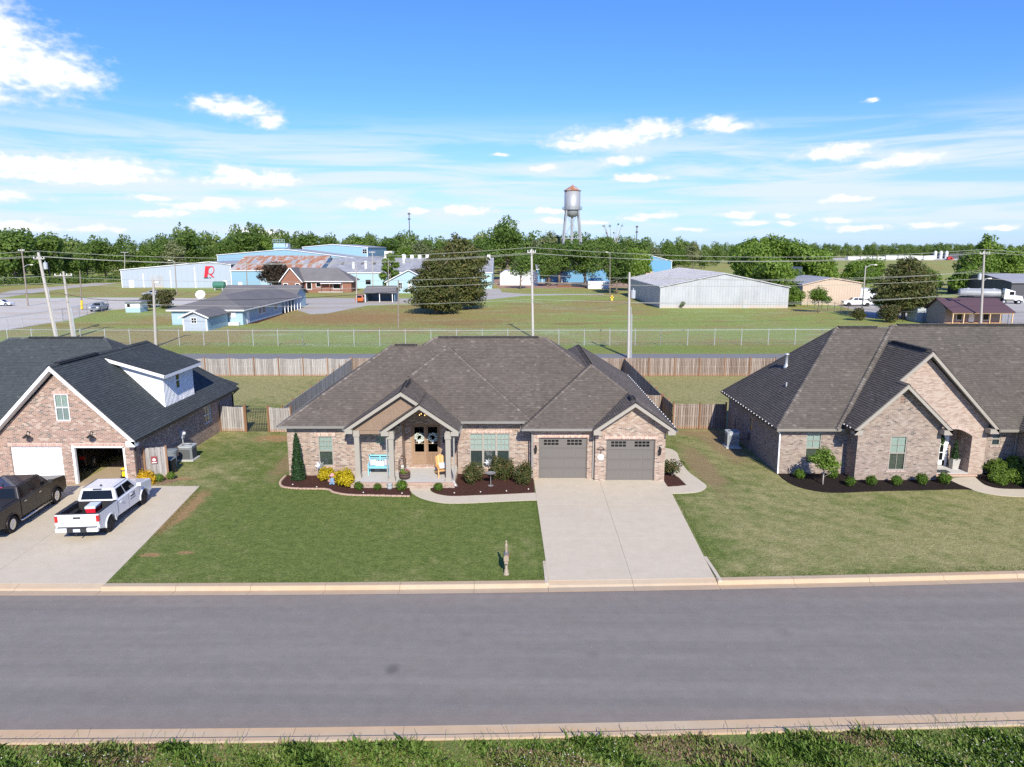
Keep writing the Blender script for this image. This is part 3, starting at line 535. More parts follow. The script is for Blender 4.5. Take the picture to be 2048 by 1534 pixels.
# paver edging along the red mulch bed
ed = structure(thing('edging', (-9, 36, 0), None, None)); pts = smooth_path([(-13.1, 38.75), (-13.05, 37.62), (-12.65, 36.85), (-11.67, 36.56), (-10.2, 36.48), (-9.6, 35.95), (-8.7, 35.57), (-7.29, 35.47), (-5.42, 35.36)], 7)
for a, b in zip(pts[:-1], pts[1:]):
    a = Vector((*a, 0)); b = Vector((*b, 0)); d = b - a
    if d.length > .05: MB().beam(a + d * .04, b - d * .04, .11, .06 + random.random() * .012).build('paver', 'brick_cap', ed)
# alley behind the back fences, drives and yards beyond the chain-link fence
sheet('alley', [(-140, 80.0), (140, 80.0), (140, 86.2), (-140, 86.2)], .012, 'asphalt_far')
sheet('parking_lot', [(-320, 108), (-81.5, 108), (-80.5, 127), (-86, 146), (-80, 158), (-56, 170), (-56, 178), (-90, 185), (-110, 186), (-320, 150)], .012, 'gravel_pale')
sheet('service_road', [(-330, 165), (-132, 176), (-143, 222), (-146, 262), (-155, 262), (-153, 215), (-140, 187), (-330, 180)], .012, 'gravel')
sheet('yard_drive', [(-56.5, 166), (-40, 139), (-37, 141), (-33, 160), (-20, 170), (-8, 175), (3, 193), (26, 198), (26, 201), (4, 200), (-3, 208), (-4, 226), (-10, 226), (-10, 205), (-14, 190), (-30, 181), (-50, 185), (-56.5, 180)], .014, 'gravel')
sheet('yard', [(-4, 228), (12, 228), (40, 235), (60, 300), (-10, 300)], .013, 'rust_dirt')
sheet('yard', [(66, 131), (71, 140), (74, 158), (66, 175), (190, 175), (190, 118), (86, 118), (80, 126)], .013, 'gravel')
sheet('mulch_bed', [(-45.9, 120.5), (-44.6, 122), (-45.4, 140), (-46.0, 151), (-47.2, 151), (-46.6, 121)], .03, 'mulch_red')

# ------------------------------------------------------------------ building helpers
def wall_face(mb, o, u, n, outline, openings=(), depth=.12):
    """flat wall in a frame (origin o, horizontal axis u, outward normal n); outline convex in (u, z)"""
    o = Vector(o); u = Vector(u).normalized(); n = Vector(n).normalized(); zu = Vector((0, 0, 1))
    P = lambda a, z, d=0: o + u * a + zu * z - n * d
    us = sorted(set([p[0] for p in (min(outline), max(outline))] + [x for q in openings for x in q[:2]])); zs = sorted(set([min(p[1] for p in outline), max(p[1] for p in outline)] + [x for q in openings for x in q[2:4]]))
    flip = u.cross(zu).dot(n) < 0
    for a, b in zip(us[:-1], us[1:]):
        for c, d in zip(zs[:-1], zs[1:]):
            if any(q[0] - 1e-6 <= a and b <= q[1] + 1e-6 and q[2] - 1e-6 <= c and d <= q[3] + 1e-6 for q in openings): continue
            pl = clip([(a, c), (b, c), (b, d), (a, d)], outline)
            if pl: 
                f = [P(*p) for p in pl]; mb.face(f[::-1] if flip else f)
    for q in openings:
        a, b, c, d = q[:4]; dp = q[4] if len(q) > 4 else depth
        for (p, r) in (((a, c), (b, c)), ((b, c), (b, d)), ((b, d), (a, d)), ((a, d), (a, c))):
            f = [P(*p), P(*p, dp), P(*r, dp), P(*r)]; mb.face(f if not flip else f[::-1])
def roof_face(sh, deck, pts, expo=.142, tab=.22, seed=0, lift=0.0):
    """course-by-course shingles over one planar roof face (convex 3D polygon) plus the deck below them"""
    P = [Vector(p) for p in pts]; n = (P[1] - P[0]).cross(P[2] - P[0]).normalized()
    if n.z < 0: n = -n; P = P[::-1]
    u = Vector((0, 0, 1)).cross(n).normalized(); v = n.cross(u).normalized(); o = P[0]
    uv = [((p - o).dot(u), (p - o).dot(v)) for p in P]; v0 = min(q[1] for q in uv); v1 = max(q[1] for q in uv); u0 = min(q[0] for q in uv); u1 = max(q[0] for q in uv)
    rng = random.Random(seed); T = lambda a, b, h: o + u * a + v * b + n * (h + lift)
    deck.face([p - n * .02 for p in P]); deck.face([p - n * .09 for p in P][::-1])
    for k in range(len(P)): a, b = P[k], P[(k + 1) % len(P)]; deck.face([a - n * .09, b - n * .09, b - n * .02, a - n * .02])
    nr = int((v1 - v0) / expo) + 1
    for r in range(nr):
        a = v0 + r * expo; b = a + expo + .01
        row = clip([(u0, a), (u1, a), (u1, b), (u0, b)], uv)
        if not row: continue
        x = min(q[0] for q in row); xe = max(q[0] for q in row); x -= rng.random() * tab
        lo_, hi_ = max([min(q[0] for q in row)] ), xe
        while x < xe:
            w = tab * rng.choice((.5, .75, 1, 1, 1.3)); t = min(1, max(0, rng.gauss(.38, .13) + (.22 if rng.random() < .12 else 0))); hh = .016 + rng.random() * .01
            pc = clip([(x, a), (x + w, a), (x + w, b), (x, b)], uv); x += w
            if len(pc) < 3: continue
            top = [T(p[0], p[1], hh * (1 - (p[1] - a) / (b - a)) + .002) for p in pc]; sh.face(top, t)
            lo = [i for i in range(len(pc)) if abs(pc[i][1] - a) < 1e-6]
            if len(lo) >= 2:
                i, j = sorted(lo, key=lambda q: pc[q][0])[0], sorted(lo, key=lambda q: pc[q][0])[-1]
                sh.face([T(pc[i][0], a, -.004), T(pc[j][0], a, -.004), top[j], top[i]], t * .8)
def caps(mb, a, b, seed=1, w=.28, lift=.03):
    a = Vector(a); b = Vector(b); L = (b - a).length; d = (b - a) / L; rng = random.Random(seed); s = d.cross(Vector((0, 0, 1))).normalized(); k = 0
    while k < L:
        e = min(L, k + .21); t = min(1, max(0, rng.gauss(.66, .2))); dn = Vector((0, 0, -.075 if abs(d.z) > .05 else -.1)); p, q = a + d * k + Vector((0, 0, lift + .018)), a + d * e + Vector((0, 0, lift))
        for sg in (-1, 1):
            f = [p, q, q + s * (sg * w / 2) + dn, p + s * (sg * w / 2) + dn]; mb.face(f if sg < 0 else f[::-1], t)
        k += .21
def ridge_vent(mb, a, b):
    a = Vector(a); b = Vector(b); mb.beam(a, b, .30, .075, lift=.0)
class Roof:
    def __init__(s, seed=1): s.sh = MB(); s.deck = MB(); s.cap = MB(); s.seed = seed
    def face(s, pts, lift=0.0): s.seed += 1; roof_face(s.sh, s.deck, pts, seed=s.seed, lift=lift)
    def hip(s, x0, x1, y0, y1, ze, m, axis, front=True, back=True, faces='NSEW', lift=0.0, capped=True):
        """hip roof on a rectangle; axis is the ridge direction; without front/back hips the ridge runs through"""
        if axis == 'x':
            d = (y1 - y0) / 2; yr = (y0 + y1) / 2; zr = ze + m * d; a = (x0 + d if front else x0, yr, zr); b = (x1 - d if back else x1, yr, zr)
            if 'S' in faces: s.face([(x0, y0, ze), (x1, y0, ze), b, a], lift)
            if 'N' in faces: s.face([(x1, y1, ze), (x0, y1, ze), a, b], lift)
            if front and 'W' in faces: s.face([(x0, y1, ze), (x0, y0, ze), a], lift)
            if back and 'E' in faces: s.face([(x1, y0, ze), (x1, y1, ze), b], lift)
            hips = ([((x0, y0, ze), a), ((x0, y1, ze), a)] if front else []) + ([((x1, y0, ze), b), ((x1, y1, ze), b)] if back else [])
        else:
            d = (x1 - x0) / 2; xr = (x0 + x1) / 2; zr = ze + m * d; a = (xr, y0 + d if front else y0, zr); b = (xr, y1 - d if back else y1, zr)
            if 'E' in faces: s.face([(x1, y0, ze), (x1, y1, ze), b, a], lift)
            if 'W' in faces: s.face([(x0, y1, ze), (x0, y0, ze), a, b], lift)
            if front and 'S' in faces: s.face([(x0, y0, ze), (x1, y0, ze), a], lift)
            if back and 'N' in faces: s.face([(x1, y1, ze), (x0, y1, ze), b], lift)
            hips = ([((x0, y0, ze), a), ((x1, y0, ze), a)] if front else []) + ([((x0, y1, ze), b), ((x1, y1, ze), b)] if back else [])
        for i, (p, q) in enumerate(hips if capped else []): caps(s.cap, p, q, s.seed * 7 + i)
        if (Vector(a) - Vector(b)).length > .3: caps(s.cap, a, b, s.seed * 7 + 5)
        return a, b
    def build(s, parent, mat, vents=()):
        r = s.deck.build('roof', 'soffit', parent); tag(s.sh.build('shingles', mat, r), kind='stuff'); tag(s.cap.build('ridge_caps', mat, r), kind='stuff')
        for a, b in vents:
            m = MB(); ridge_vent(m, a, b); m.build('ridge_vent', 'ridge_black', r)
            c = MB(); caps(c, Vector(a) + Vector((0, 0, .075)), Vector(b) + Vector((0, 0, .075)), 3, .34, .012); tag(c.build('ridge_caps', mat, r), kind='stuff')
        return r
def window(parent, o, u, n, w, h, split=True, grid=(3, 2), mats=('trim_taupe', 'blind_pale', 'blind_dark'), fw=.06, lower_grid=None, inset=.06):
    """sash window set into its opening; o is the lower corner on the wall plane"""
    o = Vector(o); u = Vector(u).normalized(); n = Vector(n).normalized(); z = Vector((0, 0, 1))
    def bx(mb, a0, a1, c0, c1, d0, d1):
        vs = [o + u * a + z * c - n * d for d in (d0, d1) for (a, c) in ((a0, c0), (a1, c0), (a1, c1), (a0, c1))]
        mb.solid(vs, [(0, 1, 2, 3), (7, 6, 5, 4), (0, 4, 5, 1), (1, 5, 6, 2), (2, 6, 7, 3), (3, 7, 4, 0)])
    f = MB(); d0, d1 = inset - .035, inset + .03
    bx(f, 0, fw, 0, h, d0, d1); bx(f, w - fw, w, 0, h, d0, d1); bx(f, fw, w - fw, 0, fw, d0, d1); bx(f, fw, w - fw, h - fw, h, d0, d1)
    if split: bx(f, fw, w - fw, h * .5 - .03, h * .5 + .03, d0 + .005, d1)
    win = f.build('window', mats[0], parent)
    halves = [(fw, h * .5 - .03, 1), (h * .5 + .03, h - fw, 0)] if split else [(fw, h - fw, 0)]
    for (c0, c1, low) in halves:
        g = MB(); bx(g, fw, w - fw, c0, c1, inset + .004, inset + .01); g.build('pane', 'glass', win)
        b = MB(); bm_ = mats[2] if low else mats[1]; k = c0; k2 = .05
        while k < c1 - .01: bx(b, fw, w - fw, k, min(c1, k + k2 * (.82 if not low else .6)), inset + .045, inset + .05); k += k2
        b.build('blind', bm_, win)
        gr = grid if not low else lower_grid
        if gr:
            q = MB(); ww = (w - 2 * fw) / gr[0]; hh = (c1 - c0) / gr[1]
            for i in range(1, gr[0]): bx(q, fw + ww * i - .011, fw + ww * i + .011, c0, c1, inset - .006, inset + .002)
            for j in range(1, gr[1]): bx(q, fw, w - fw, c0 + hh * j - .011, c0 + hh * j + .011, inset - .009, inset + .0015)
            q.build('grille', mats[0], win)
    bk = MB(); bx(bk, -.01, w + .01, -.01, h + .01, .14, .16); bk.build('dark_room_back', 'interior', win)  # dark panel behind the blinds, the room's darkness put into its colour
    return win
def rake(mb, a, b, w=.2, t=.04, n=(0, -1, 0), drop=.03):
    """sloping barge board below the roof edge from a to b"""
    a = Vector(a); b = Vector(b); n = Vector(n); d = Vector((0, 0, 1)); f = []
    for p in (a, b): f += [p + n * t + d * -drop, p + n * t - d * (w + drop), p - d * (w + drop), p - d * drop]
    mb.solid(f, [(0, 1, 5, 4), (1, 2, 6, 5), (2, 3, 7, 6), (3, 0, 4, 7), (0, 3, 2, 1), (4, 5, 6, 7)])
def gutter(parent, a, b, mat, out):
    a = Vector(a); b = Vector(b); o = Vector(out); z = Vector((0, 0, 1)); m = MB(); vs = []
    for p in (a, b): vs += [p + z * .0, p - z * .12, p - z * .12 + o * .08, p + o * .12 + z * .0, p + o * .10, p + o * .065 - z * .10, p + o * .015 - z * .10, p + o * .015]
    m.solid(vs, [(i, (i + 1) % 8, 8 + (i + 1) % 8, 8 + i) for i in range(8)] + [tuple(range(8))[::-1], tuple(range(8, 16))])
    return m.build('gutter', mat, parent)
def downspout(parent, pts, mat): 
    m = MB(); 
    for a, b in zip(pts[:-1], pts[1:]): m.beam(a, b, .075, .055, up=(0, -1, 0) if abs(Vector(b).x - Vector(a).x) < .5 else (0, 0, 1), lift=-.03)
    return m.build('downspout', mat, parent)
def garage_door(parent, x0, x1, y, z0, z1, mat, lights=True, rows=4, open_=False):
    """sectional door: four stacked panels with raised boards and a lit top panel"""
    f = MB(); f.box(x0, x0 + .05, y - .02, y + .05, z0, z1 - .05); f.box(x1 - .05, x1, y - .02, y + .05, z0, z1 - .05); f.box(x0, x1, y - .02, y + .05, z1 - .05, z1)
    d = f.build('garage_door', mat, parent); h = (z1 - .05 - z0) / rows; w = x1 - x0 - .1
    for r in range(rows):
        p = MB(); a = z0 + r * h + .006; b = z0 + (r + 1) * h - .006; p.box(x0 + .05, x1 - .05, y + .02, y + .05, a, b)
        if not (lights and r == rows - 1):
            for i in range(4):
                c = x0 + .05 + w * i / 4
                p.box(c + .05, c + w / 4 - .05, y + .006, y + .022, a + .07, b - .07)
                for k in range(1, 4): p.box(c + .05 + (w / 4 - .1) * k / 4 - .005, c + .05 + (w / 4 - .1) * k / 4 + .005, y + .001, y + .0075, a + .08, b - .08)
        p.build('panel', mat, d)
    if lights:
        a = z0 + (rows - 1) * h + .006
        for i in range(2):
            c = x0 + .05 + w * (.09 + .5 * i)
            for k in range(4):
                for j in range(2): MB().box(c + w * .082 * k, c + w * .082 * k + w * .068, y + .01, y + .024, a + h * (.30 + .30 * j), a + h * (.30 + .30 * j) + h * .21).build('pane', 'glass_dark', d)
    return d
def lantern(parent, x, y, z, mat='black_metal'):
    m = MB(); m.box(x - .05, x + .05, y - .03, y, z + .05, z + .3); m.tube([(x, y - .02, z + .27), (x, y - .12, z + .33), (x, y - .17, z + .27)], .012, 5); m.lathe([(.02, .28), (.085, .2), (.09, .18), (.075, .17), (.06, -.08), (.03, -.12)], 8, (x, y - .17, z)); return m.build('wall_lantern', mat, parent)
# ------------------------------------------------------------------ the house in the middle
H = thing('brick_house', (-2, 38, 0), 'low brick house with brown hip roof, columned porch and two grey garage doors', 'house')
ZE, PM = 3.1, .69
w = MB()
WL, WM, WG, WR_, WD = 38.75, 39.1, 38.2, 37.85, 39.85
win_l = (-11.12, -10.28, .62, 2.40); win_s = (-7.82, -7.30, 1.88, 2.42); tri = (-2.45, -.13, .42, 2.48); dr = (-5.95, -4.18, .28, 2.86)
S = (0, -1, 0)
wall_face(w, (0, WL, 0), (1, 0, 0), S, [(-12.87, -.05), (-6.3, -.05), (-6.3, ZE + .1), (-12.87, ZE + .1)], [win_l, win_s], .13)
wall_face(w, (-6.3, 0, 0), (0, 1, 0), (1, 0, 0), [(WL, -.05), (WD, -.05), (WD, 3.62), (WL, 3.62)])
wall_face(w, (0, WM, 0), (1, 0, 0), S, [(-3.15, -.05), (1.2, -.05), (1.2, ZE + .2), (-3.15, ZE + .2)], [tri], .13)
wall_face(w, (0, WD, 0), (1, 0, 0), S, [(-6.3, -.05), (-3.15, -.05), (-3.15, ZE + .15), (-6.3, ZE + .15)], [dr], .13)
wall_face(w, (0, WD, 0), (1, 0, 0), S, [(-6.3, ZE + .15), (-3.15, ZE + .15), (-5.0, 4.5), (-6.3, 3.62)])
wall_face(w, (-3.15, 0, 0), (0, 1, 0), (-1, 0, 0), [(WM, -.05), (WD, -.05), (WD, 3.4), (WM, 3.4)])
wall_face(w, (1.2, 0, 0), (0, 1, 0), (-1, 0, 0), [(WG, -.05), (WM, -.05), (WM, ZE + .1), (WG, ZE + .1)])
gl = (1.52, 4.26, 0, 2.46); gr = (5.29, 8.03, 0, 2.46)
wall_face(w, (0, WG, 0), (1, 0, 0), S, [(1.2, -.05), (4.67, -.05), (4.67, ZE + .1), (1.2, ZE + .1)], [gl], .16)
wall_face(w, (4.67, 0, 0), (0, 1, 0), (-1, 0, 0), [(WR_, -.05), (WG, -.05), (WG, ZE + .2), (WR_, ZE + .2)])
wall_face(w, (0, WR_, 0), (1, 0, 0), S, [(4.67, -.05), (8.6, -.05), (8.6, ZE + .12), (6.76, ZE + 1.43), (4.67, ZE - .0)], [gr], .16)
wall_face(w, (8.6, 0, 0), (0, 1, 0), (1, 0, 0), [(WR_, -.05), (53.2, -.05), (53.2, ZE + .1), (WR_, ZE + .1)])
wall_face(w, (-12.87, 0, 0), (0, 1, 0), (-1, 0, 0), [(WL, -.05), (49.2, -.05), (49.2, ZE + .1), (WL, ZE + .1)])
w.box(-12.8, 8.5, 48.8, 53.1, -.05, ZE)
w.build('wall', 'brick_main', H)
# soldier courses and rowlock sills, a finger proud of the wall
for (a, b, y, z) in ((-11.3, -10.1, WL, 2.40), (-7.95, -7.17, WL, 2.42), (-2.63, .05, WM, 2.48), (1.40, 4.38, WG, 2.46), (5.17, 8.15, WR_, 2.46)): MB().box(a, b, y - .012, y + .06, z + .004, z + .215).build('soldier_course', 'soldier_main', H)
for (a, b, y, e) in ((-12.86, -6.32, WL, 0), (-3.1, 1.18, WM, .2), (1.22, 4.65, WG, 0)): MB().box(a, b, y - .03, y + .04, ZE - .24 + e, ZE - .01 + e).build('soldier_course', 'soldier_main', H)
for (a, b, y, z) in ((-11.2, -10.2, WL, .62), (-7.9, -7.22, WL, 1.88), (-2.53, -.05, WM, .42)): MB().box(a, b, y - .04, y + .06, z - .085, z - .004).build('sill', 'soldier_main', H)
rf = Roof(11)
A = rf.hip(-11.15, 8.33, 38.3, 50.62, ZE, PM, 'x', faces='NEW', capped=False); caps(rf.cap, (-5.6, 43.85, ZE + PM * 5.55), A[0], 41); caps(rf.cap, (8.33, 38.3, ZE), A[1], 42)
zB = ZE + PM * 5.55; B = [(-7.65, 43.85, zB), (-6.0, 43.85, zB)]
rf.face([(-13.2, 38.3, ZE), (-6.32, 38.3, ZE), (-6.32, 43.85, zB), B[0]]); rf.face([(-13.2, 49.4, ZE), (-13.2, 38.3, ZE), B[0]]); rf.face([(-6.32, 49.4, ZE), (-13.2, 49.4, ZE), B[0], (-6.32, 43.85, zB)])
caps(rf.cap, (-13.2, 38.3, ZE), B[0], 31); caps(rf.cap, (-13.2, 49.4, ZE), B[0], 32); caps(rf.cap, B[0], (-6.32, 43.85, zB), 33)
yz = lambda y, e: ZE + PM * (y - e)
f0 = lambda x, y: (x, y, yz(y, 38.3)); f1 = lambda x, y: (x, y, yz(y, 38.15))
rf.face([f0(-6.32, 39.95), f0(-5.6, 39.95), f0(-5.6, 43.85), f0(-6.32, 43.85)]); rf.face([f0(-5.6, 39.95), f0(-5.0, 39.95), f0(-5.0, 44.45), f0(-5.6, 43.85)]); rf.face([f0(-5.0, 39.95), f0(-2.95, 39.95), f0(-2.95, 44.46), f0(-5.0, 44.46)]); rf.face([f0(-2.95, 38.6), f0(8.03, 38.6), f0(2.17, 44.46), f0(-2.95, 44.46)])
pk = f1(-4.0, 43.65); rf.face([f1(-2.93, 38.5), f1(1.15, 38.5), pk, f1(-6.2, 41.45)])
caps(rf.cap, f1(1.15, 38.5), pk, 35); caps(rf.cap, f1(-6.2, 41.45), pk, 36)

D = rf.hip(.58, 9.05, 37.75, 55.0, ZE, PM, 'y', faces='NEW'); gz = lambda x, y: (x, y, ZE + PM * (y - 37.75))
rf.face([gz(.58, 37.75), gz(4.6, 37.75), gz(4.6, 41.77)]); rf.face([gz(4.6, 37.97), gz(8.83, 37.97), gz(4.815, 41.985), gz(4.6, 41.77)])
# garage gable, porch gables (front one sits a touch higher where the planes meet)
E_ = rf.hip(4.50, 9.02, 37.35, 41.0, ZE, PM, 'y', front=False, back=False, lift=.012)
F_ = rf.hip(-9.20, -2.92, 37.25, 44.0, 3.2, .667, 'y', front=False, back=False, lift=.004)
G_ = rf.hip(-7.12, -2.90, 36.8, 40.0, 3.2, .69, 'y', front=False, back=False, lift=.016)
up = lambda p: (p[0], p[1], p[2] + .01)
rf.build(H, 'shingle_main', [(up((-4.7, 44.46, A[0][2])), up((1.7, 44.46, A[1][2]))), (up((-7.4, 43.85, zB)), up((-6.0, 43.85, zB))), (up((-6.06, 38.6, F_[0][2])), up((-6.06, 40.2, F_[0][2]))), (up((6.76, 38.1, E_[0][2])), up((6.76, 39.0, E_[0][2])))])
for (x0, x1, y, ze, ap) in ((4.50, 9.02, 37.35, ZE, E_[0]), (-9.20, -2.92, 37.25, 3.2, F_[0]), (-7.12, -2.90, 36.8, 3.2, G_[0])):
    m = MB(); rake(m, (x0, y, ze), ap); rake(m, ap, (x1, y, ze)); m.build('fascia', 'trim_taupe', H)
    for x, s in ((x0, 1), (x1, -1)):        # boxed cornice returns
        MB().box(min(x, x + s * .42), max(x, x + s * .42), y - .035, y + .45, ze - .26, ze - .03).build('cornice_return', 'trim_taupe', H)
# soffits closing the eaves
for (x0, x1, y0, y1, *e) in ((-13.15, -9.3, 38.3, 38.74), (-3.1, 1.1, 38.6, 39.09, .2), (.62, 4.6, 37.76, 38.19), (.6, 1.19, 37.78, 39.0)): e = e[0] if e else 0; MB().box(x0, x1, y0, y1, ZE - .12 + e, ZE - .095 + e).build('soffit', 'soffit', H)
for (x0, x1, y0, y1) in ((8.61, 9.03, 37.4, 54.9), (-13.18, -12.88, 38.8, 49.3)): MB().box(x0, x1, y0, y1, ZE - .12, ZE - .095).build('soffit', 'soffit', H)
for a, b, o in (((-13.2, 38.3, ZE), (-9.22, 38.3, ZE), S), ((-2.88, 38.5, 3.33), (.72, 38.5, 3.33), S), ((.56, 37.75, ZE), (4.48, 37.75, ZE), S), ((9.05, 54.9, ZE), (9.05, 37.4, ZE), (1, 0, 0)), ((-13.2, 49, ZE), (-13.2, 38.3, ZE), (-1, 0, 0)), ((.58, 37.75, ZE), (.58, 38.4, ZE), (-1, 0, 0)), ((-2.89, 36.85, 3.2), (-2.89, 38.4, 3.2), (1, 0, 0)), ((-9.22, 37.3, 3.2), (-9.22, 38.2, 3.2), (-1, 0, 0)), ((-7.14, 36.85, 3.2), (-7.14, 37.3, 3.2), (-1, 0, 0))): gutter(H, a, b, 'gutter_taupe', o)
for pts in ([(-2.8, 37.4, 3.1), (-3.18, 37.0, 2.85), (-3.2, 36.98, .3), (-3.02, 36.72, .1)], [(-7.1, 37.1, 3.1), (-6.86, 37.0, 2.85), (-6.86, 36.98, .3), (-6.98, 36.72, .1)], [(.95, 38.0, 3.0), (1.14, 38.16, 2.75), (1.14, 38.16, .1)], [(4.72, 37.8, 3.0), (4.6, 38.12, 2.75), (4.6, 38.12, .1)]): downspout(H, pts, 'gutter_taupe')
# porch: slab with brick edge, three square columns, shake gable, open vault
m = MB(); m.box(-8.85, -3.15, 36.62, 39.8, .0, .245); m.build('porch_base', 'brick_main', H); m = MB()
for i in range(72): x = -8.85 + i * 5.7 / 72; m.box(x + .004, x + 5.7 / 72 - .004, 36.6, 36.8, .25, .312)
m.build('rowlock_edge', 'brick_cap', H)
m = MB(); m.box(-8.8, -3.2, 36.8, 39.82, .248, .305); m.build('porch_floor', 'concrete_porch', H)
m = MB(); m.box(-6.05, -4.08, 39.35, 39.84, .305, .37); m.build('door_step', 'soldier_main', H)
for x in (-8.62, -6.62, -3.50):
    y = 37.62 if x < -8 else 37.05
    m = MB(); m.box(x - .14, x + .14, y - .14, y + .14, .3, 3.05); m.box(x - .18, x + .18, y - .18, y + .18, .3, .52); m.box(x - .18, x + .18, y - .18, y + .18, 2.72, 3.06); m.build('column', 'trim_taupe', H, bevel=.008)
m = MB(); y = 37.62     # shingled gable over the left bay: courses of shakes
m.extrude_y([(-8.95, 2.85), (-6.62, 2.85), (-6.62, 3.35), (-5.0, 4.5), (-6.06, 5.12), (-8.95, 3.2)], y, y + .1)
sd = m.build('gable_siding', 'shake', H); r = 0
shk = MB(); ols = ([(-8.93, 3.06), (-6.62, 3.06), (-6.62, 4.72), (-8.93, 3.18)], [(-6.62, 3.4), (-5.02, 4.5), (-6.06, 5.1), (-6.62, 4.72)])
for r in range(14):
    z = 3.06 + r * .15; x = -8.95 - random.random() * .2
    while x < -3.3:
        ww = random.choice((.12, .15, .2, .24)); yo = y - .018 - random.random() * .01
        for ol in ols:
            pl = clip([(x + .004, z), (x + ww - .004, z), (x + ww - .004, z + .148), (x + .004, z + .148)], ol)
            if len(pl) >= 3: shk.extrude_y(pl, yo, y)
        x += ww
tag(shk.build('shakes', 'shake', sd), kind='stuff')
m = MB(); m.box(-8.8, -6.5, y - .06, y + .12, 2.84, 3.04); m.build('porch_beam', 'shake', H)
MB().box(-6.75, -6.49, 36.98, 39.8, 2.95, 3.14).build('porch_beam', 'trim_taupe', H); MB().box(-3.63, -3.37, 36.98, 39.8, 2.95, 3.14).build('porch_beam', 'trim_taupe', H)
m = MB(); m.box(-8.75, -6.7, 37.66, 38.74, 2.95, 2.99); m.build('porch_ceiling', 'soffit', H)
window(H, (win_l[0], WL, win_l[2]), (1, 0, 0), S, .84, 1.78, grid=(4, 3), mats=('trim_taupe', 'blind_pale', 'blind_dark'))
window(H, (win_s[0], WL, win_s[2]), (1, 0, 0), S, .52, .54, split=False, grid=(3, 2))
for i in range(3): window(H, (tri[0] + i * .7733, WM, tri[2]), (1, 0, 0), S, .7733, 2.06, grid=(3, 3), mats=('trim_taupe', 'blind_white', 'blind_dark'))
garage_door(H, 1.52, 4.26, WG + .12, .03, 2.46, 'garage_grey'); garage_door(H, 5.29, 8.03, WR_ + .12, .03, 2.46, 'garage_grey')
for x, y in ((1.34, WG), (8.28, WR_)): lantern(H, x, y, 1.72)
# double front door: two leaves with glass lights, lower panels, lever sets
WM = WD; f = MB(); f.box(dr[0], dr[0] + .09, WM + .02, WM + .12, .28, 2.77); f.box(dr[1] - .09, dr[1], WM + .02, WM + .12, .28, 2.77); f.box(dr[0], dr[1], WM + .02, WM + .12, 2.77, 2.86); f.box(dr[0], dr[1], WM - .02, WM + .12, .27, .32)
d = f.build('front_door', 'door_wood', H)
for i in range(2):
    a = dr[0] + .09 + i * .795; b = a + .79; m = MB()
    for (p, q, c, e) in ((a, a + .12, .32, 2.77), (b - .12, b, .32, 2.77), (a + .12, b - .12, .32, .5), (a + .12, b - .12, .98, 1.12), (a + .12, b - .12, 2.64, 2.77), (a + .12, b - .12, 1.62, 1.66)): m.box(p, q, WM + .05, WM + .1, c, e)
    m.box(a + .12, b - .12, WM + .072, WM + .09, .5, .98); m.box(a + .2, b - .2, WM + .06, WM + .075, .58, .9); lf = m.build('door_leaf', 'door_wood', d)
    m = MB(); m.box(a + .12, b - .12, WM + .068, WM + .08, 1.12, 1.62); m.box(a + .12, b - .12, WM + .0685, WM + .08, 1.66, 2.64); m.build('pane', 'glass_green_reflection', lf)
    hx = b - .05 if i == 0 else a + .05; m = MB(); m.box(hx - .025, hx + .025, WM + .02, WM + .052, 1.15, 1.42); m.tube([(hx, WM + .03, 1.2), (hx, WM - .03, 1.22), (hx, WM - .03, 1.36), (hx, WM + .03, 1.38)], .014, 6); m.build('handle', 'black_metal', lf)
m = MB(); m.tube([(-5.02, 38.4, 4.5), (-5.02, 38.4, 3.75)], .008, 5)
for k in range(4): a = k * math.pi / 2 + .6; m.tube([(-5.02, 38.4, 3.72), (-5.02 + .22 * math.cos(a), 38.4 + .22 * math.sin(a), 3.66), (-5.02 + .22 * math.cos(a), 38.4 + .22 * math.sin(a), 3.72)], .012, 5)
pl = m.build('porch_light', 'black_metal', H)
for k in range(4): a = k * math.pi / 2 + .6; m = MB(); m.lathe([(.008, 0), (.02, .03), (.006, .07)], 6, (-5.02 + .22 * math.cos(a), 38.4 + .22 * math.sin(a), 3.72)); m.build('bulb', 'lamp_glow', pl)
m = MB(); m.box(8.6, 8.65, 44.2, 45.2, .05, 2.2); m.build('side_door', 'trim_taupe', H)

# ------------------------------------------------------------------ the house on the left
L = thing('brick_house', (-26, 38, 0), 'red-and-cream brick house with slate grey roof, white shed dormer and open garage', 'house')
w = MB(); y = 37.4; ZL = 2.62
og = (-24.32, -21.52, 0, 2.17); cg = (-27.83, -24.98, 0, 2.17); gw = (-25.06, -24.28, 3.62, 5.13)
wall_face(w, (0, y, 0), (1, 0, 0), S, [(-28.6, -.05), (-20.98, -.05), (-20.98, ZL), (-24.79, 6.32), (-28.6, ZL)], [og, cg, gw], .14)
lw = (46.4, 47.5, 1.1, 2.3)
wall_face(w, (-20.98, 0, 0), (0, 1, 0), (1, 0, 0), [(y, -.05), (51.4, -.05), (51.4, ZL), (y, ZL)], [lw], .12)
wall_face(w, (-28.6, 0, 0), (0, 1, 0), (-1, 0, 0), [(y, -.05), (41.2, -.05), (41.2, ZL), (y, ZL)])
wall_face(w, (0, 41.2, 0), (1, 0, 0), S, [(-39.5, -.05), (-28.6, -.05), (-28.6, ZL), (-39.5, ZL)])
wall_face(w, (0, 51.4, 0), (1, 0, 0), (0, 1, 0), [(-39.5, -.05), (-20.98, -.05), (-20.98, ZL), (-39.5, ZL)])
w.build('wall', 'brick_left', L)
m = MB()
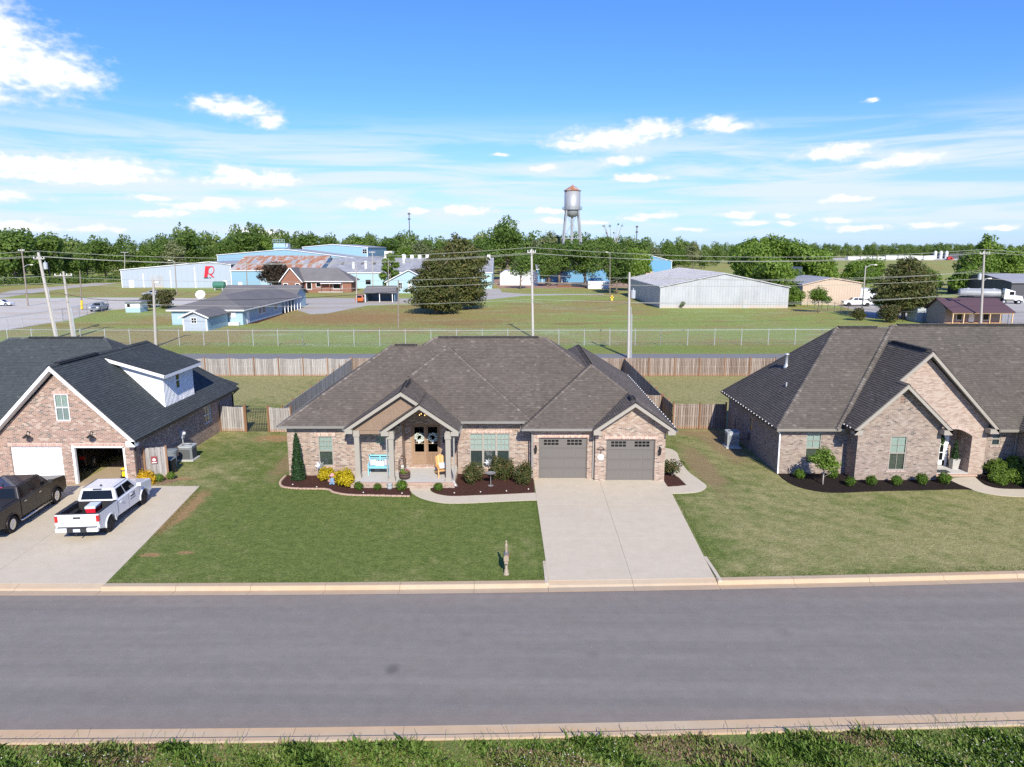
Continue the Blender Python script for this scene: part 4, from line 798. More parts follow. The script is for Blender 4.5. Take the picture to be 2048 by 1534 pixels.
for (a, b, z) in ((-24.45, -21.4, 2.17), (-27.95, -24.86, 2.17), (-25.15, -24.19, 5.13)): MB().box(a, b, y - .012, y + .06, z + .004, z + .21).build('soldier_course', 'soldier_left', L)
MB().box(-25.1, -24.24, y - .035, y + .06, 3.535, 3.616).build('sill', 'soldier_left', L)
m = MB()    # dark, roomy garage interior
for f in ([(-21.5, 37.55, 0), (-21.5, 46, 0), (-21.5, 46, 2.6), (-21.5, 37.55, 2.6)], [(-28.3, 46, 0), (-21.5, 46, 0), (-21.5, 46, 2.6), (-28.3, 46, 2.6)], [(-28.3, 37.6, 2.6), (-21.5, 37.6, 2.6), (-21.5, 46, 2.6), (-28.3, 46, 2.6)], [(-28.3, 37.55, 0), (-28.3, 46, 0), (-28.3, 46, 2.6), (-28.3, 37.55, 2.6)]): m.face(f)
m.build('garage_interior', 'white', L)
rf = Roof(77); ML = 1.0
gx0, gx1 = -28.95, -20.63; zr = ZL + ML * (gx1 - gx0) / 2
a = (-24.79, 36.95, zr); b = (-24.79, 47.2, zr)
rf.face([(gx1, 36.95, ZL), (gx1, 51.75, ZL), b, a]); rf.face([(gx0, 51.7, ZL), (gx0, 36.95, ZL), a, b]); rf.face([(gx1, 51.75, ZL), (gx0, 51.75, ZL), b])
caps(rf.cap, a, b, 4); caps(rf.cap, (gx1, 51.75, ZL), b, 5)
MH = rf.hip(-40.2, -21.2, 40.75, 53.25, ZL, .70, 'x')
# shed dormer: its roof leaves the ridge and runs out almost level
rf.face([(-20.95, 41.55, 5.42), (-20.95, 46.55, 5.42), (-24.95, 47.3, 6.62), (-24.95, 41.55, 6.62)], lift=.03)
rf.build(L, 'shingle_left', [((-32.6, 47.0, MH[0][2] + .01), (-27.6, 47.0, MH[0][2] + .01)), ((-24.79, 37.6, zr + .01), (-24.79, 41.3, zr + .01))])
m = MB(); rake(m, (gx0, 36.95, ZL), a, .24); rake(m, a, (gx1, 36.95, ZL), .24); m.box(gx1 - .48, gx1, 36.91, 37.38, ZL - .34, ZL - .03); m.box(gx0, gx0 + .48, 36.91, 37.38, ZL - .34, ZL - .03)
m.build('fascia', 'trim_white', L)
m = MB(); ap = Vector((-24.79, 0, zr)); 
for (xa, xb) in ((gx0, -24.79), (-24.79, gx1)):
    za = ZL if xa == gx0 else zr; zb = zr if xa == gx0 else ZL; m.face([(xa, 36.95, za - .28), (xb, 36.95, zb - .28), (xb, 37.4, zb - .28), (xa, 37.4, za - .28)])
m.box(gx1 - .36, gx1, 37.4, 51.7, ZL - .12, ZL - .1); m.build('soffit', 'trim_white', L)
gutter(L, (gx1, 51.7, ZL), (gx1, 37.0, ZL), 'gutter_dark', (1, 0, 0)); downspout(L, [(gx1 - .05, 37.35, ZL - .1), (-20.93, 37.5, 2.3), (-20.93, 37.5, .05)], 'gutter_dark'); downspout(L, [(gx1 + .05, 51.5, ZL - .1), (-20.93, 51.3, 2.2), (-20.93, 51.3, .05)], 'gutter_dark')
# dormer cheek (smooth, facing the street), front with battens, small sash
zf = lambda x: ZL + ML * (gx1 - x)
m = MB(); m.face([(-21.35, 42.0, zf(-21.35) - .05), (-24.6, 42.0, zf(-24.6) - .05), (-24.6, 42.0, 6.45), (-21.35, 42.0, 5.50)]); m.face([(-21.35, 46.0, zf(-21.35) - .05), (-21.35, 46.0, 5.5), (-24.6, 46.0, 6.45), (-24.6, 46.0, zf(-24.6) - .05)])
m.build('dormer_cheek', 'board_white', L)
m = MB(); wall_face(m, (-21.35, 0, 0), (0, 1, 0), (1, 0, 0), [(42.0, zf(-21.35) - .05), (46.0, zf(-21.35) - .05), (46.0, 5.5), (42.0, 5.5)], [(43.7, 44.25, 4.15, 5.2)], .1)
dw = m.build('dormer_wall', 'board_white', L)
for k in range(24):
    yy = 42.03 + k * .171
    if 43.6 < yy < 44.3:
        MB().box(-21.35, -21.32, yy - .024, yy + .024, zf(-21.35), 4.1).build('batten', 'board_white', dw); continue
    MB().box(-21.35, -21.31, yy - .024, yy + .024, zf(-21.35), 5.4).build('batten', 'board_white', dw)
window(L, (-21.35, 43.7, 4.15), (0, 1, 0), (1, 0, 0), .55, 1.05, grid=None, mats=('trim_white', 'interior', 'interior'), fw=.04)
m = MB()
for (p, q) in (((-20.95, 41.55, 5.42), (-24.95, 41.55, 6.62)),): rake(m, p, q, .2, .03, (0, -1, 0), .0)
m.box(-21.0, -20.94, 41.52, 46.55, 5.22, 5.42); m.build('fascia', 'trim_white', L)
window(L, (gw[0], y, gw[2]), (1, 0, 0), S, .78, 1.51, grid=(2, 1), lower_grid=(2, 1), mats=('trim_white', 'blind_pale', 'blind_pale'), fw=.055)
window(L, (-20.98, lw[0], lw[2]), (0, 1, 0), (1, 0, 0), 1.1, 1.2, grid=None, mats=('trim_white', 'blind_white', 'blind_white'))
garage_door(L, -27.83, -24.98, y + .12, .02, 2.17, 'garage_white', lights=False)
m = MB(); m.box(-24.40, -24.26, y - .03, y + .14, .0, 2.24); m.box(-21.58, -21.48, y - .015, y + .14, .0, 2.17); m.box(-24.32, -21.5, y - .015, y + .14, 2.1, 2.19); m.build('door_casing', 'trim_white', L)
for x in (-26.6, -23.12):
    m = MB(); m.lathe([(.05, 0), (.05, .03)], 8, (x, y - .03, 3.0)); m.tube([(x, y - .02, 3.02), (x, y - .2, 3.1), (x, y - .3, 2.98), (x, y - .3, 2.9)], .018, 6); m.lathe([(.03, .12), (.08, .08), (.2, -.02), (.21, -.05), (.19, -.05), (.06, .05)], 14, (x, y - .3, 2.82)); m.build('barn_lamp', 'black_metal', L, smooth=True)

# ------------------------------------------------------------------ the house on the right
Q = thing('brick_house', (22, 38, 0), 'tan brick house with steep brown roof, twin front gables and arched entry', 'house')
w = MB(); ZR, MR = 2.85, .97
wl = (17.03, 17.93, .62, 2.5); wf = (21.25, 22.2, .62, 2.62); ws = (27.8, 28.32, 1.7, 2.5)
wall_face(w, (0, 39.15, 0), (1, 0, 0), S, [(15.55, -.05), (19.45, -.05), (19.45, ZR), (15.55, ZR)], [wl], .12)
wall_face(w, (15.55, 0, 0), (0, 1, 0), (-1, 0, 0), [(39.15, -.05), (49.0, -.05), (49.0, ZR), (39.15, ZR)], [(43.9, 44.55, 1.2, 2.2)], .1)
wall_face(w, (19.4, 0, 0), (0, 1, 0), (-1, 0, 0), [(37.95, -.05), (39.15, -.05), (39.15, 3.2), (37.95, 3.2)])
wall_face(w, (0, 37.95, 0), (1, 0, 0), S, [(19.4, -.05), (24.05, -.05), (24.05, 3.3), (21.66, 5.5), (19.4, 3.3)], [wf, (21.55, 21.82, 4.45, 5.0)], .12)
wall_face(w, (24.05, 0, 0), (0, 1, 0), (1, 0, 0), [(37.95, -.05), (40.4, -.05), (40.4, 3.2), (37.95, 3.2)])
w.build('wall', 'brick_right', Q); w = MB()
wall_face(w, (0, 39.2, 0), (1, 0, 0), S, [(27.35, -.05), (29.25, -.05), (29.25, ZR), (27.35, ZR)], [ws], .12)
wall_face(w, (29.25, 0, 0), (0, 1, 0), (-1, 0, 0), [(31.0, -.05), (39.2, -.05), (39.2, ZR), (31.0, ZR)])
wall_face(w, (27.35, 0, 0), (0, 1, 0), (1, 0, 0), [(38.97, -.05), (39.2, -.05), (39.2, ZR), (38.97, ZR)])
w.build('wall', 'brick_right', Q); MB().box(15.6, 29.2, 47, 49.0, -.05, ZR).build('wall', 'brick_right', Q)
w = MB(); yA = 38.97; ax0, ax1 = 24.4, 26.5; npt = 10
arch = [(ax0 + (ax1 - ax0) * i / npt, 2.35 + .42 * math.sin(math.pi * i / npt)) for i in range(npt + 1)]
for (p, q) in zip(arch[:-1], arch[1:]):
    top = lambda x: 7.0 - 1.0 * abs(x - 23.4)
    w.face([(p[0], yA, p[1]), (q[0], yA, q[1]), (q[0], yA, top(q[0])), (p[0], yA, top(p[0]))]); w.face([(p[0], yA, p[1]), (p[0], yA + .5, p[1]), (q[0], yA + .5, q[1]), (q[0], yA, q[1])])
wall_face(w, (0, yA, 0), (1, 0, 0), S, [(ax1, -.05), (27.35, -.05), (27.35, 3.05), (ax1, 3.9)]); wall_face(w, (0, yA, 0), (1, 0, 0), S, [(19.6, 3.1), (24.4, 3.1), (24.4, 6.0), (23.4, 7.0), (19.6, 3.3)]); wall_face(w, (0, yA, 0), (1, 0, 0), S, [(24.06, -.05), (24.4, -.05), (24.4, 3.2), (24.06, 3.2)])
wall_face(w, (ax1, 0, 0), (0, 1, 0), (-1, 0, 0), [(yA, -.05), (40.4, -.05), (40.4, 3.0), (yA, 2.36)]); wall_face(w, (0, 40.4, 0), (1, 0, 0), S, [(24.05, -.05), (26.5, -.05), (26.5, 3.2), (24.05, 3.2)])
w.build('entry_wall', 'stone_right', Q)
m = MB()
for (p, q) in zip(arch[:-1], arch[1:]): m.solid([(p[0], yA - .02, p[1] - .005), (q[0], yA - .02, q[1] - .005), (q[0], yA - .02, q[1] + .22), (p[0], yA - .02, p[1] + .22), (p[0], yA + .05, p[1] - .005), (q[0], yA + .05, q[1] - .005), (q[0], yA + .05, q[1] + .22), (p[0], yA + .05, p[1] + .22)], [(0, 1, 2, 3), (0, 4, 5, 1), (2, 6, 7, 3)])
m.build('arch', 'soldier_right', Q)
for bx_ in ((21.15, 22.3, 37.915, 38.0, .53, .616), (16.93, 18.03, 39.115, 39.2, .53, .616), (27.72, 28.4, 39.165, 39.25, 1.615, 1.696)): MB().box(*bx_).build('sill', 'soldier_right', Q)
MB().box(21.55, 21.82, 38.0, 38.04, 4.45, 5.0).build('gable_vent', 'cabin_red', Q)
m = MB()
for k in range(6): m.box(21.56, 21.81, 37.96, 38.0, 4.47 + k * .09, 4.50 + k * .09)
m.build('louvre', 'trim_taupe', Q)
rf = Roof(150)
R1 = rf.hip(15.1, 27.0, 38.7, 49.4, ZR, MR, 'x', back=False, faces='NW')
R2 = rf.hip(18.45, 42.0, 38.55, 49.55, ZR, MR, 'x', faces='NE')
yq = lambda y, e: ZR + MR * (y - e)
rf.face([(15.1, 38.7, ZR), (19.3, 38.7, ZR), (19.3, 42.9, yq(42.9, 38.7))]); rf.face([(19.3, 39.3, yq(39.3, 38.7)), (25.0, 39.3, yq(39.3, 38.7)), (25.0, 44.05, R1[0][2]), R1[0], (19.3, 42.9, yq(42.9, 38.7))])
rf.face([(19.2, 39.3, yq(39.3, 38.55)), (27.4, 39.3, yq(39.3, 38.55)), (27.4, 44.05, R2[0][2]), R2[0]]); rf.face([(27.4, 38.55, ZR), (42, 38.55, ZR), R2[1], (27.4, 44.05, R2[0][2])])
zg = 3.1; mg = .95
g1a = (21.66, 37.5, zg + mg * 2.7); rf.face([(18.96, 41.3, zg), (18.96, 37.5, zg), g1a, (21.66, 42.3, g1a[2])], .01); rf.face([(24.36, 37.5, zg), (24.36, 41.0, zg), (21.66, 41.0, g1a[2]), g1a], .01)
g2a = (23.4, 38.5, zg + mg * 4.44); g2b = (23.4, 43.6, g2a[2])
rf.face([(18.96, 43.4, zg), (18.96, 38.5, zg), g2a, g2b], .006); rf.face([(27.65, 38.5, 2.9), (27.65, 43.4, 2.9), g2b, g2a], .006)
caps(rf.cap, g1a, (21.66, 38.6, g1a[2]), 8); caps(rf.cap, g2a, g2b, 9)
wing = rf.hip(28.8, 37.5, 30.6, 41.0, ZR, .95, 'y', back=False)
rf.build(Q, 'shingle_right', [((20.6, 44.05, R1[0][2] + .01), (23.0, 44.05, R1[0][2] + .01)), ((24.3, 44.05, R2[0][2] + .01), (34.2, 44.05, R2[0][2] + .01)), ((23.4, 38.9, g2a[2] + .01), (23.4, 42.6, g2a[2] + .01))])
m = MB(); rake(m, (18.96, 37.5, zg), g1a, .22); rake(m, g1a, (24.36, 37.5, zg), .22); m.build('fascia', 'trim_taupe', Q)
m = MB(); rake(m, (19.2, 38.5, zg + .23), g2a, .22); rake(m, g2a, (27.65, 38.5, 2.9), .22); m.build('fascia', 'trim_taupe', Q)
for bx_ in ((18.96, 19.42, 37.46, 37.95, zg - .3, zg - .03), (23.9, 24.36, 37.46, 37.95, zg - .3, zg - .03), (27.15, 27.65, 38.46, 38.97, 2.6, 2.87)): MB().box(*bx_).build('cornice_return', 'trim_taupe', Q)
for bx_ in ((15.1, 18.97, 38.66, 38.72, ZR - .16, ZR), (27.6, 28.9, 38.5, 38.56, ZR - .16, ZR)): MB().box(*bx_).build('eave_board', 'trim_taupe', Q)
m = MB(); m.box(15.12, 15.54, 38.72, 49.3, ZR - .13, ZR - .1); m.box(15.12, 19.0, 38.72, 39.14, ZR - .13, ZR - .1); m.box(27.4, 29.2, 38.57, 39.19, ZR - .13, ZR - .1); m.build('soffit', 'soffit', Q)
gutter(Q, (15.1, 38.75, ZR), (15.1, 49.3, ZR), 'gutter_dark', (-1, 0, 0)); gutter(Q, (18.96, 37.55, zg), (18.96, 39.2, zg), 'gutter_dark', (-1, 0, 0)); gutter(Q, (15.1, 38.7, ZR), (18.9, 38.7, ZR), 'trim_taupe', S); gutter(Q, (27.7, 38.55, ZR), (28.8, 38.55, ZR), 'trim_taupe', S)
downspout(Q, [(15.1, 38.78, ZR - .1), (15.46, 39.08, 2.5), (15.5, 39.1, .05)], 'trim_white'); downspout(Q, [(29.0, 38.5, ZR - .1), (29.15, 39.1, 2.5), (29.15, 39.12, .05)], 'trim_taupe')
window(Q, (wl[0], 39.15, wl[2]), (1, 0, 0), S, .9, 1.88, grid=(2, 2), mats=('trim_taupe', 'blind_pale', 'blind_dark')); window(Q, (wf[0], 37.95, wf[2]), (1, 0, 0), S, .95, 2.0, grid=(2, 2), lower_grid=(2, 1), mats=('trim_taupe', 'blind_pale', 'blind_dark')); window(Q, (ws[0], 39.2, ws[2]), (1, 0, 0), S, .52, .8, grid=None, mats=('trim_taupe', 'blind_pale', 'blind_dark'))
window(Q, (15.55, 44.55, 1.2), (0, -1, 0), (-1, 0, 0), .65, 1.0, grid=None, mats=('trim_taupe', 'blind_dark', 'interior'))
m = MB(); m.box(24.06, 26.49, 38.9, 40.4, -.05, .15); m.box(24.1, 26.8, 38.62, 38.9, -.05, .12); m.build('porch_floor', 'concrete_porch', Q)
m = MB()
for i in range(32): m.box(24.1 + i * .0845, 24.1 + i * .0845 + .077, 38.56, 38.74, .05, .155)
m.build('rowlock_edge', 'brick_cap', Q)
m = MB()     # white entry door, three by four lights
dx0, dx1, dz0, dz1, dy = 24.95, 25.9, .2, 2.5, 40.3
for (a, b, c, e) in ((dx0, dx0 + .13, dz0, dz1), (dx1 - .13, dx1, dz0, dz1), (dx0, dx1, dz0, dz0 + .3), (dx0, dx1, dz1 - .13, dz1)): m.box(a, b, dy, dy + .05, c, e)
for k in (1, 2): m.box(dx0 + .13 + .23 * k - .02, dx0 + .13 + .23 * k + .02, dy + .003, dy + .05, dz0 + .3, dz1 - .13)
for k in (1, 2, 3): z = dz0 + .3 + (dz1 - dz0 - .43) * k / 4; m.box(dx0 + .13, dx1 - .13, dy + .006, dy + .05, z - .02, z + .02)
d = m.build('front_door', 'trim_white', Q); MB().box(dx0 + .12, dx1 - .12, dy + .03, dy + .04, dz0 + .28, dz1 - .12).build('pane', 'glass_dark', d)
m = MB(); m.tube([(dx0 + .07, dy, 1.0), (dx0 + .07, dy - .05, 1.03), (dx0 + .07, dy - .05, 1.25), (dx0 + .07, dy, 1.3)], .014, 6); m.build('handle', 'black_metal', d)
m = MB(); m.box(dx0 - .12, dx0, dy - .04, dy + .08, .15, 2.62); m.box(dx1, dx1 + .12, dy - .04, dy + .08, .15, 2.62); m.box(dx0 - .12, dx1 + .12, dy - .04, dy + .08, 2.5, 2.62); m.build('door_casing', 'trim_white', Q)
m = MB(); vx, vy = 17.75, 44.7; vz = ZR + MR * (vx - 15.1); m.lathe([(.17, -.12), (.17, .0), (.1, .14), (.085, .2), (.085, .75), (.15, .78), (.15, .85), (.05, .88)], 12, (vx, vy, vz)); m.build('flue', 'galv', Q, smooth=True)
m = MB(); m.tube([(16.9, 42.3, ZR + MR * 1.75), (16.9, 42.3, ZR + MR * 1.75 + .3)], .05, 8); m.build('vent_pipe', 'galv', Q)
# clips of the festoon lights along two gutters
def clips(parent, a, b, n):
    a = Vector(a); b = Vector(b)
    for i in range(n): p = a + (b - a) * (i + .5) / n; m = MB(); m.lathe([(.0, -.04), (.035, -.01), (.035, .02), (0, .05)], 6, p); m.build('festoon_bulb', 'white', parent)
clips(Q, (15.02, 39.0, ZR + .03), (15.02, 49.2, ZR + .03), 20); clips(Q, (18.88, 37.7, zg + .03), (18.88, 39.2, zg + .03), 4); clips(H, (9.13, 37.8, ZE + .03), (9.13, 54.5, ZE + .03), 28)
# ------------------------------------------------------------------ wooden fences: posts, rails and every board its own piece
def board_mesh(w, h, t, ear=True):
    m = MB(); e = .02 if ear else 0; m.extrude_y([(-w / 2, 0), (w / 2, 0), (w / 2, h - e), (w / 2 - e, h), (-w / 2 + e, h), (-w / 2, h - e)], -t / 2, t / 2); return m.mesh('board')
BM_ = {k: board_mesh(.138, 1.83, .018) for k in ('fence_grey', 'fence_brown')}
for k, me in BM_.items(): me.materials.append(MAT[k])
PM_ = MB().box(-.05, .05, -.05, .05, 0, 2.0).mesh('post'); PM_.materials.append(MAT['post_wood'])
def wood_fence(a, b, mat, label, bay=2.44, shadow=True, sag=0.0, cat='fence', group=None, posts=True, skip=None, post_side=-1):
    a = Vector((*a, 0)); b = Vector((*b, 0)); d = b - a; Ln = d.length; d.normalize(); ang = math.atan2(d.y, d.x)
    root = thing('wood_fence', a, label, cat, group, ang); nb = max(1, round(Ln / bay)); st = Ln / nb; rng = random.Random(int(Ln * 100))
    for i in range(nb + 1):
        o = link('post', PM_, root, (i * st, post_side * .07, 0)); o.scale = (1, 1, .97 + rng.random() * .04)
    for i in range(nb):
        for z in (.28, .98, 1.66):
            m = MB(); m.box(i * st, (i + 1) * st, -.02, .02, z - .045, z + .045); m.build('rail', mat, root, local=True)
        n = int(st / (.17 if shadow else .142)); 
        for side in ((-1, 1) if shadow else (-1,)):
            nn = n if side < 0 else n
            for k in range(nn):
                x = (k + (.5 if side < 0 else 1.0)) * st / nn
                if side > 0 and k == nn - 1: continue
                s = 1 - sag * math.sin(math.pi * x / st)
                o = link('board', BM_[mat], root, (i * st + x, side * .032, .03)); o.scale = (1, 1, s + rng.uniform(-.006, .006)); o.rotation_euler = (0, rng.uniform(-.006, .006), 0)
    return root
wood_fence((-34, 70.9), (-16.4, 70.9), 'fence_grey', 'weathered grey board fence across the back of the left yard', 2.5, sag=.05)
wood_fence((-16.4, 70.9), (11.5, 70.9), 'fence_brown', 'brown shadowbox fence mostly hidden behind the middle house', shadow=True)
wood_fence((11.5, 70.9), (27.0, 70.9), 'fence_brown', 'brown shadowbox fence across the back of the right yard', 2.44)
wood_fence((-16.3, 48.6), (-16.4, 70.8), 'fence_grey', 'grey board fence running back along the left edge of the middle roof', 2.44, shadow=False, post_side=1)
wood_fence((-20.95, 48.9), (-19.02, 48.72), 'fence_grey', 'short grey fence panel between the left house and the iron gate', 1.9, sag=.03)
wood_fence((-17.38, 48.6), (-15.7, 48.45), 'fence_grey', 'short grey fence panel between iron gate and middle house', 1.9, sag=.05)
wood_fence((11.5, 70.8), (11.55, 52.7), 'fence_brown', 'shaded board fence running back beside the right edge of the middle roof', 2.44, shadow=False, post_side=1)
wood_fence((9.2, 52.5), (11.5, 52.6), 'fence_brown', 'short fence section tucked behind the middle house corner, by the long shaded fence', 1.15)
wood_fence((11.58, 52.6), (11.68, 49.62), 'fence_brown', 'short shaded fence return meeting the front fence panels', 1.5, shadow=False, post_side=1)
wood_fence((11.72, 49.5), (15.5, 49.5), 'fence_brown', 'two front-facing shadowbox panels between middle and right houses', 1.9)
wood_fence((-20.83, 38.12), (-19.75, 38.5), 'fence_grey', 'stub fence screen hiding the bins, red sign on it', 1.14, shadow=False)
g = thing('iron_gate', (-18.2, 48.66, 0), 'black iron picket gate between two grey fence panels', 'gate')
m = MB(); 
for z in (.12, 1.45, 1.68): m.box(-.8, .8, -.015, .015, z, z + .035)
for x in (-.8, .8): m.box(x - .03, x + .03, -.025, .025, .02, 1.74)
m.build('gate_frame', 'black_metal', g, local=True)
for k in range(13): MB().box(-.72 + k * .12 - .013, -.72 + k * .12 + .013, -.013, .013, .1, 1.72).build('picket', 'black_metal', g, local=True)
for x in (-.9, .86): o = link('post', PM_, g, (x, -.06, 0))
s = thing('warning_sign', (-20.33, 38.22, .95), 'small maroon sign with white emblem on the stub fence', 'sign', rz=.34)
MB().box(-.15, .15, -.06, -.048, 0, .42).build('plate', 'sign_maroon', s, local=True)
m = MB(); m.box(-.11, .11, -.0665, -.061, .05, .085); m.lathe([(.0, 0), (.075, .0)], 14, (0, 0, 0)); 
m2 = MB(); m2.box(-.12, .12, -.066, -.061, .03, .08)
c = [(.085 * math.cos(a), .22 + .085 * math.sin(a)) for a in [2 * math.pi * i / 14 for i in range(14)]]; m2.extrude_y(c, -.066, -.061); m2.build('emblem', 'white', s, local=True)

# ------------------------------------------------------------------ plants
def quads(rng, C, Nn, size, aspect=.6):
    """leaf quads at points C with normals Nn"""
    n = len(C); rnd = rng.normal(size=(n, 3)); t = np.cross(Nn, rnd); t /= np.linalg.norm(t, axis=1, keepdims=True) + 1e-9; b = np.cross(Nn, t); s = (size * rng.uniform(.6, 1.3, n))[:, None]
    V = np.stack([C - t * s, C - b * s * aspect, C + t * s, C + b * s * aspect], 1).reshape(-1, 3); F = np.arange(4 * n).reshape(n, 4); return V, F
def leafball(rng, lobes, n, size, shell=.55, up=.35, aspect=.6):
    vol = np.array([l[3] * l[4] * l[5] for l in lobes]) ** .75; cnt = rng.multinomial(n, vol / vol.sum()); Cs, Ns = [], []
    for l, k in zip(lobes, cnt):
        d = rng.normal(size=(k, 3)); d /= np.linalg.norm(d, axis=1, keepdims=True) + 1e-9; r = shell + (1 - shell) * rng.random(k) ** .6
        r *= 1 + .12 * np.sin(d[:, 0] * 5 + l[0]) * np.sin(d[:, 1] * 6 + l[1]) + .1 * np.sin(d[:, 2] * 7 + l[2] * 3)
        C = d * r[:, None] * np.array(l[3:6]) + np.array(l[:3]); Nn = d + rng.normal(size=(k, 3)) * .55 + np.array([0, 0, up]); Nn /= np.linalg.norm(Nn, axis=1, keepdims=True); Cs.append(C); Ns.append(Nn)
    C = np.concatenate(Cs); Nn = np.concatenate(Ns); V, F = quads(rng, C, Nn, size, aspect); tint = np.clip(rng.normal(.5, .22, len(F)), 0, 1); return V, F, tint
def clumps(rng, lobes, per, rel=.34):
    out = []
    for l in lobes:
        for _ in range(per):
            d = rng.normal(size=3); d /= np.linalg.norm(d); d[2] = d[2] * .9 + .1; k = rng.uniform(.62, 1.02); r = rel * rng.uniform(.6, 1.25)
            out.append((l[0] + d[0] * l[3] * k, l[1] + d[1] * l[4] * k, l[2] + d[2] * l[5] * k, l[3] * r, l[4] * r, l[5] * r * .8))
    return out
def limbs(mb, rng, h, r, spread, n, z0=.3, z1=.75, lean=0):
    mb.tube([(0, 0, -.1), (lean * .2, 0, h * .2), (lean * .6, 0, h * .5), (lean, 0, h * .8)], [r * 1.25, r, r * .75, r * .25], 8)
    for i in range(n):
        a = 2 * math.pi * i / n + rng.uniform(-.5, .5); z = h * (z0 + (z1 - z0) * i / max(1, n - 1)); L = spread * rng.uniform(.55, .9); p = Vector((0, 0, z)); q = p + Vector((math.cos(a) * L * .5, math.sin(a) * L * .5, L * .45)); e = p + Vector((math.cos(a) * L, math.sin(a) * L, L * .8))
        mb.tube([p, q, e], [r * .5, r * .32, r * .1], 6)
TREES = {}
def tree_proto(key, h, rx, trunk, leafmat, n, size, seed, shape='round', bark='bark', tr=.28, nl=9, sparse=False):
    rng = np.random.default_rng(seed); lobes = []
    if shape == 'round':
        for i in range(nl):
            a = rng.uniform(0, 2 * math.pi); rr = rx * rng.uniform(.2, .72); z = rng.uniform(trunk + (h - trunk) * .2, h - (h - trunk) * .2); k = rng.uniform(.34, .55); lobes.append((math.cos(a) * rr, math.sin(a) * rr, z, rx * k, rx * k, (h - trunk) * rng.uniform(.17, .28)))
        lobes.append((0, 0, h - (h - trunk) * .25, rx * .5, rx * .5, (h - trunk) * .26)); lobes.append((0, 0, trunk + (h - trunk) * .45, rx * .62, rx * .62, (h - trunk) * .34))
        L2 = lobes + clumps(rng, lobes, 5)
    elif shape == 'cedar':
        for i in range(34):
            t = (i + .5) / 34; z = trunk + (h - trunk) * t; r = rx * float(np.interp(t, [0, .2, .45, .7, .88, 1], [.74, 1, .93, .72, .46, .16])) * rng.uniform(.85, 1.1); a = i * 2.4
            lobes.append((math.cos(a) * r * .5, math.sin(a) * r * .5, z, r * .55 + .3, r * .55 + .3, (h - trunk) * .10))
        lobes += [(0, 0, trunk + (h - trunk) * q, rx * (1.02 - q * .75) * .7, rx * (1.02 - q * .75) * .7, (h - trunk) * .14) for q in (.12, .3, .48, .64, .78)]
        L2 = lobes + clumps(rng, lobes, 4, .40)
    else:
        for i in range(nl): a = 2.4 * i; t = (i + .5) / nl; z = trunk + (h - trunk) * t; rr = rx * .6 * math.sin(math.pi * (t * .8 + .15)); lobes.append((math.cos(a) * rr, math.sin(a) * rr, z, rx * .4, rx * .4, rx * .34))
        L2 = lobes + clumps(rng, lobes, 4)
    V, F, t = leafball(rng, L2, n, size, .35 if sparse else .5); crown = np_mesh('crown', V, F, t, leafmat)
    mb = MB(); limbs(mb, random.Random(seed), h * .9, tr, rx * .9, 9 if sparse else 7, .22 if sparse else .3); tm = mb.mesh('trunk', smooth=True); tm.materials.append(MAT[bark]); TREES[key] = (tm, crown); return key
def plant(key, loc, label, cat='tree', group=None, scale=1.0, rz=0.0, name='tree', sz=None):
    root = thing(name, loc, label, cat, group, rz); root.scale = (scale, scale, sz or scale); link('trunk' if cat == 'tree' else 'stem', TREES[key][0], root); link('crown' if cat == 'tree' else 'foliage', TREES[key][1], root); return root
def shrub_proto(key, rx, h, leafmat, n, size, seed, shape='ball', stem=.04):
    rng = np.random.default_rng(seed); lobes = []
    if shape == 'ball': lobes = [(0, 0, h * .52, rx, rx, h * .5)] + [(rng.uniform(-.5, .5) * rx, rng.uniform(-.5, .5) * rx, h * rng.uniform(.35, .75), rx * .5, rx * .5, h * .28) for _ in range(7)]
    elif shape == 'mound':
        for _ in range(16): a = rng.uniform(0, 6.28); r = rx * rng.uniform(.2, .68); lobes.append((math.cos(a) * r, math.sin(a) * r, h * rng.uniform(.25, .62), rx * .42, rx * .42, h * .33))
    elif shape == 'cone':
        for i in range(18): t = i / 17; r = rx * (1 - t) ** .72 + .05; lobes.append((0, 0, .1 + h * .95 * t, r, r, h * .06))
    elif shape == 'open':
        for _ in range(14): a = rng.uniform(0, 6.28); r = rx * rng.uniform(.15, .72); lobes.append((math.cos(a) * r, math.sin(a) * r, h * rng.uniform(.3, .85), rx * .32, rx * .32, h * .15))
    V, F, t = leafball(rng, lobes, n, size, .62, .5, .5)
    m = np_mesh('foliage', V, F, t, leafmat); mb = MB(); mb.tube([(0, 0, -.05), (0, 0, h * .5)], [stem, stem * .5], 6)
    for i in range(5): a = i * 1.26; mb.tube([(0, 0, .02), (math.cos(a) * rx * .3, math.sin(a) * rx * .3, h * .4), (math.cos(a) * rx * .55, math.sin(a) * rx * .55, h * .7)], [stem * .5, stem * .35, stem * .15], 5)
    me = mb.mesh('stem'); me.materials.append(MAT['bark']); TREES[key] = (me, m)
def shrub(key, loc, label, group=None, s=1.0, rz=0.0, name='shrub'): return plant(key, loc, label, 'shrub', group, s, rz, name)
shrub_proto('box', .33, .58, 'leaf_box', 1500, .045, 3); shrub_proto('gold', .62, .95, 'leaf_gold', 3200, .06, 4, 'mound'); shrub_proto('yellow', .75, .95, 'leaf_yellow', 3600, .06, 5, 'mound'); shrub_proto('cypress', .36, 2.75, 'leaf_cypress', 5200, .06, 6, 'cone'); shrub_proto('redtip', .72, 1.4, 'leaf_red', 3200, .062, 7, 'mound'); shrub_proto('rose', .7, .9, 'leaf_red', 900, .06, 8, 'open'); shrub_proto('loropetalum', .85, 1.1, 'leaf_bright', 2400, .07, 9, 'mound'); shrub_proto('round_green', .5, .85, 'leaf_bright', 2400, .05, 10)
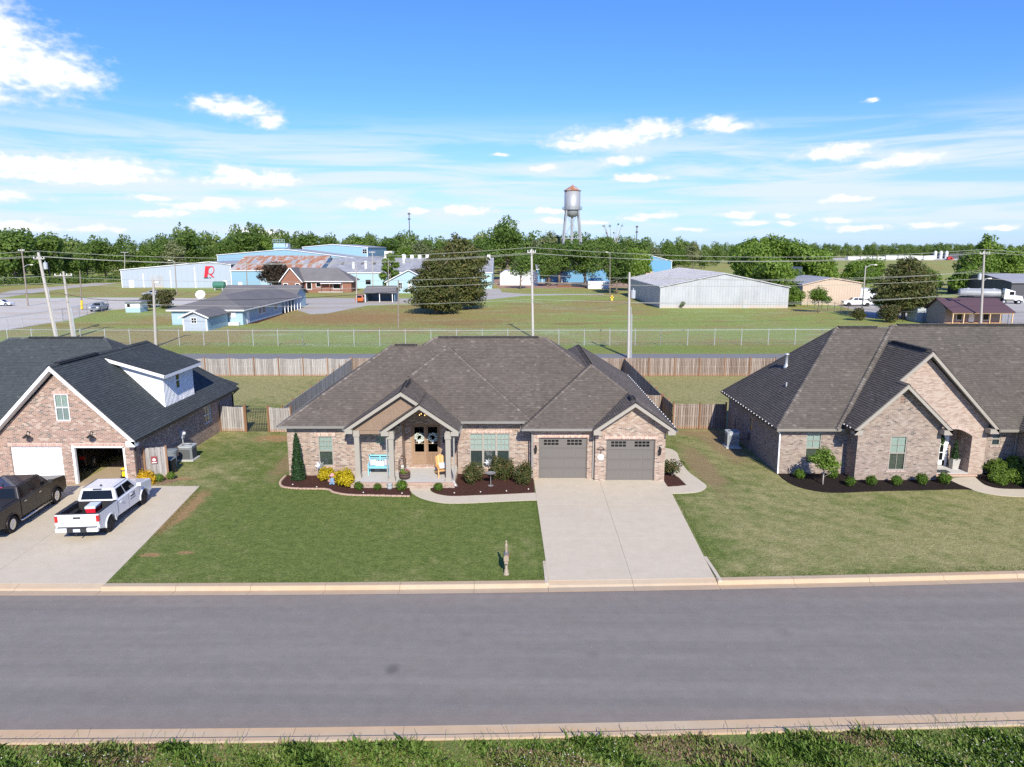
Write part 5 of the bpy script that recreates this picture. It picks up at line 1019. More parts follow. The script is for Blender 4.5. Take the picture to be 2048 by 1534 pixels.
shrub('cypress', (-12.15, 38.05, .04), 'slender dark green cypress at the left corner of the middle house')
shrub('gold', (-10.4, 37.75, .04), 'golden yellow threadleaf shrub left of the garden figure', s=.86); shrub('gold', (-9.2, 36.95, .04), 'largest golden yellow shrub, right of the garden figure', s=1.08, rz=2)
GB = 'clipped green balls in front of the porch'
shrub('box', (-8.35, 36.33, .04), 'green ball shrub left of the leftmost porch column', GB, .78); shrub('box', (-7.32, 36.3, .04), 'small green ball shrub in front of the aqua bench', GB, .66, 1); shrub('box', (-6.0, 36.25, .04), 'large green ball shrub in front of the barrel planter', GB, 1.0, 2); shrub('box', (-4.0, 36.2, .04), 'green ball shrub by the walk below the wooden chair', GB, .76, 3)
RT = 'red-tipped shrubs under the triple window'
shrub('redtip', (-2.15, 37.55, .04), 'red-tipped shrub left of the triple window', RT, .92, .5); shrub('redtip', (-.62, 38.2, .04), 'tallest red-tipped shrub, centred under the triple window', RT, 1.05, 2.2); shrub('redtip', (.62, 37.4, .04), 'red-tipped shrub next to the left garage door', RT, .95, 4); shrub('rose', (9.25, 38.7, .04), 'loose reddish shrub at the right corner of the garage', s=1.15)
shrub('yellow', (-20.5, 37.55, .02), 'bright yellow shrub in front of the stub fence', s=.85); shrub('round_green', (-19.9, 37.7, .02), 'small dark green shrub beside the yellow shrub', s=.55); shrub('round_green', (-19.45, 38.15, .02), 'low green tuft at the foot of the stub fence', s=.5)
GR = 'clipped green balls along the right house'
for i, (x, y, lb, s) in enumerate(((16.4, 38.2, 'green ball shrub left of the little tree', 1.2), (18.35, 38.3, 'green ball shrub right of the little tree', 1.2), (18.7, 36.95, 'green ball shrub at the outer corner of the right gable', 1.12), (19.95, 37.1, 'green ball shrub under the left of the gable wall', 1.15), (21.35, 37.1, 'green ball shrub below the tall gable window', 1.15), (22.85, 37.25, 'green ball shrub right of the tall gable window', 1.3), (24.15, 37.35, 'green ball shrub beside the entry steps', 1.35))): shrub('box', (x, y, .05), lb, GR, s * .8, i)
shrub('round_green', (27.95, 38.7, .05), 'rounded green shrub against the wall right of the arched entry', s=1.15); shrub('loropetalum', (27.35, 37.5, .05), 'spreading green shrub in the bed right of the entry walk', s=.75, rz=1); shrub('loropetalum', (28.45, 37.4, .05), 'bright spreading shrub at the far end of the right bed', s=.8, rz=3); shrub('round_green', (28.9, 38.5, .05), 'tall bright shrub by the downspout of the right house', s=1.4, rz=2)
tree_proto('myrtle', 2.35, 1.05, .95, 'leaf_bright', 3000, .07, 21, 'round', 'bark_pale', .045, 7, True)
plant('myrtle', (17.3, 37.2, .05), 'little multi-stemmed tree in the dark mulch of the right house', scale=.86)

# weedy verge in the foreground: one mass nobody could count
def verge():
    rng = np.random.default_rng(5); Vs, Fs, Ts = [], [], []; off = 0
    n = 150000; x = rng.uniform(-17, 18, n); d = rng.beta(1.0, 1.3, n) * 3.4 + .0; y = 16.69 + .0265 * x + .00075 * x * x - d - .02
    cl = np.sin(x * 1.7 + 1) * np.sin(x * .63 + y * 2.1) + .6 * np.sin(x * 3.9 + y * 5.3); bare = (np.sin(x * .9 + 2.2) + .5 * np.sin(x * 2.3)) * np.exp(-d * 2.2)
    keep = rng.random(n) < np.clip(.95 + .25 * cl - .65 * np.clip(bare, 0, 1) - .5 * (d < .05), .05, 1); x, y, d, cl = x[keep], y[keep], d[keep], cl[keep]; n = len(x)
    h = np.clip(rng.gamma(3, .017, n) * (1 + .5 * np.clip(cl, -1, 1.3)), .02, .3); a = rng.uniform(0, 6.283, n); w = rng.uniform(.007, .018, n) * (1 + 1.4 * (rng.random(n) < .45)); ln = h * rng.uniform(.4, 1.5, n)
    B = np.stack([x, y, np.full(n, -.02)], 1); t = np.stack([np.cos(a), np.sin(a), np.zeros(n)], 1); s = np.stack([-np.sin(a), np.cos(a), np.zeros(n)], 1)
    mid = B + t * (ln * .35)[:, None] + np.array([0, 0, 1]) * (h * .6)[:, None]; tip = B + t * ln[:, None] + np.array([0, 0, 1]) * h[:, None]
    V = np.stack([B - s * w[:, None], B + s * w[:, None], mid + s * w[:, None] * .8, tip, mid - s * w[:, None] * .8], 1).reshape(-1, 3); F = np.arange(5 * n).reshape(n, 5)
    tint = np.clip(.42 - .16 * cl + rng.normal(0, .2, n) + .4 * (np.sin(x * .8 + 4) * np.sin(y * 1.9 + x * .4) > .3), 0, 1)
    tag(link('verge_weeds', np_mesh('verge_weeds', V, F, tint, 'leaf_weed')), 'unmown green and rusty weeds along the near kerb', 'weeds', kind='stuff')
    # taller seed stalks leaning over the kerb
    k = 240; x2 = rng.uniform(-16, 17, k); y2 = 16.58 + .0265 * x2 + .00075 * x2 ** 2 - rng.random(k) * .5; mb = MB()
    for i in range(k):
        hh = rng.uniform(.2, .55) * (1.4 if -10 < x2[i] < -8.2 or 11.2 < x2[i] < 12.6 else .8); dx, dy = rng.uniform(-.15, .25), rng.uniform(-.05, .2); mb.tube([(x2[i], y2[i], -.02), (x2[i] + dx * .4, y2[i] + dy * .4, hh * .6), (x2[i] + dx, y2[i] + dy, hh)], [.005, .004, .006], 3, tint=rng.random())
    tag(mb.build('grass_stalks', 'leaf_weed'), 'thin seed stalks leaning over the near kerb', 'weeds', kind='stuff')
    k = 2600; x3 = rng.uniform(-14, 16, k); d3 = rng.uniform(.5, 3.2, k); pk = np.sin(x3 * .55 + 1.0) + .6 * np.sin(x3 * 1.3); keep = (pk > .15); x3, d3 = x3[keep], d3[keep]; k = len(x3)
    C = np.stack([x3, 16.66 + .0265 * x3 + .00075 * x3 ** 2 - d3, rng.uniform(.1, .24, k)], 1); Nn = rng.normal(size=(k, 3)) * .5 + np.array([0, .2, 1]); Nn /= np.linalg.norm(Nn, axis=1, keepdims=True)
    V, F = quads(rng, C, Nn, .018, .9); tag(link('clover_flowers', np_mesh('clover_flowers', V, F, rng.random(k), 'petal')), 'white clover heads among the near weeds', 'flowers', kind='stuff')
verge()
def lawn_blades():
    """sparse upright blades where the lawns meet concrete, so the edges are not ruled"""
    rng = np.random.default_rng(9); L = []
    def seg(a, b, dens, wd):
        a = np.array(a); b = np.array(b); n = int(np.linalg.norm(b - a) * dens); t = rng.random(n)[:, None]; nrm = np.array([-(b - a)[1], (b - a)[0]]); nrm = nrm / (np.linalg.norm(nrm) + 1e-9); L.append(a + (b - a) * t + nrm * (rng.random(n) ** 1.5 * wd)[:, None])
    xs = np.linspace(-16, 1.3, 12)
    for p, q in zip(xs[:-1], xs[1:]): seg((p, 25.80 + bend(p)), (q, 25.80 + bend(q)), 170, .5)
    xs = np.linspace(8.3, 22, 10)
    for p, q in zip(xs[:-1], xs[1:]): seg((p, 25.80 + bend(p)), (q, 25.80 + bend(q)), 170, .5)
    seg((1.28, 34.6), (1.42, 25.9), 150, -.3); seg((8.70, 35.7), (8.24, 26.0), 150, .3); seg((-15.9, 25.9), (-17.25, 37.0), 150, -.3); seg((-17.2, 37.1), (-19, 37.1), 120, .3)
    for pth in (walk1, [(-13.1, 38.75), (-13.05, 37.62), (-12.65, 36.85), (-11.67, 36.56), (-10.2, 36.48), (-9.6, 35.95), (-8.7, 35.57), (-7.29, 35.47), (-5.42, 35.36)]):
        q = smooth_path(pth, 3)
        for a, b in zip(q[:-1], q[1:]): seg((a[0], a[1] - .06), (b[0], b[1] - .06), 120, -.2)
    P = np.concatenate(L); n = len(P); h = rng.uniform(.025, .065, n); a = rng.uniform(0, 6.28, n); B = np.stack([P[:, 0], P[:, 1], np.zeros(n)], 1); s = np.stack([np.cos(a), np.sin(a), 0 * a], 1) * .008; tip = B + np.stack([rng.normal(0, .02, n), rng.normal(0, .02, n), h], 1)
    V = np.stack([B - s, B + s, tip], 1).reshape(-1, 3); tag(link('edge_grass', np_mesh('edge_grass', V, np.arange(3 * n).reshape(n, 3), rng.random(n), 'leaf_grass')), 'short grass blades along the lawn edges', 'grass', kind='stuff')
lawn_blades()

# ------------------------------------------------------------------ things on the porch, in the beds, beside the houses
b = thing('garden_bench', (-7.55, 38.3, .305), 'aqua wooden bench on the porch against the brick wall', 'bench')
m = MB(); m.box(-.62, .62, -.28, .2, .40, .44); m.build('seat', 'paint_aqua', b, local=True)
m = MB(); m.box(-.64, .64, .2, .25, .98, 1.06); m.box(-.6, .6, .205, .245, .86, .90); m.box(-.6, .6, .205, .245, .78, .81); m.box(-.6, .6, .205, .245, .52, .56); m.box(-.03, .03, .21, .24, .52, 1.0)
for x in (-.45, -.3, -.15, .15, .3, .45): m.box(x - .02, x + .02, .212, .238, .55, .79)
m.build('backrest', 'paint_aqua', b, local=True)
for x in (-.62, .57):
    for y, h in ((-.28, .64), (.2, 1.05)): MB().box(x, x + .05, y, y + .05, 0, h).build('leg', 'paint_aqua', b, local=True)
    MB().box(x - .01, x + .06, -.3, .22, .62, .66).build('armrest', 'paint_aqua', b, local=True)
def pillow(name, loc, w, h, t, mat, label, rx=0, rz=0, ry=0):
    m = MB(); n = 8; 
    for sgn in (-1, 1):
        g = [[(w * (i / n - .5), sgn * t * .5 * (max(0, 1 - (2 * i / n - 1) ** 4) * max(0, 1 - (2 * j / n - 1) ** 4)) ** .5, h * (j / n)) for j in range(n + 1)] for i in range(n + 1)]
        for i in range(n):
            for j in range(n): f = [g[i][j], g[i + 1][j], g[i + 1][j + 1], g[i][j + 1]]; m.face(f if sgn < 0 else f[::-1])
    o = m.build(name, mat, smooth=True); o.location = loc; o.rotation_euler = (rx, ry, rz); return tag(o, label, 'cushion')
pillow('cushion', (-7.95, 38.38, .745), .40, .36, .16, 'cushion_stripe', 'striped cushion at the left end of the aqua bench', -.2, .1); pillow('cushion', (-7.55, 38.34, .745), .48, .30, .15, 'cushion_white', 'white oblong cushion in the middle of the aqua bench', -.2); pillow('cushion', (-7.13, 38.38, .745), .40, .36, .16, 'cushion_stripe', 'striped cushion at the right end of the aqua bench', -.2, -.1)
c = thing('adirondack_chair', (-3.95, 38.05, .305), 'honey-coloured wooden lounge chair on the porch', 'chair', rz=.35)
for k in range(5): MB().box(-.27 + k * .11, -.27 + k * .11 + .1, .0, .03, .32, 1.05 + .12 * (1 - abs(k - 2) / 2)).build('back_slat', 'chair_wood', c, local=True)
for o in c.children: o.rotation_euler = (-.35, 0, 0); o.location = (0, .14, 0)
for k in range(5): MB().box(-.29, .29, -.42 + k * .11, -.42 + k * .11 + .095, .36 - k * .018, .385 - k * .018).build('seat_slat', 'chair_wood', c, local=True)
for x in (-.36, .3):
    MB().box(x - .04, x + .12, -.5, .22, .56, .585).build('armrest', 'chair_wood', c, local=True); MB().box(x, x + .06, -.46, -.37, 0, .56).build('leg', 'chair_wood', c, local=True); m = MB(); m.beam((x + .03, -.44, .33), (x + .03, .42, .03), .03, .11); m.build('leg', 'chair_wood', c, local=True)
pillow('cushion', (-3.93, 38.0, .70), .36, .34, .14, 'cushion_white', 'pale cushion on the honey-coloured chair', -.3, .35)
t = thing('lantern', (-6.25, 38.3, .305), 'tall dark metal lantern holding a white candle', 'lantern')
m = MB(); m.box(-.2, .2, -.2, .2, 0, .05)
for x in (-.18, .18):
    for y in (-.18, .18): m.tube([(x, y, .05), (x, y, .82), (x * .55, y * .55, 1.0), (0, 0, 1.08)], .013, 5)
for z in (.42, .82): 
    for (a, d) in (((-.18, -.18), (.18, -.18)), ((.18, -.18), (.18, .18)), ((.18, .18), (-.18, .18)), ((-.18, .18), (-.18, -.18))): m.tube([(*a, z), (*d, z)], .009, 4)
for x in (-.06, .06): m.tube([(x, -.18, .05), (x, -.18, .82)], .007, 4)
m.tube([(0, 0, 1.08), (.05, 0, 1.14), (0, 0, 1.2), (-.05, 0, 1.14), (0, 0, 1.08)], .01, 5); m.build('frame', 'lantern', t, local=True)
m = MB(); m.lathe([(.085, .05), (.085, .5), (.03, .49)], 14); cd = m.build('candle', 'candle', local=True, smooth=False); cd.parent = t
t = thing('barrel_planter', (-6.0, 37.45, .305), 'half-barrel planter with green and pink flowers on the porch', 'planter')
m = MB(); m.lathe([(.25, 0), (.3, .12), (.32, .25), (.31, .36), (.28, .36), (.27, .3), (0, .3)], 20); m.build('barrel', 'pot_brown', t, local=True, smooth=True); m = MB(); m.lathe([(.29, .09), (.305, .09), (.31, .13), (.295, .13)], 20); m.lathe([(.318, .27), (.33, .27), (.328, .31), (.315, .31)], 20); m.build('hoop', 'black_metal', t, local=True)
rng = np.random.default_rng(31); V, F, tt = leafball(rng, [(-.06, 0, .42, .2, .2, .14), (.08, .05, .4, .2, .2, .12)], 700, .04); link('plant', np_mesh('plant', V, F, tt, 'leaf_bright'), t)
C = rng.normal(size=(40, 3)) * np.array([.09, .09, .04]) + np.array([.12, -.03, .5]); V, F = quads(rng, C, np.tile([0, -.4, .9], (40, 1)), .03, .9); plain('pink', (.5, .12, .22), .8); link('blossom', np_mesh('blossom', V, F, rng.random(40), 'pink'), t)
def wreath(loc, r, mat, label, ribbon=None, rz=0.0):
    w_ = thing('wreath', loc, label, 'wreath', rz=rz); rng = np.random.default_rng(int(loc[0] * 100) % 9999); a = rng.uniform(0, 6.28, 420); rr = r + rng.normal(0, r * .17, 420)
    C = np.stack([np.cos(a) * rr, rng.normal(-.03, .025, 420), np.sin(a) * rr], 1); Nn = rng.normal(size=(420, 3)) + np.array([0, -1, .2]); Nn /= np.linalg.norm(Nn, axis=1, keepdims=True); V, F = quads(rng, C, Nn, .05); link('leaves', np_mesh('leaves', V, F, rng.random(420), mat), w_)
    if ribbon: m = MB(); m.box(-.05, -.01, -.07, -.06, -r * 1.7, -r * .7); m.box(.01, .05, -.075, -.065, -r * 1.6, -r * .7); m.box(-.09, .09, -.08, -.06, -r * .95, -r * .75); m.build('ribbon', ribbon, w_, local=True)
    return w_
wreath((-5.46, 39.88, 2.02), .22, 'wreath_white', 'pale wreath with white ribbon on the left door leaf', 'white'); wreath((-4.665, 39.88, 2.02), .22, 'wreath_white', 'pale wreath with white ribbon on the right door leaf', 'white'); wreath((25.45, 40.25, 1.72), .24, 'wreath_green', 'green wreath on the white entry door of the right house', 'white')
d = thing('garden_figure', (-10.0, 37.25, .045), 'small garden figure in denim overalls and pink hat between golden shrubs', 'garden figure')
m = MB(); m.lathe([(.0, 0), (.13, .02), (.16, .15), (.15, .28), (.08, .38), (0, .4)], 12); m.lathe([(0, .0), (.06, .03), (.06, .1), (0, .14)], 8, (-.1, -.12, 0)); m.lathe([(0, 0), (.06, .03), (.06, .1), (0, .14)], 8, (.1, -.12, 0)); m.build('body', 'denim', d, local=True, smooth=True)
m = MB(); m.lathe([(0, .36), (.09, .4), (.1, .47), (.06, .55), (0, .57)], 12); m.lathe([(.19, .5), (.2, .52), (.1, .54), (.08, .62), (0, .64)], 14); m.build('head', 'skin_doll', d, local=True, smooth=True); m = MB(); m.tube([(.12, -.02, .3), (.2, -.08, .2), (.12, -.14, .18)], .04, 6); m.tube([(-.12, -.02, .3), (-.2, -.08, .2), (-.12, -.14, .18)], .04, 6); m.build('arm', 'skin_doll', d, local=True, smooth=True)
def spinner(loc, label, r):
    s_ = thing('wind_spinner', loc, label, 'garden ornament'); m = MB(); m.tube([(0, 0, 0), (0, 0, .75)], .01, 5); m.build('stake', 'black_metal', s_, local=True)
    for k in range(8): a = k * math.pi / 4; c0, s0 = math.cos(a), math.sin(a); m = MB(); m.face([(0, -.03, .75), (c0 * r * .5 - s0 * r * .2, -.06, .75 + s0 * r * .5 + c0 * r * .2), (c0 * r, -.02, .75 + s0 * r), (c0 * r * .5 + s0 * r * .2, -.01, .75 + s0 * r * .5 - c0 * r * .2)]); m.build('blade', 'steel', s_, local=True)
    return s_
spinner((-10.95, 38.35, .04), 'silver wind spinner on a stake by the left window', .3).rotation_euler = (0, 0, .1); spinner((-1.35, 38.9, .04), 'silver wind spinner behind the bird bath', .26)
bb = thing('bird_bath', (-1.18, 37.0, .04), 'slim grey bird bath in the mulch under the triple window', 'bird bath'); m = MB(); m.lathe([(.16, 0), (.16, .02), (.025, .05), (.02, .6), (.05, .64)], 12); m.build('stem', 'mailbox_grey', bb, local=True); m = MB(); m.lathe([(0, .63), (.2, .66), (.29, .74), (.3, .75), (.28, .74), (.18, .69), (0, .68)], 18); m.build('basin', 'mailbox_grey', bb, local=True, smooth=True)
o_ = thing('swan_planter', (-3.18, 36.85, .045), 'small white swan ornament in the mulch by the walk', 'garden ornament'); m = MB(); m.lathe([(0, 0), (.1, .03), (.13, .11), (.09, .18), (.06, .17), (0, .12)], 14); m.build('body', 'white', o_, local=True, smooth=True); m = MB(); m.tube([(0, -.09, .12), (0, -.16, .22), (0, -.12, .33), (0, -.05, .35), (.0, -.02, .3)], [.04, .03, .026, .03, .012], 8); m.build('neck', 'white', o_, local=True, smooth=True)
m = MB(); m.lathe([(.0, 0), (.14, .0), (.16, .1), (.15, .28), (.17, .3), (.12, .3), (0, .28)], 12); o = m.build('garden_pot', 'ac_light', smooth=True); o.location = (-6.68, 36.5, .04); tag(o, 'small pale pot at the foot of the middle porch column', 'pot')
for i, (x, y) in enumerate(((-12.2, 37.15), (-10.75, 36.75), (-8.0, 35.85), (-5.9, 35.75), (-3.1, 35.8), (-1.7, 35.95), (-.3, 36.1), (.9, 36.4))):
    m = MB(); m.lathe([(.035, 0), (.035, .03), (.04, .035), (.015, .045)], 10); o = m.build('path_light', 'ivory'); o.location = (x, y, .045); tag(o, 'little pale disc light in the red mulch ' + ('by the cypress', 'left of the garden figure', 'below the larger golden shrub', 'left of the walk entrance', 'right of the walk entrance', 'left of the bird bath', 'right of the bird bath', 'nearest the driveway')[i], 'garden light', 'disc lights in the red mulch')
s_ = thing('house_sign', (4.98, 37.8, 1.45), 'round white house number plaque hung from an iron bracket between the garage doors', 'sign'); m = MB(); c = [(.18 * math.cos(a), .18 * math.sin(a)) for a in [2 * math.pi * i / 20 for i in range(20)]]; m.extrude_y(c, -.03, -.01); m.build('plaque', 'white', s_, local=True); m = MB(); m.box(-.22, .22, -.03, 0, .42, .45); m.tube([(0, -.02, .18), (0, -.02, .43)], .01, 4); m.tube([(-.2, -.02, .45), (-.1, -.02, .55), (0, -.02, .62), (.1, -.02, .55), (.2, -.02, .45)], .012, 4); m.build('bracket', 'black_metal', s_, local=True)
mb_ = thing('mailbox', (-.23, 26.33, 0), 'tan post mailbox with finial at the edge of the middle lawn', 'mailbox')
m = MB(); m.lathe([(.13, 0), (.13, .05), (.09, .1), (.085, .22), (.055, .26), (.055, 1.2), (.06, 1.22), (.06, 1.3), (.04, 1.33), (.03, 1.38), (.045, 1.42), (.03, 1.47), (0, 1.5)], 12); m.build('post', 'mailbox_tan', mb_, local=True, smooth=True)
m = MB(); pr = [(-.1, .74), (.1, .74), (.1, .88)] + [(.1 * math.cos(a), .88 + .1 * math.sin(a)) for a in [math.pi * k / 8 for k in range(1, 8)]] + [(-.1, .88)]; m.extrude_y(pr, -.34, .2); m.build('box', 'mailbox_tan', mb_, local=True); m = MB(); m.extrude_y([(p[0] * 1.04, .74 + (p[1] - .74) * 1.03) for p in pr[2:-1]] + [(-.104, .884)], -.25, .19); m.build('hood', 'mailbox_grey', mb_, local=True); m = MB(); m.box(-.07, .07, -.3, .15, .6, .72); m.build('paper_tube', 'mailbox_tan', mb_, local=True); m = MB(); m.box(.105, .115, -.2, -.17, .86, 1.0); m.build('flag', 'red', mb_, local=True)
# air conditioners, bins, meters
def ac_unit(loc, label, w, h, mat, pad=True, lit='ac_light'):
    a = thing('air_conditioner', loc, label, 'air conditioner')
    if pad: MB().box(-w * .62, w * .62, -w * .62, w * .62, -.02, .07).build('pad', 'concrete_porch', a, local=True)
    m = MB(); hw = w / 2; ch = w * .12; oct_ = [(-hw + ch, -hw), (hw - ch, -hw), (hw, -hw + ch), (hw, hw - ch), (hw - ch, hw), (-hw + ch, hw), (-hw, hw - ch), (-hw, -hw + ch)]; m.prism(oct_, .07, h); m.build('cabinet', mat, a, local=True)
    m = MB()
    for k in range(9):
        z = .14 + k * (h - .24) / 9
        for sx, sy, dx, dy in ((-hw + ch, -hw - .008, w - 2 * ch, .01), (-hw + ch, hw - .002, w - 2 * ch, .01), (-hw - .008, -hw + ch, .01, w - 2 * ch), (hw - .002, -hw + ch, .01, w - 2 * ch)): m.box(sx, sx + dx, sy, sy + dy, z, z + (h - .24) / 9 * .5)
    m.build('louvre', 'plastic', a, local=True); m = MB(); m.prism([(p[0] * 1.05, p[1] * 1.05) for p in oct_], h, h + .07); m.build('top', lit, a, local=True); m = MB(); m.lathe([(0, h + .074), (w * .38, h + .078)], 18); m.build('fan_guard', 'plastic', a, local=True)
    m = MB()
    for r in (.12, .2, .28, .36): m.lathe([(w * r, h + .079), (w * r + .012, h + .09), (w * r + .024, h + .079)], 18)
    m.build('grille_ring', lit, a, local=True); return a
ac_unit((-20.25, 42.1, 0), 'grey air conditioner beside the left house behind the round bin', .85, .85, 'ac_grey'); ac_unit((14.6, 44.9, 0), 'tall two-tone air conditioner beside the shaded wall of the right house', .8, 1.0, 'ac_light')
m = MB(); m.tube([(15.1, 45.0, .5), (15.5, 45.0, .5)], .03, 6); m.tube([(15.5, 46.3, 1.5), (15.2, 46.3, 1.5), (15.2, 46.3, .7)], .03, 6); m.box(15.42, 15.54, 44.2, 44.45, .6, 1.1); o = m.build('utility_box', 'metal_dark'); tag(o, 'small utility box and pipes on the shaded wall behind the air conditioner', 'utility box')
b = thing('round_bin', (-20.62, 40.7, 0), 'round grey lidded bin beside the left house', 'bin'); m = MB(); m.lathe([(.3, 0), (.36, .85), (.39, .87), (.39, .92), (.36, .93)], 22); m.build('barrel', 'bin_grey', b, local=True, smooth=False); m = MB(); m.lathe([(.4, .93), (.41, 1.0), (.34, 1.03), (0, 1.06)], 22); m.build('lid', 'bin_grey', b, local=True); 
b = thing('wheelie_bin', (-20.05, 39.3, 0), 'dark wheeled bin with pale lid behind the stub fence', 'bin'); m = MB(); m.solid([(-.22, -.25, .06), (.22, -.25, .06), (.22, .25, .06), (-.22, .25, .06), (-.28, -.32, .85), (.28, -.32, .85), (.28, .32, .85), (-.28, .32, .85)], [(0, 3, 2, 1), (4, 5, 6, 7), (0, 1, 5, 4), (1, 2, 6, 5), (2, 3, 7, 6), (3, 0, 4, 7)]); m.build('body', 'plastic', b, local=True, bevel=.02); m = MB(); m.box(-.3, .3, -.35, .36, .85, .92); m.build('lid', 'bin_grey', b, local=True, bevel=.015)
for x in (-.24, .24): m = MB(); m.lathe([(.1, -.03), (.1, .03)], 12, (x, .28, .1), axis='x'); m.build('wheel', 'tyre', b, local=True)
e = thing('electric_meter', (-20.9, 42.9, 0), 'grey electric meter and conduit on the side of the left house', 'meter'); m = MB(); m.box(-.08, .1, -.14, .14, 1.15, 1.65); m.build('box', 'galv', e, local=True); m = MB(); m.tube([(.02, 0, 0), (.02, 0, 1.15)], .035, 6); m.build('conduit', 'galv', e, local=True); m = MB(); m.lathe([(.1, 0), (.1, .1), (.06, .13)], 12, (.1, 0, 1.45), axis='x'); m.build('dial', 'white', e, local=True)
m = MB(); m.tube([(-20.9, 40.4, 0), (-20.9, 40.4, 1.25)], .03, 6); o = m.build('vent_pipe', 'trim_white'); tag(o, 'thin white standpipe by the round bin on the left house wall', 'pipe')
y_ = thing('pressure_washer', (-21.95, 38.1, .02), 'yellow and black wheeled machine just inside the open garage', 'machine'); m = MB(); m.box(-.18, .18, -.14, .14, .22, .5); m.box(-.2, .2, -.16, .16, .62, .7); m.build('body', 'yellow', y_, local=True, bevel=.02); m = MB()
for x in (-.17, .17): m.tube([(x, -.12, .2), (x, -.15, .66)], .02, 5); m.tube([(x, .12, .1), (x, .15, .66)], .02, 5)
m.build('frame', 'plastic', y_, local=True)
for x in (-.22, .22): m = MB(); m.lathe([(.06, -.04), (.14, -.04), (.14, .04), (.06, .04)], 14, (x, 0, .14), axis='x'); m.build('wheel', 'tyre', y_, local=True)
p = thing('pot_plant', (26.15, 39.75, .15), 'clipped dark shrub in a tall grey planter inside the arched entry', 'plant'); m = MB(); m.solid([(-.17, -.17, 0), (.17, -.17, 0), (.17, .17, 0), (-.17, .17, 0), (-.22, -.22, .62), (.22, -.22, .62), (.22, .22, .62), (-.22, .22, .62)], [(0, 3, 2, 1), (4, 5, 6, 7), (0, 1, 5, 4), (1, 2, 6, 5), (2, 3, 7, 6), (3, 0, 4, 7)]); m.build('planter', 'concrete_old', p, local=True)
V, F, tt = leafball(np.random.default_rng(3), [(0, 0, .6 + k * .11, .24 - k * .018, .24 - k * .018, .12) for k in range(11)], 900, .045); link('foliage', np_mesh('foliage', V, F, tt, 'leaf_cypress'), p)
o = MB().box(-.55, .55, -.25, .25, 0, .02).build('door_mat', 'rubber_mat', local=True); o.location = (24.95, 39.2, .152); tag(o, 'dark grey mat in front of the white entry door', 'mat')
m = MB(); m.box(-.04, .04, -.06, .0, 0, .3); m.box(-.06, .06, -.03, 0, -.05, .0); o = m.build('wall_plaque', 'black_metal'); o.location = (-4.02, 39.8, 1.75); tag(o, 'dark iron plaque on the brick right of the double door', 'plaque')
# ------------------------------------------------------------------ vehicles (front towards +y, built at the origin)
def face_patch(q, a0, a1, b0, b1, off):
    P = [Vector(p) for p in q]; n = (P[1] - P[0]).cross(P[3] - P[0]).normalized()
    B = lambda s, t: (P[0] * (1 - s) + P[1] * s) * (1 - t) + (P[3] * (1 - s) + P[2] * s) * t + n * off
    return [B(a0, b0), B(a1, b0), B(a1, b1), B(a0, b1)]
def wheel(root, x, y, r, w, rimmat='chrome', nsp=6, rim=.62):
    s = 1 if x > 0 else -1; t = MB(); t.lathe([(r * rim, -w / 2), (r * .93, -w / 2), (r, -w / 2 + .04), (r, w / 2 - .04), (r * .93, w / 2), (r * rim, w / 2), (r * rim * .96, 0)], 26, (0, 0, 0), axis='x'); o = t.build('wheel', 'tyre', root, local=True, smooth=False); o.location = (x, y, r)
    m = MB(); f = s * (w / 2 - .03); m.lathe([(r * rim * .88, f - s * .05), (r * rim, f - s * .02), (r * rim, f + s * .015), (r * rim * .9, f + s * .01)], 26, axis='x'); m.lathe([(0.001, f), (r * .17, f), (r * .15, f - s * .04)], 12, axis='x')
    for k in range(nsp):
        a = 2 * math.pi * k / nsp; c, d = math.cos(a), math.sin(a); p = Vector((f, c * r * .1, d * r * .1)); q = Vector((f - s * .012, c * r * rim * .95, d * r * rim * .95)); m.beam(p, q, .035, r * .17, up=(1, 0, 0), lift=-r * .085) if False else m.beam(p, q, r * .17, .03, up=(s, 0, 0))
    m.build('rim', rimmat, o, local=True); d = MB(); d.lathe([(0.001, f - s * .09), (r * rim * .9, f - s * .09)], 18, axis='x'); d.build('brake_disc', 'plastic', o, local=True); return o
def arcpts(yc, r, zc, n=9): return [(yc + r * math.cos(math.pi - math.pi * i / n), zc + r * math.sin(math.pi - math.pi * i / n)) for i in range(n + 1)]
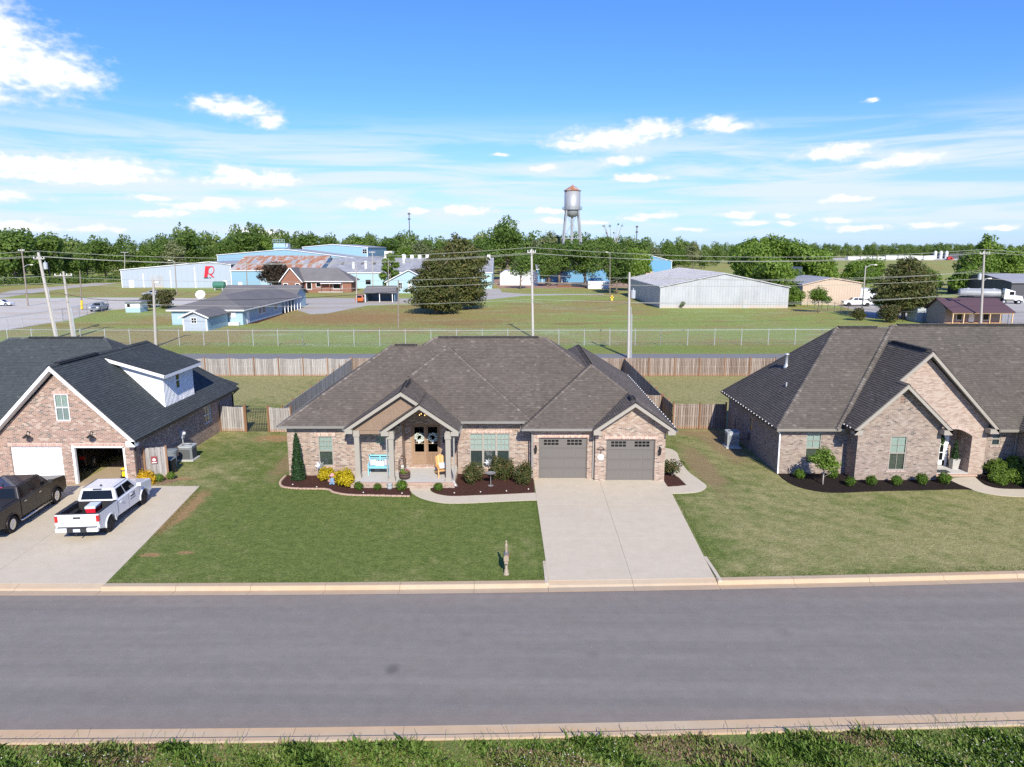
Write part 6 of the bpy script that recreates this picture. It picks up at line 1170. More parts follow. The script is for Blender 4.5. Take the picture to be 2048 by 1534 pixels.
def pickup(loc, rz, label, paint, L=5.6, W=1.89, wb=3.6, bed=1.75, r=.39, roof=1.82, rail=1.26, rims='chrome', trim='paint', bumper='chrome', liner='bedliner', cover=False, board=None, detail=True, group=None, name='pickup_truck', plate=True):
    t = thing(name, loc, label, 'pickup', group, rz); W2 = W / 2; yb = -L / 2; yf = L / 2; yr = yb + (L - wb) * .53; yfr = yr + wb; yc0 = yb + .1 + bed; belt = rail - .04; yc1 = yfr - .45; sill = .47; ra = r * 1.22
    # cab and nose in one pressing, wheel arch cut out
    prof = [(yc0, sill)] + arcpts(yfr, ra, r * .98) + [(yf - .08, .5), (yf, .58), (yf + .01, .95), (yf - .06, rail - .14), (yc1 + .05, rail + .02), (yc1 - .35, belt), (yc0, belt)]
    m = MB(); m.extrude_x([p for p in prof], -W2, W2); m.build('body', paint, t, local=True, bevel=.045)
    # bed sides with rear arch, tailgate, floor and liner
    for s in (-1, 1):
        pr = [(yb + .04, .62)] + [(yb + .1, .55)] + arcpts(yr, ra, r * .98) + [(yc0 - .012, sill), (yc0 - .012, rail), (yb + .04, rail)]
        m = MB(); a, b = (W2 - .13, W2) if s > 0 else (-W2, -W2 + .13); m.extrude_x(pr, a, b); m.build('bed_side', paint, t, local=True, bevel=.03)
    MB().box(-W2 + .13, W2 - .13, yb + .04, yb + .13, .66, rail).build('tailgate', paint, t, local=True, bevel=.02)
    m = MB(); m.box(-W2 + .13, W2 - .13, yb + .13, yc0 - .02, .74, .80); m.box(-W2 + .131, -W2 + .15, yb + .13, yc0 - .02, .8, rail - .02); m.box(W2 - .15, W2 - .131, yb + .13, yc0 - .02, .8, rail - .02); m.box(-W2 + .13, W2 - .13, yc0 - .06, yc0 - .02, .8, rail - .02); m.box(-W2 + .15, W2 - .15, yb + .131, yb + .15, .8, rail - .02)
    for s in (-1, 1): m.box(min(s * (W2 - .15), s * (W2 - .36)), max(s * (W2 - .15), s * (W2 - .36)), yr - .45, yr + .45, .8, 1.0)
    for k in range(9): x = -W2 + .45 + k * (W - .9) / 8; m.box(x - .03, x + .03, yb + .18, yc0 - .08, .80, .812)
    m.build('bed_liner', liner, t, local=True)
    m = MB()
    for s in (-1, 1): m.box(min(s * (W2 - .005), s * (W2 - .14)), max(s * (W2 - .005), s * (W2 - .14)), yb + .06, yc0 - .03, rail, rail + .025)
    m.box(-W2 + .14, W2 - .14, yb + .04, yb + .14, rail, rail + .022); m.build('bed_rail_cap', 'plastic', t, local=True)
    if cover: MB().box(-W2 + .1, W2 - .1, yb + .6, yc0 - .02, rail + .026, rail + .06).build('bed_cover', 'bedliner', t, local=True)
    m = MB(); m.box(-W2 + .22, W2 - .22, yb + .25, yf - .25, .33, .74); m.build('chassis', 'plastic', t, local=True)
    # greenhouse
    b0, b1, t0, t1 = yc0 + .02, yc1 + .02, yc0 + .2, yc1 - .62; xb, xt = W2 - .05, W2 - .2
    Bq = [(-xb, b0, belt - .02), (xb, b0, belt - .02), (xb, b1, belt - .0), (-xb, b1, belt)]; Tq = [(-xt, t0, roof - .03), (xt, t0, roof - .03), (xt, t1, roof - .02), (-xt, t1, roof - .02)]
    m = MB(); m.solid(Bq + Tq, [(4, 5, 6, 7), (0, 1, 5, 4), (1, 2, 6, 5), (2, 3, 7, 6), (3, 0, 4, 7)]); m.build('cab', paint, t, local=True, bevel=.05)
    rear = [Bq[0], Bq[1], Tq[1], Tq[0]]; right = [Bq[1], Bq[2], Tq[2], Tq[1]]; front = [Bq[2], Bq[3], Tq[3], Tq[2]]; left = [Bq[3], Bq[0], Tq[0], Tq[3]]
    for nm, q, rr in (('rear_window', rear, (.08, .92, .16, .86)), ('windshield', front, (.06, .94, .08, .92)), ('side_window', right, (.07, .40, .14, .87)), ('side_window', right, (.44, .86, .14, .87)), ('side_window', left, (.14, .56, .14, .87)), ('side_window', left, (.60, .93, .14, .87))):
        m = MB(); m.face(face_patch(q, *rr, .012)); m.build(nm, 'glass_dark', t, local=True)
    if detail:
        m = MB()
        for s in (-1, 1):
            for yy in (yc0 + .03, (yc0 + yc1) / 2 - .05, yc1 - .02): m.box(min(s * W2, s * (W2 + .003)), max(s * W2, s * (W2 + .003)), yy - .006, yy + .006, sill + .08, belt - .03)
        m.build('door_seam', 'plastic', t, local=True)
        for s in (-1, 1):
            for yy in (yc0 + .35, (yc0 + yc1) / 2 + .28): MB().box(min(s * W2, s * (W2 + .035)), max(s * W2, s * (W2 + .035)), yy - .1, yy + .1, belt - .18, belt - .14).build('door_handle', 'chrome' if trim == 'chrome' else paint, t, local=True)
        m = MB(); m.box(-.16, .16, yb + .02, yb + .05, rail - .2, rail - .12); m.build('tailgate_handle', 'plastic', t, local=True); m = MB(); m.box(-.2, .2, t0 - .06, t0 + .02, roof - .07, roof - .035); m.build('brake_lamp', 'tail_red' if trim == 'chrome' else 'plastic', t, local=True)
        m = MB(); m.lathe([(.05, 0), (.04, .05), (0, .09)], 8, (0, t0 + .35, roof - .01)); m.build('antenna', 'plastic', t, local=True)
        m = MB()
        for s in (-1, 1): m.beam((s * xt * .93, t0 + .1, roof - .008), (s * xt * .93, t1 - .05, roof - .002), .03, .006)
        m.build('roof_seam', 'plastic', t, local=True)
    for s in (-1, 1):
        MB().box(min(s * (W2 + .03), s * (W2 + .24)), max(s * (W2 + .03), s * (W2 + .24)), yc1 - .34, yc1 - .22, belt + .02, belt + .2).build('mirror', paint if trim != 'chrome' else 'plastic', t, local=True, bevel=.03)
        m = MB(); m.box(min(s * (W2 - .12), s * (W2 + .008)), max(s * (W2 - .12), s * (W2 + .008)), yb + .02, yb + .16, rail - .36, rail - .06); m.build('tail_light', 'tail_red', t, local=True, bevel=.015); m = MB(); m.box(min(s * (W2 - .115), s * (W2 + .006)), max(s * (W2 - .115), s * (W2 + .006)), yb + .018, yb + .15, rail - .47, rail - .375); m.build('reverse_light', 'headlamp', t, local=True)
        m = MB(); m.box(min(s * (W2 - .4), s * (W2 - .02)), max(s * (W2 - .4), s * (W2 - .02)), yf - .12, yf + .02, .8, 1.0); m.build('headlight', 'headlamp', t, local=True)
        # arch lips
        for yy in (yr, yfr):
            m = MB(); ap = arcpts(yy, ra + .015, r * .98, 12); m.tube([(s * (W2 + .012), p[0], p[1]) for p in ap], .035, 6); m.build('arch_lip', paint if trim != 'chrome' else paint, t, local=True, smooth=True)
    bm_ = MB(); bm_.box(-W2 + .02, -.42, yb - .1, yb + .06, .46, .66); bm_.box(.42, W2 - .02, yb - .1, yb + .06, .46, .66); bm_.build('rear_bumper', bumper, t, local=True, bevel=.04); MB().box(-.44, .44, yb - .08, yb + .06, .44, .64).build('bumper_step', 'plastic', t, local=True, bevel=.015); MB().box(-W2 + .1, W2 - .1, yb - .06, yb + .05, .655, .685).build('bumper_pad', 'plastic', t, local=True)
    if plate: MB().box(-.15, .15, yb - .088, yb - .081, .48, .62).build('licence_plate', 'plate', t, local=True)
    m = MB(); m.box(-W2 + .05, W2 - .05, yf - .04, yf + .1, .45, .72); m.build('front_bumper', bumper, t, local=True, bevel=.04); m = MB(); m.box(-.45, .45, yf - .02, yf + .022, .76, 1.05); m.build('grille', 'plastic', t, local=True)
    if board:
        for s in (-1, 1): m = MB(); m.tube([(s * (W2 - .02), yr + ra + .1, .38), (s * (W2 + .04), yr + ra + .18, .38), (s * (W2 + .04), yfr - ra - .15, .38), (s * (W2 - .02), yfr - ra - .08, .38)], .045, 8); m.build('running_board', board, t, local=True, smooth=True)
    m = MB(); m.tube([(0, yb, .4), (0, yb - .18, .4)], .035, 6); m.build('tow_hitch', 'plastic', t, local=True)
    for s in (-1, 1):
        for yy in (yr, yfr): wheel(t, s * (W2 - .13), yy, r, .25, rims)
    return t
T1 = pickup((-19.72, 32.36, 0), R(4.5), 'white crew-cab pickup parked on the left driveway, red cooler in its bed', 'paint_white', L=5.55, wb=3.55, bed=1.75, rims='plastic', bumper='paint_white', roof=1.80)
m = MB()    # dark company lettering on the front door, too small to read
for k, (yy, zz, ww) in enumerate(((.42, 1.02, .14), (.58, 1.02, .08), (.68, 1.02, .16), (.40, .92, .10), (.53, .92, .16), (.72, .92, .12), (.36, .80, .5))): m.box(.947, .951, yy, yy + ww, zz, zz + (.07 if k < 6 else .03))
m.build('door_lettering', 'sign_dark', T1, local=True)
m = MB(); m.box(-.75, -.58, -2.783, -2.778, .86, .90); m.box(.56, .68, -2.783, -2.778, .86, .90); m.build('tailgate_badge', 'galv', T1, local=True)
pickup((-24.30, 32.35, 0), R(6.0), 'dark brown crew-cab pickup parked on the left driveway', 'paint_brown', L=5.95, W=2.02, wb=3.85, bed=1.75, r=.41, roof=1.95, rail=1.36, trim='chrome', board='chrome', cover=True)
c = thing('cooler', (-19.55, 30.98, .815), 'red cooler with white lid in the bed of the white pickup', 'cooler', rz=.15); m = MB(); m.solid([(-.19, -.3, 0), (.19, -.3, 0), (.19, .3, 0), (-.19, .3, 0), (-.22, -.33, .32), (.22, -.33, .32), (.22, .33, .32), (-.22, .33, .32)], [(0, 3, 2, 1), (0, 1, 5, 4), (1, 2, 6, 5), (2, 3, 7, 6), (3, 0, 4, 7), (4, 5, 6, 7)]); m.build('tub', 'cooler_red', c, local=True, bevel=.02); MB().box(-.235, .235, -.345, .345, .32, .43).build('lid', 'cooler_white', c, local=True, bevel=.02)
def car(name, loc, rz, label, paint, L=4.9, W=1.85, roof=1.45, suv=False, parked='car'):
    t = thing(name, loc, label, parked, None, rz); W2 = W / 2; r = .34 if not suv else .37; wb = L * .585; yr = -wb / 2 - .05; yfr = wb / 2 - .05 + .1; belt = .92 if not suv else 1.08; ra = r * 1.18; yb, yf = -L / 2, L / 2
    prof = [(yb + .05, .35)] + arcpts(yr, ra, r) + arcpts(yfr, ra, r) + [(yf - .05, .32), (yf, .5), (yf - .05, belt - .2), (yf - L * .27, belt + .02), (yb + (L * .16 if not suv else .1), belt + .04), (yb + .02, belt), (yb, .55)]
    m = MB(); m.extrude_x(prof, -W2, W2); m.build('body', paint, t, local=True, bevel=.06); xb, xt = W2 - .06, W2 - .24
    Bq = [(-xb, yb + (.45 if not suv else .08), belt), (xb, yb + (.45 if not suv else .08), belt), (xb, yf - L * .25, belt), (-xb, yf - L * .25, belt)]; Tq = [(-xt, yb + (1.15 if not suv else .35), roof), (xt, yb + (1.15 if not suv else .35), roof), (xt, yf - L * .42, roof), (-xt, yf - L * .42, roof)]
    m = MB(); m.solid(Bq + Tq, [(4, 5, 6, 7), (0, 1, 5, 4), (1, 2, 6, 5), (2, 3, 7, 6), (3, 0, 4, 7)]); m.build('cab', paint, t, local=True, bevel=.06)
    for nm, q, rr in (('rear_window', [Bq[0], Bq[1], Tq[1], Tq[0]], (.1, .9, .12, .9)), ('windshield', [Bq[2], Bq[3], Tq[3], Tq[2]], (.07, .93, .08, .9)), ('side_window', [Bq[1], Bq[2], Tq[2], Tq[1]], (.18, .5, .12, .86)), ('side_window', [Bq[1], Bq[2], Tq[2], Tq[1]], (.53, .84, .12, .86)), ('side_window', [Bq[3], Bq[0], Tq[0], Tq[3]], (.16, .47, .12, .86)), ('side_window', [Bq[3], Bq[0], Tq[0], Tq[3]], (.5, .82, .12, .86))):
        m = MB(); m.face(face_patch(q, *rr, .012)); m.build(nm, 'glass_dark', t, local=True)
    for s in (-1, 1):
        MB().box(min(s * (W2 - .3), s * (W2 - .03)), max(s * (W2 - .3), s * (W2 - .03)), yb - .02, yb + .05, belt - .28, belt - .1).build('tail_light', 'tail_red', t, local=True); MB().box(min(s * (W2 - .4), s * (W2 - .05)), max(s * (W2 - .4), s * (W2 - .05)), yf - .15, yf, .6, .72).build('headlight', 'headlamp', t, local=True)
        for yy in (yr, yfr): wheel(t, s * (W2 - .11), yy, r, .22)
    return t
car('parked_car', (-115.6, 158.8, 0), R(-84), 'white sedan parked beside the tall twin-arm lamp post', 'paint_white', 5.1)
car('parked_car', (-25.9, 41.6, .02), R(0), 'dark car standing in shadow inside the open garage', 'paint_brown', 4.5, suv=True, roof=1.6)
car('parked_suv', (-36.6, 170.2, 0), R(2), 'orange SUV parked between pole and open shelter', 'paint_orange', 4.5, suv=True, roof=1.75, parked='car')
pickup((-86.2, 146.5, 0), R(190), 'silver pickup stopped by the gate beside the guard hut', 'paint_silver', L=5.7, detail=False, bumper='chrome')
pickup((-95.6, 188.2, 0), R(91), 'pale blue-grey pickup with white bed beyond the bush', 'paint_silver', L=5.6, detail=False)
pickup((77.7, 158.3, 0), R(84), 'white crew-cab pickup in front of the tan metal building', 'paint_white', L=6.2, W=2.0, wb=4.0, bed=2.0, roof=1.98, rail=1.4, r=.42, detail=False)
# tanker lorry
tk = thing('tanker_truck', (113.4, 167.0, 0), 'silver road tanker with white tractor parked before the dark shed', 'truck', rz=math.atan2(-5.2, 12.5) - math.pi / 2)
m = MB(); n = 20; L0, L1 = -6.6, 2.2
for (ya, rs) in ((L0, .2), (L0 + .25, .95), (L0 + .5, 1.0), (L1 - .5, 1.0), (L1 - .25, .95), (L1, .2)): m.v += [(1.18 * rs * math.cos(2 * math.pi * j / n), ya, 2.35 + .98 * rs * math.sin(2 * math.pi * j / n)) for j in range(n)]
for k in range(5):
    for j in range(n): m.f.append((k * n + j, (k + 1) * n + j, (k + 1) * n + (j + 1) % n, k * n + (j + 1) % n)); m.t.append(.5)
m.f += [tuple(range(n)), tuple(range(5 * n, 6 * n))[::-1]]; m.t += [.5, .5]; m.build('tank', 'tanker_steel', tk, local=True, smooth=True)
m = MB(); m.box(-.35, .35, L0 + .4, 5.6, .85, 1.35); m.box(-1.1, 1.1, L0 + .2, L0 + 3.2, .9, 1.3); m.build('chassis', 'plastic', tk, local=True); m = MB(); m.box(-.3, .3, L0 + 1, L1 - .8, 3.3, 3.38)
for k in range(3): m.lathe([(.3, 0), (.3, .16), (.2, .2)], 12, (0, L0 + 2 + k * 2.6, 3.3))
m.build('catwalk', 'galv', tk, local=True)
m = MB(); m.box(-1.2, 1.2, 2.6, 4.7, 1.05, 3.0); m.solid([(-1.15, 2.6, 3.0), (1.15, 2.6, 3.0), (1.15, 4.5, 3.0), (-1.15, 4.5, 3.0), (-1.05, 2.7, 3.55), (1.05, 2.7, 3.55), (1.05, 3.6, 3.3), (-1.05, 3.6, 3.3)], [(4, 5, 6, 7), (0, 1, 5, 4), (1, 2, 6, 5), (2, 3, 7, 6), (3, 0, 4, 7)]); m.build('cab', 'paint_white', tk, local=True, bevel=.06); m = MB(); m.solid([(-1.05, 4.7, .8), (1.05, 4.7, .8), (1.0, 6.5, .8), (-1.0, 6.5, .8), (-1.0, 4.7, 2.1), (1.0, 4.7, 2.1), (.85, 6.35, 1.75), (-.85, 6.35, 1.75)], [(0, 3, 2, 1), (4, 5, 6, 7), (0, 1, 5, 4), (1, 2, 6, 5), (2, 3, 7, 6), (3, 0, 4, 7)]); m.build('bonnet', 'paint_white', tk, local=True, bevel=.08)
MB().box(-.55, .55, 6.4, 6.53, .95, 1.65).build('grille', 'plastic', tk, local=True); MB().box(-1.1, 1.1, 6.4, 6.75, .5, .8).build('bumper', 'paint_white', tk, local=True); MB().box(-1.0, 1.0, 4.69, 4.72, 2.15, 2.9).build('windshield', 'glass_dark', tk, local=True)
for s in (-1, 1):
    MB().box(min(s * 1.2, s * 1.215), max(s * 1.2, s * 1.215), 3.6, 4.5, 2.1, 2.85).build('side_window', 'glass_dark', tk, local=True); MB().box(min(s * .7, s * .98), max(s * .7, s * .98), 6.3, 6.5, 1.0, 1.25).build('headlight', 'headlamp', tk, local=True)
    for yy in (L0 + .9, L0 + 2.1, 1.5, 2.7, 5.6): wheel(tk, s * 1.0, yy, .5, .4, 'galv', 6, .5)

# ------------------------------------------------------------------ industrial buildings and sheds behind
def gable_end(name, label, x0, x1, y0, y1, zl, zp, zr, xp, wall, roof, trim='trim_white', cat='building', ribs=0, over=.25, win=(), doors=(), base=None, roof_ribs=0):
    """gable wall faces the street; eaves zl / zr, peak (xp, zp)"""
    t = thing(name, ((x0 + x1) / 2, y0, 0), label, cat); w = MB()
    w.face([(x0, y0, 0), (x1, y0, 0), (x1, y0, zr), (xp, y0, zp), (x0, y0, zl)]); w.face([(x1, y1, 0), (x0, y1, 0), (x0, y1, zl), (xp, y1, zp), (x1, y1, zr)]); w.face([(x0, y1, 0), (x0, y0, 0), (x0, y0, zl), (x0, y1, zl)]); w.face([(x1, y0, 0), (x1, y1, 0), (x1, y1, zr), (x1, y0, zr)]); wo = w.build('wall', wall, t)
    r = MB()
    for a, b in (((x0 - over, zl - over * (zp - zl) / (xp - x0)), (xp, zp)), ((xp, zp), (x1 + over, zr - over * (zp - zr) / (x1 - xp)))):
        f = [(a[0], y0 - over, a[1]), (b[0], y0 - over, b[1]), (b[0], y1 + over, b[1]), (a[0], y1 + over, a[1])]; r.solid([(p[0], p[1], p[2] + .02) for p in f] + [(p[0], p[1], p[2] + .14) for p in f], [(0, 3, 2, 1), (4, 5, 6, 7), (0, 1, 5, 4), (1, 2, 6, 5), (2, 3, 7, 6), (3, 0, 4, 7)])
    ro = r.build('roof', roof, t)
    if roof_ribs:
        m = MB(); k = int((y1 - y0) / roof_ribs)
        for i in range(1, k):
            yy = y0 + (y1 - y0) * i / k; m.beam((x0, yy, zl + .15), (xp, yy, zp + .15), .06, .04); m.beam((xp, yy, zp + .15), (x1, yy, zr + .15), .06, .04)
        tag(m.build('roof_seams', roof, ro), kind='stuff')
    if trim:
        m = MB(); hw = .16; m.beam((x0 - over, y0 - over - .02, zl - over * (zp - zl) / (xp - x0) - .04), (xp, y0 - over - .02, zp - .04), .06, .2); m.beam((xp, y0 - over - .02, zp - .04), (x1 + over, y0 - over - .02, zr - over * (zp - zr) / (x1 - xp) - .04), .06, .2); m.box(x0 - .02, x0 + hw, y0 - .03, y0, 0, zl); m.box(x1 - hw, x1 + .02, y0 - .03, y0, 0, zr); m.build('trim', trim, t)
    if ribs:
        k = int((x1 - x0) / ribs)
        for i in range(1, k):
            x = x0 + (x1 - x0) * i / k; z = zl + (zp - zl) * (x - x0) / (xp - x0) if x < xp else zp + (zr - zp) * (x - xp) / (x1 - xp); MB().box(x - .05, x + .05, y0 - .04, y0, .02, z - .15).build('wall_rib', wall, wo)
    for (a, b, c, d, mt) in win:
        f = MB(); f.box(a - .08, b + .08, y0 - .05, y0 - .02, c - .08, c); f.box(a - .08, b + .08, y0 - .05, y0 - .02, d, d + .08); f.box(a - .08, a, y0 - .05, y0 - .02, c, d); f.box(b, b + .08, y0 - .05, y0 - .02, c, d); f.box((a + b) / 2 - .03, (a + b) / 2 + .03, y0 - .045, y0 - .02, c, d); f.box(a, b, y0 - .045, y0 - .02, (c + d) / 2 - .03, (c + d) / 2 + .03); wi = f.build('window', 'trim_white', t); MB().box(a, b, y0 - .03, y0 - .005, c, d).build('pane', mt, wi)
    for (a, b, c, d, mt) in doors: MB().box(a, b, y0 - .05, y0 - .005, c, d).build('door', mt, t)
    return t
def long_shed(name, label, x0, x1, y0, yr, y1, ze, zr, wall, roof, trim='trim_white', cat='building', over=.3, ends=True, seams=0):
    """ridge parallel to the street"""
    t = thing(name, ((x0 + x1) / 2, y0, 0), label, cat); w = MB(); w.face([(x0, y0, 0), (x1, y0, 0), (x1, y0, ze), (x0, y0, ze)]); w.face([(x1, y1, 0), (x0, y1, 0), (x0, y1, ze), (x1, y1, ze)])
    w.face([(x0, y1, 0), (x0, y0, 0), (x0, y0, ze), (x0, yr, zr), (x0, y1, ze)]); w.face([(x1, y0, 0), (x1, y1, 0), (x1, y1, ze), (x1, yr, zr), (x1, y0, ze)]); w.build('wall', wall, t)
    r = MB(); s = (zr - ze) / (yr - y0)
    for (ya, za, yb_, zb) in ((y0 - over, ze - over * s, yr, zr), (y1 + over, ze - over * s, yr, zr)):
        f = [(x0 - over, ya, za), (x1 + over, ya, za), (x1 + over, yb_, zb), (x0 - over, yb_, zb)]
        if ya > yb_: f = f[::-1]
        r.solid([(p[0], p[1], p[2] + .02) for p in f] + [(p[0], p[1], p[2] + .12) for p in f], [(0, 3, 2, 1), (4, 5, 6, 7), (0, 1, 5, 4), (1, 2, 6, 5), (2, 3, 7, 6), (3, 0, 4, 7)])
    ro = r.build('roof', roof, t)
    if seams:
        m = MB()
        for i in range(1, int((x1 - x0) / seams)): x = x0 + i * seams; m.beam((x, y0 - over, ze - over * s + .12), (x, yr, zr + .12), .07, .05)
        tag(m.build('roof_seams', roof, ro), kind='stuff')
    if trim: m = MB(); m.box(x0 - over, x1 + over, y0 - over - .03, y0 - over, ze - over * s - .22, ze - over * s + .02); m.beam((x1 + over + .02, y0 - over, ze - over * s - .05), (x1 + over + .02, yr, zr - .05), .05, .22); m.beam((x0 - over - .02, y0 - over, ze - over * s - .05), (x0 - over - .02, yr, zr - .05), .05, .22); m.build('trim', trim, t)
    return t
wr = gable_end('warehouse', 'pale blue-white metal warehouse with a big red letter emblem', -128.2, -92.0, 232, 262, 5.75, 8.33, 7.4, -98.9, 'siding_paleblue', 'roof_metal', ribs=1.8, doors=((-125.7, -124.2, .05, 2.5, 'white'),))
sg = thing('wall_emblem', (-99.1, 231.8, 3.1), 'red letter R with an oval bowl and small dark lettering on the warehouse', 'sign')
m = MB(); m.extrude_y([(-1.75, .35), (-.75, .35), (-.3, 2.2), (.1, 3.55), (.55, 3.9), (-1.1, 3.9)], -.06, 0)
for k in range(28):
    a, b = 2 * math.pi * k / 28, 2 * math.pi * (k + 1) / 28; E2 = lambda a, r: (.62 + r * (1.15 * math.cos(a) * .92 + .30 * math.sin(a)), 2.55 + r * 1.4 * math.sin(a)); m.extrude_y([E2(a, .82), E2(b, .82), E2(b, 1.0), E2(a, 1.0)], -.07, -.01)
m.extrude_y([(.25, 1.45), (.55, 1.25), (1.5, .35), (1.05, .30), (.1, 1.15)], -.065, 0); m.build('letter', 'sign_red', sg, local=True)
m = MB(); x = -1.85
for ww in (.22, .2, .18, .2, .1, .22, .2, .2, 0, .16, .16, .2):
    if ww: m.box(x, x + ww * .8, -.06, 0, .02, .24)
    x += ww or .3
m.build('small_lettering', 'sign_dark', sg, local=True)
gable_end('warehouse', 'wide light blue warehouse ridge behind the rusty roof', -114, -55.9, 275, 320, 10.1, 12.25, 8.3, -87.6, 'siding_blue2', 'roof_metal', ribs=2.4)
gable_end('warehouse', 'raised light blue block at the back of the works', -88.1, -60.8, 300, 345, 13.1, 14.2, 12.95, -75.5, 'siding_blue2', 'roof_metal', ribs=2.2, win=((-62.9, -61.2, 10.5, 12.3, 'glass_dark'),))
t = thing('plant_tower', (-89.4, 276, 11), 'boxy light blue rooftop tower with railings', 'tower'); MB().box(-92.1, -87.6, 275.5, 279, 10.5, 14.6).build('tower_body', 'siding_blue', t); MB().box(-92.3, -86.8, 275.2, 279.4, 12.7, 13.2).build('deck', 'siding_blue2', t); m = MB()
for x in (-92.2, -91.3, -90.4, -89.5, -88.6, -87.7): m.tube([(x, 275.3, 14.6), (x, 275.3, 16.0)], .06, 4)
for z in (15.3, 16.0): m.tube([(-92.2, 275.3, z), (-87.7, 275.3, z)], .06, 4)
m.build('railing', 'siding_blue', t); MB().box(-87.5, -86.7, 276, 279, 10.5, 14.5).build('duct', 'galv', t)
lw_ = long_shed('workshop', 'sky blue workshop under a rusty patched metal roof', -88, -60.6, 222, 236, 250, 6.05, 10.25, 'siding_blue2', 'rusty_roof', seams=1.15)
m = MB()
for x in (-83.2, -79.2, -70.5, -66.2): m.beam((x, 227.5, 7.83), (x, 231.5, 9.03), 1.7, .05)
m.build('skylight', 'roof_metal', lw_)
lg = long_shed('workshop', 'long low workshop with grey corrugated roof and pale cyan wall', -60.0, -6.5, 227, 241, 255, 5.2, 9.45, 'siding_cyan', 'roof_corrugated', seams=1.3)
for k, x in enumerate((-56.0, -49.5, -45.5, -42.5)): MB().beam((x, 234, 7.5), (x, 236, 8.1), .9, .12).build('skylight', 'roof_dark', lg)
for x, y, z, h in ((-51.5, 230.5, 6.3, 1.7), (-47.5, 230.5, 6.3, 2.0), (-36, 236, 7.8, 2.6)): m = MB(); m.lathe([(.45, -.3), (.45, h), (.6, h + .05), (.5, h + .35), (0, h + .45)], 10, (x, y, z)); m.build('roof_vent', 'tank_white', lg)
m = MB(); m.box(-42.3, -39.8, 236, 240, 7.5, 11.8); m.build('stack_house', 'ivory', lg)
for k in range(12): m = MB(); x = -37 + k * 2.6; m.box(x, x + 1.1, 240.5, 241.6, 9.4, 10.6); m.build('ridge_ventilator', 'tank_white', lg)
# red brick office
rb = thing('brick_cottage', (-57, 206, 0), 'red brick cottage office with grey roof, front gable and porch', 'building'); w = MB(); w.face([(-67.3, 206, 0), (-61.6, 206, 0), (-61.6, 206, 3.3), (-64.45, 206, 6.9), (-67.3, 206, 3.3)]); w.box(-67.2, -61.7, 206.1, 216, 0, 3.2); w.box(-61.7, -47.6, 209.0, 217, 0, 3.2); w.build('wall', 'brick_red', rb)
r_ = Roof(5); 
def slab(mb, f, th=.12): mb.solid([Vector(p) for p in f] + [Vector(p) + Vector((0, 0, th)) for p in f], [(0, 3, 2, 1), (4, 5, 6, 7), (0, 1, 5, 4), (1, 2, 6, 5), (2, 3, 7, 6), (3, 0, 4, 7)])
m = MB(); slab(m, [(-67.8, 205.5, 2.95), (-64.45, 205.5, 7.1), (-64.45, 214, 7.1), (-67.8, 217.3, 2.95)][::-1]); slab(m, [(-64.45, 205.5, 7.1), (-61.1, 205.5, 2.95), (-61.1, 213.5, 2.95), (-64.45, 213.5, 7.1)][::-1]); slab(m, [(-62.5, 208.4, 3.2), (-46.8, 208.4, 3.2), (-52.6, 213.5, 6.9), (-64.0, 213.5, 6.9)]); slab(m, [(-46.8, 208.4, 3.2), (-46.8, 218, 3.2), (-52.6, 213.5, 6.9), (-52.61, 213.5, 6.9)]); slab(m, [(-46.8, 218, 3.2), (-67.5, 218, 3.2), (-64, 213.5, 6.9), (-52.6, 213.5, 6.9)]); m.build('roof', 'shingle_grey', rb)
m = MB(); m.beam((-67.85, 205.45, 2.9), (-64.45, 205.45, 7.08), .08, .24); m.beam((-64.45, 205.45, 7.08), (-61.05, 205.45, 2.9), .08, .24); m.box(-61.3, -46.7, 208.3, 208.4, 3.0, 3.25); m.build('trim', 'trim_white', rb)
for (a, b, c, d, y) in ((-66.6, -65.5, 1.2, 2.6, 206), (-63.1, -62.1, 1.2, 2.6, 206), (-60.7, -59.4, .9, 2.8, 209), (-57.9, -56.6, 1.6, 2.8, 209), (-52.9, -50.4, 1.0, 2.6, 209)): wi = MB().box(a - .15, b + .15, y - .08, y - .02, c - .15, d + .15).build('window', 'trim_white', rb); MB().box(a, b, y - .1, y - .082, c, d).build('pane', 'glass_dark', wi)
m = MB(); m.box(-56.3, -50.2, 207.2, 208.9, 2.55, 2.7); m.build('porch_roof', 'trim_white', rb); MB().box(-55.2, -54.2, 208.9, 208.99, 0, 2.2).build('door', 'cabin_red', rb)
for x in (-56.1, -53.6, -50.4): MB().box(x - .08, x + .08, 207.25, 207.4, 0, 2.55).build('porch_post', 'brick_red', rb)
MB().box(-57.0, -49.8, 207.2, 208.98, 0, .25).build('porch_floor', 'concrete_old', rb)
# pale blue cottage with white-framed windows
gable_end('blue_cottage', 'pale blue cottage gable partly behind the big cedar', -36.2, -23.6, 204, 216, 3.3, 6.6, 3.3, -29.7, 'siding_blue', 'shingle_grey', win=((-32.8, -31.8, 1.3, 3.0, 'glass_dark'), (-29.9, -28.8, 1.2, 3.0, 'blind_pale')), over=.5)
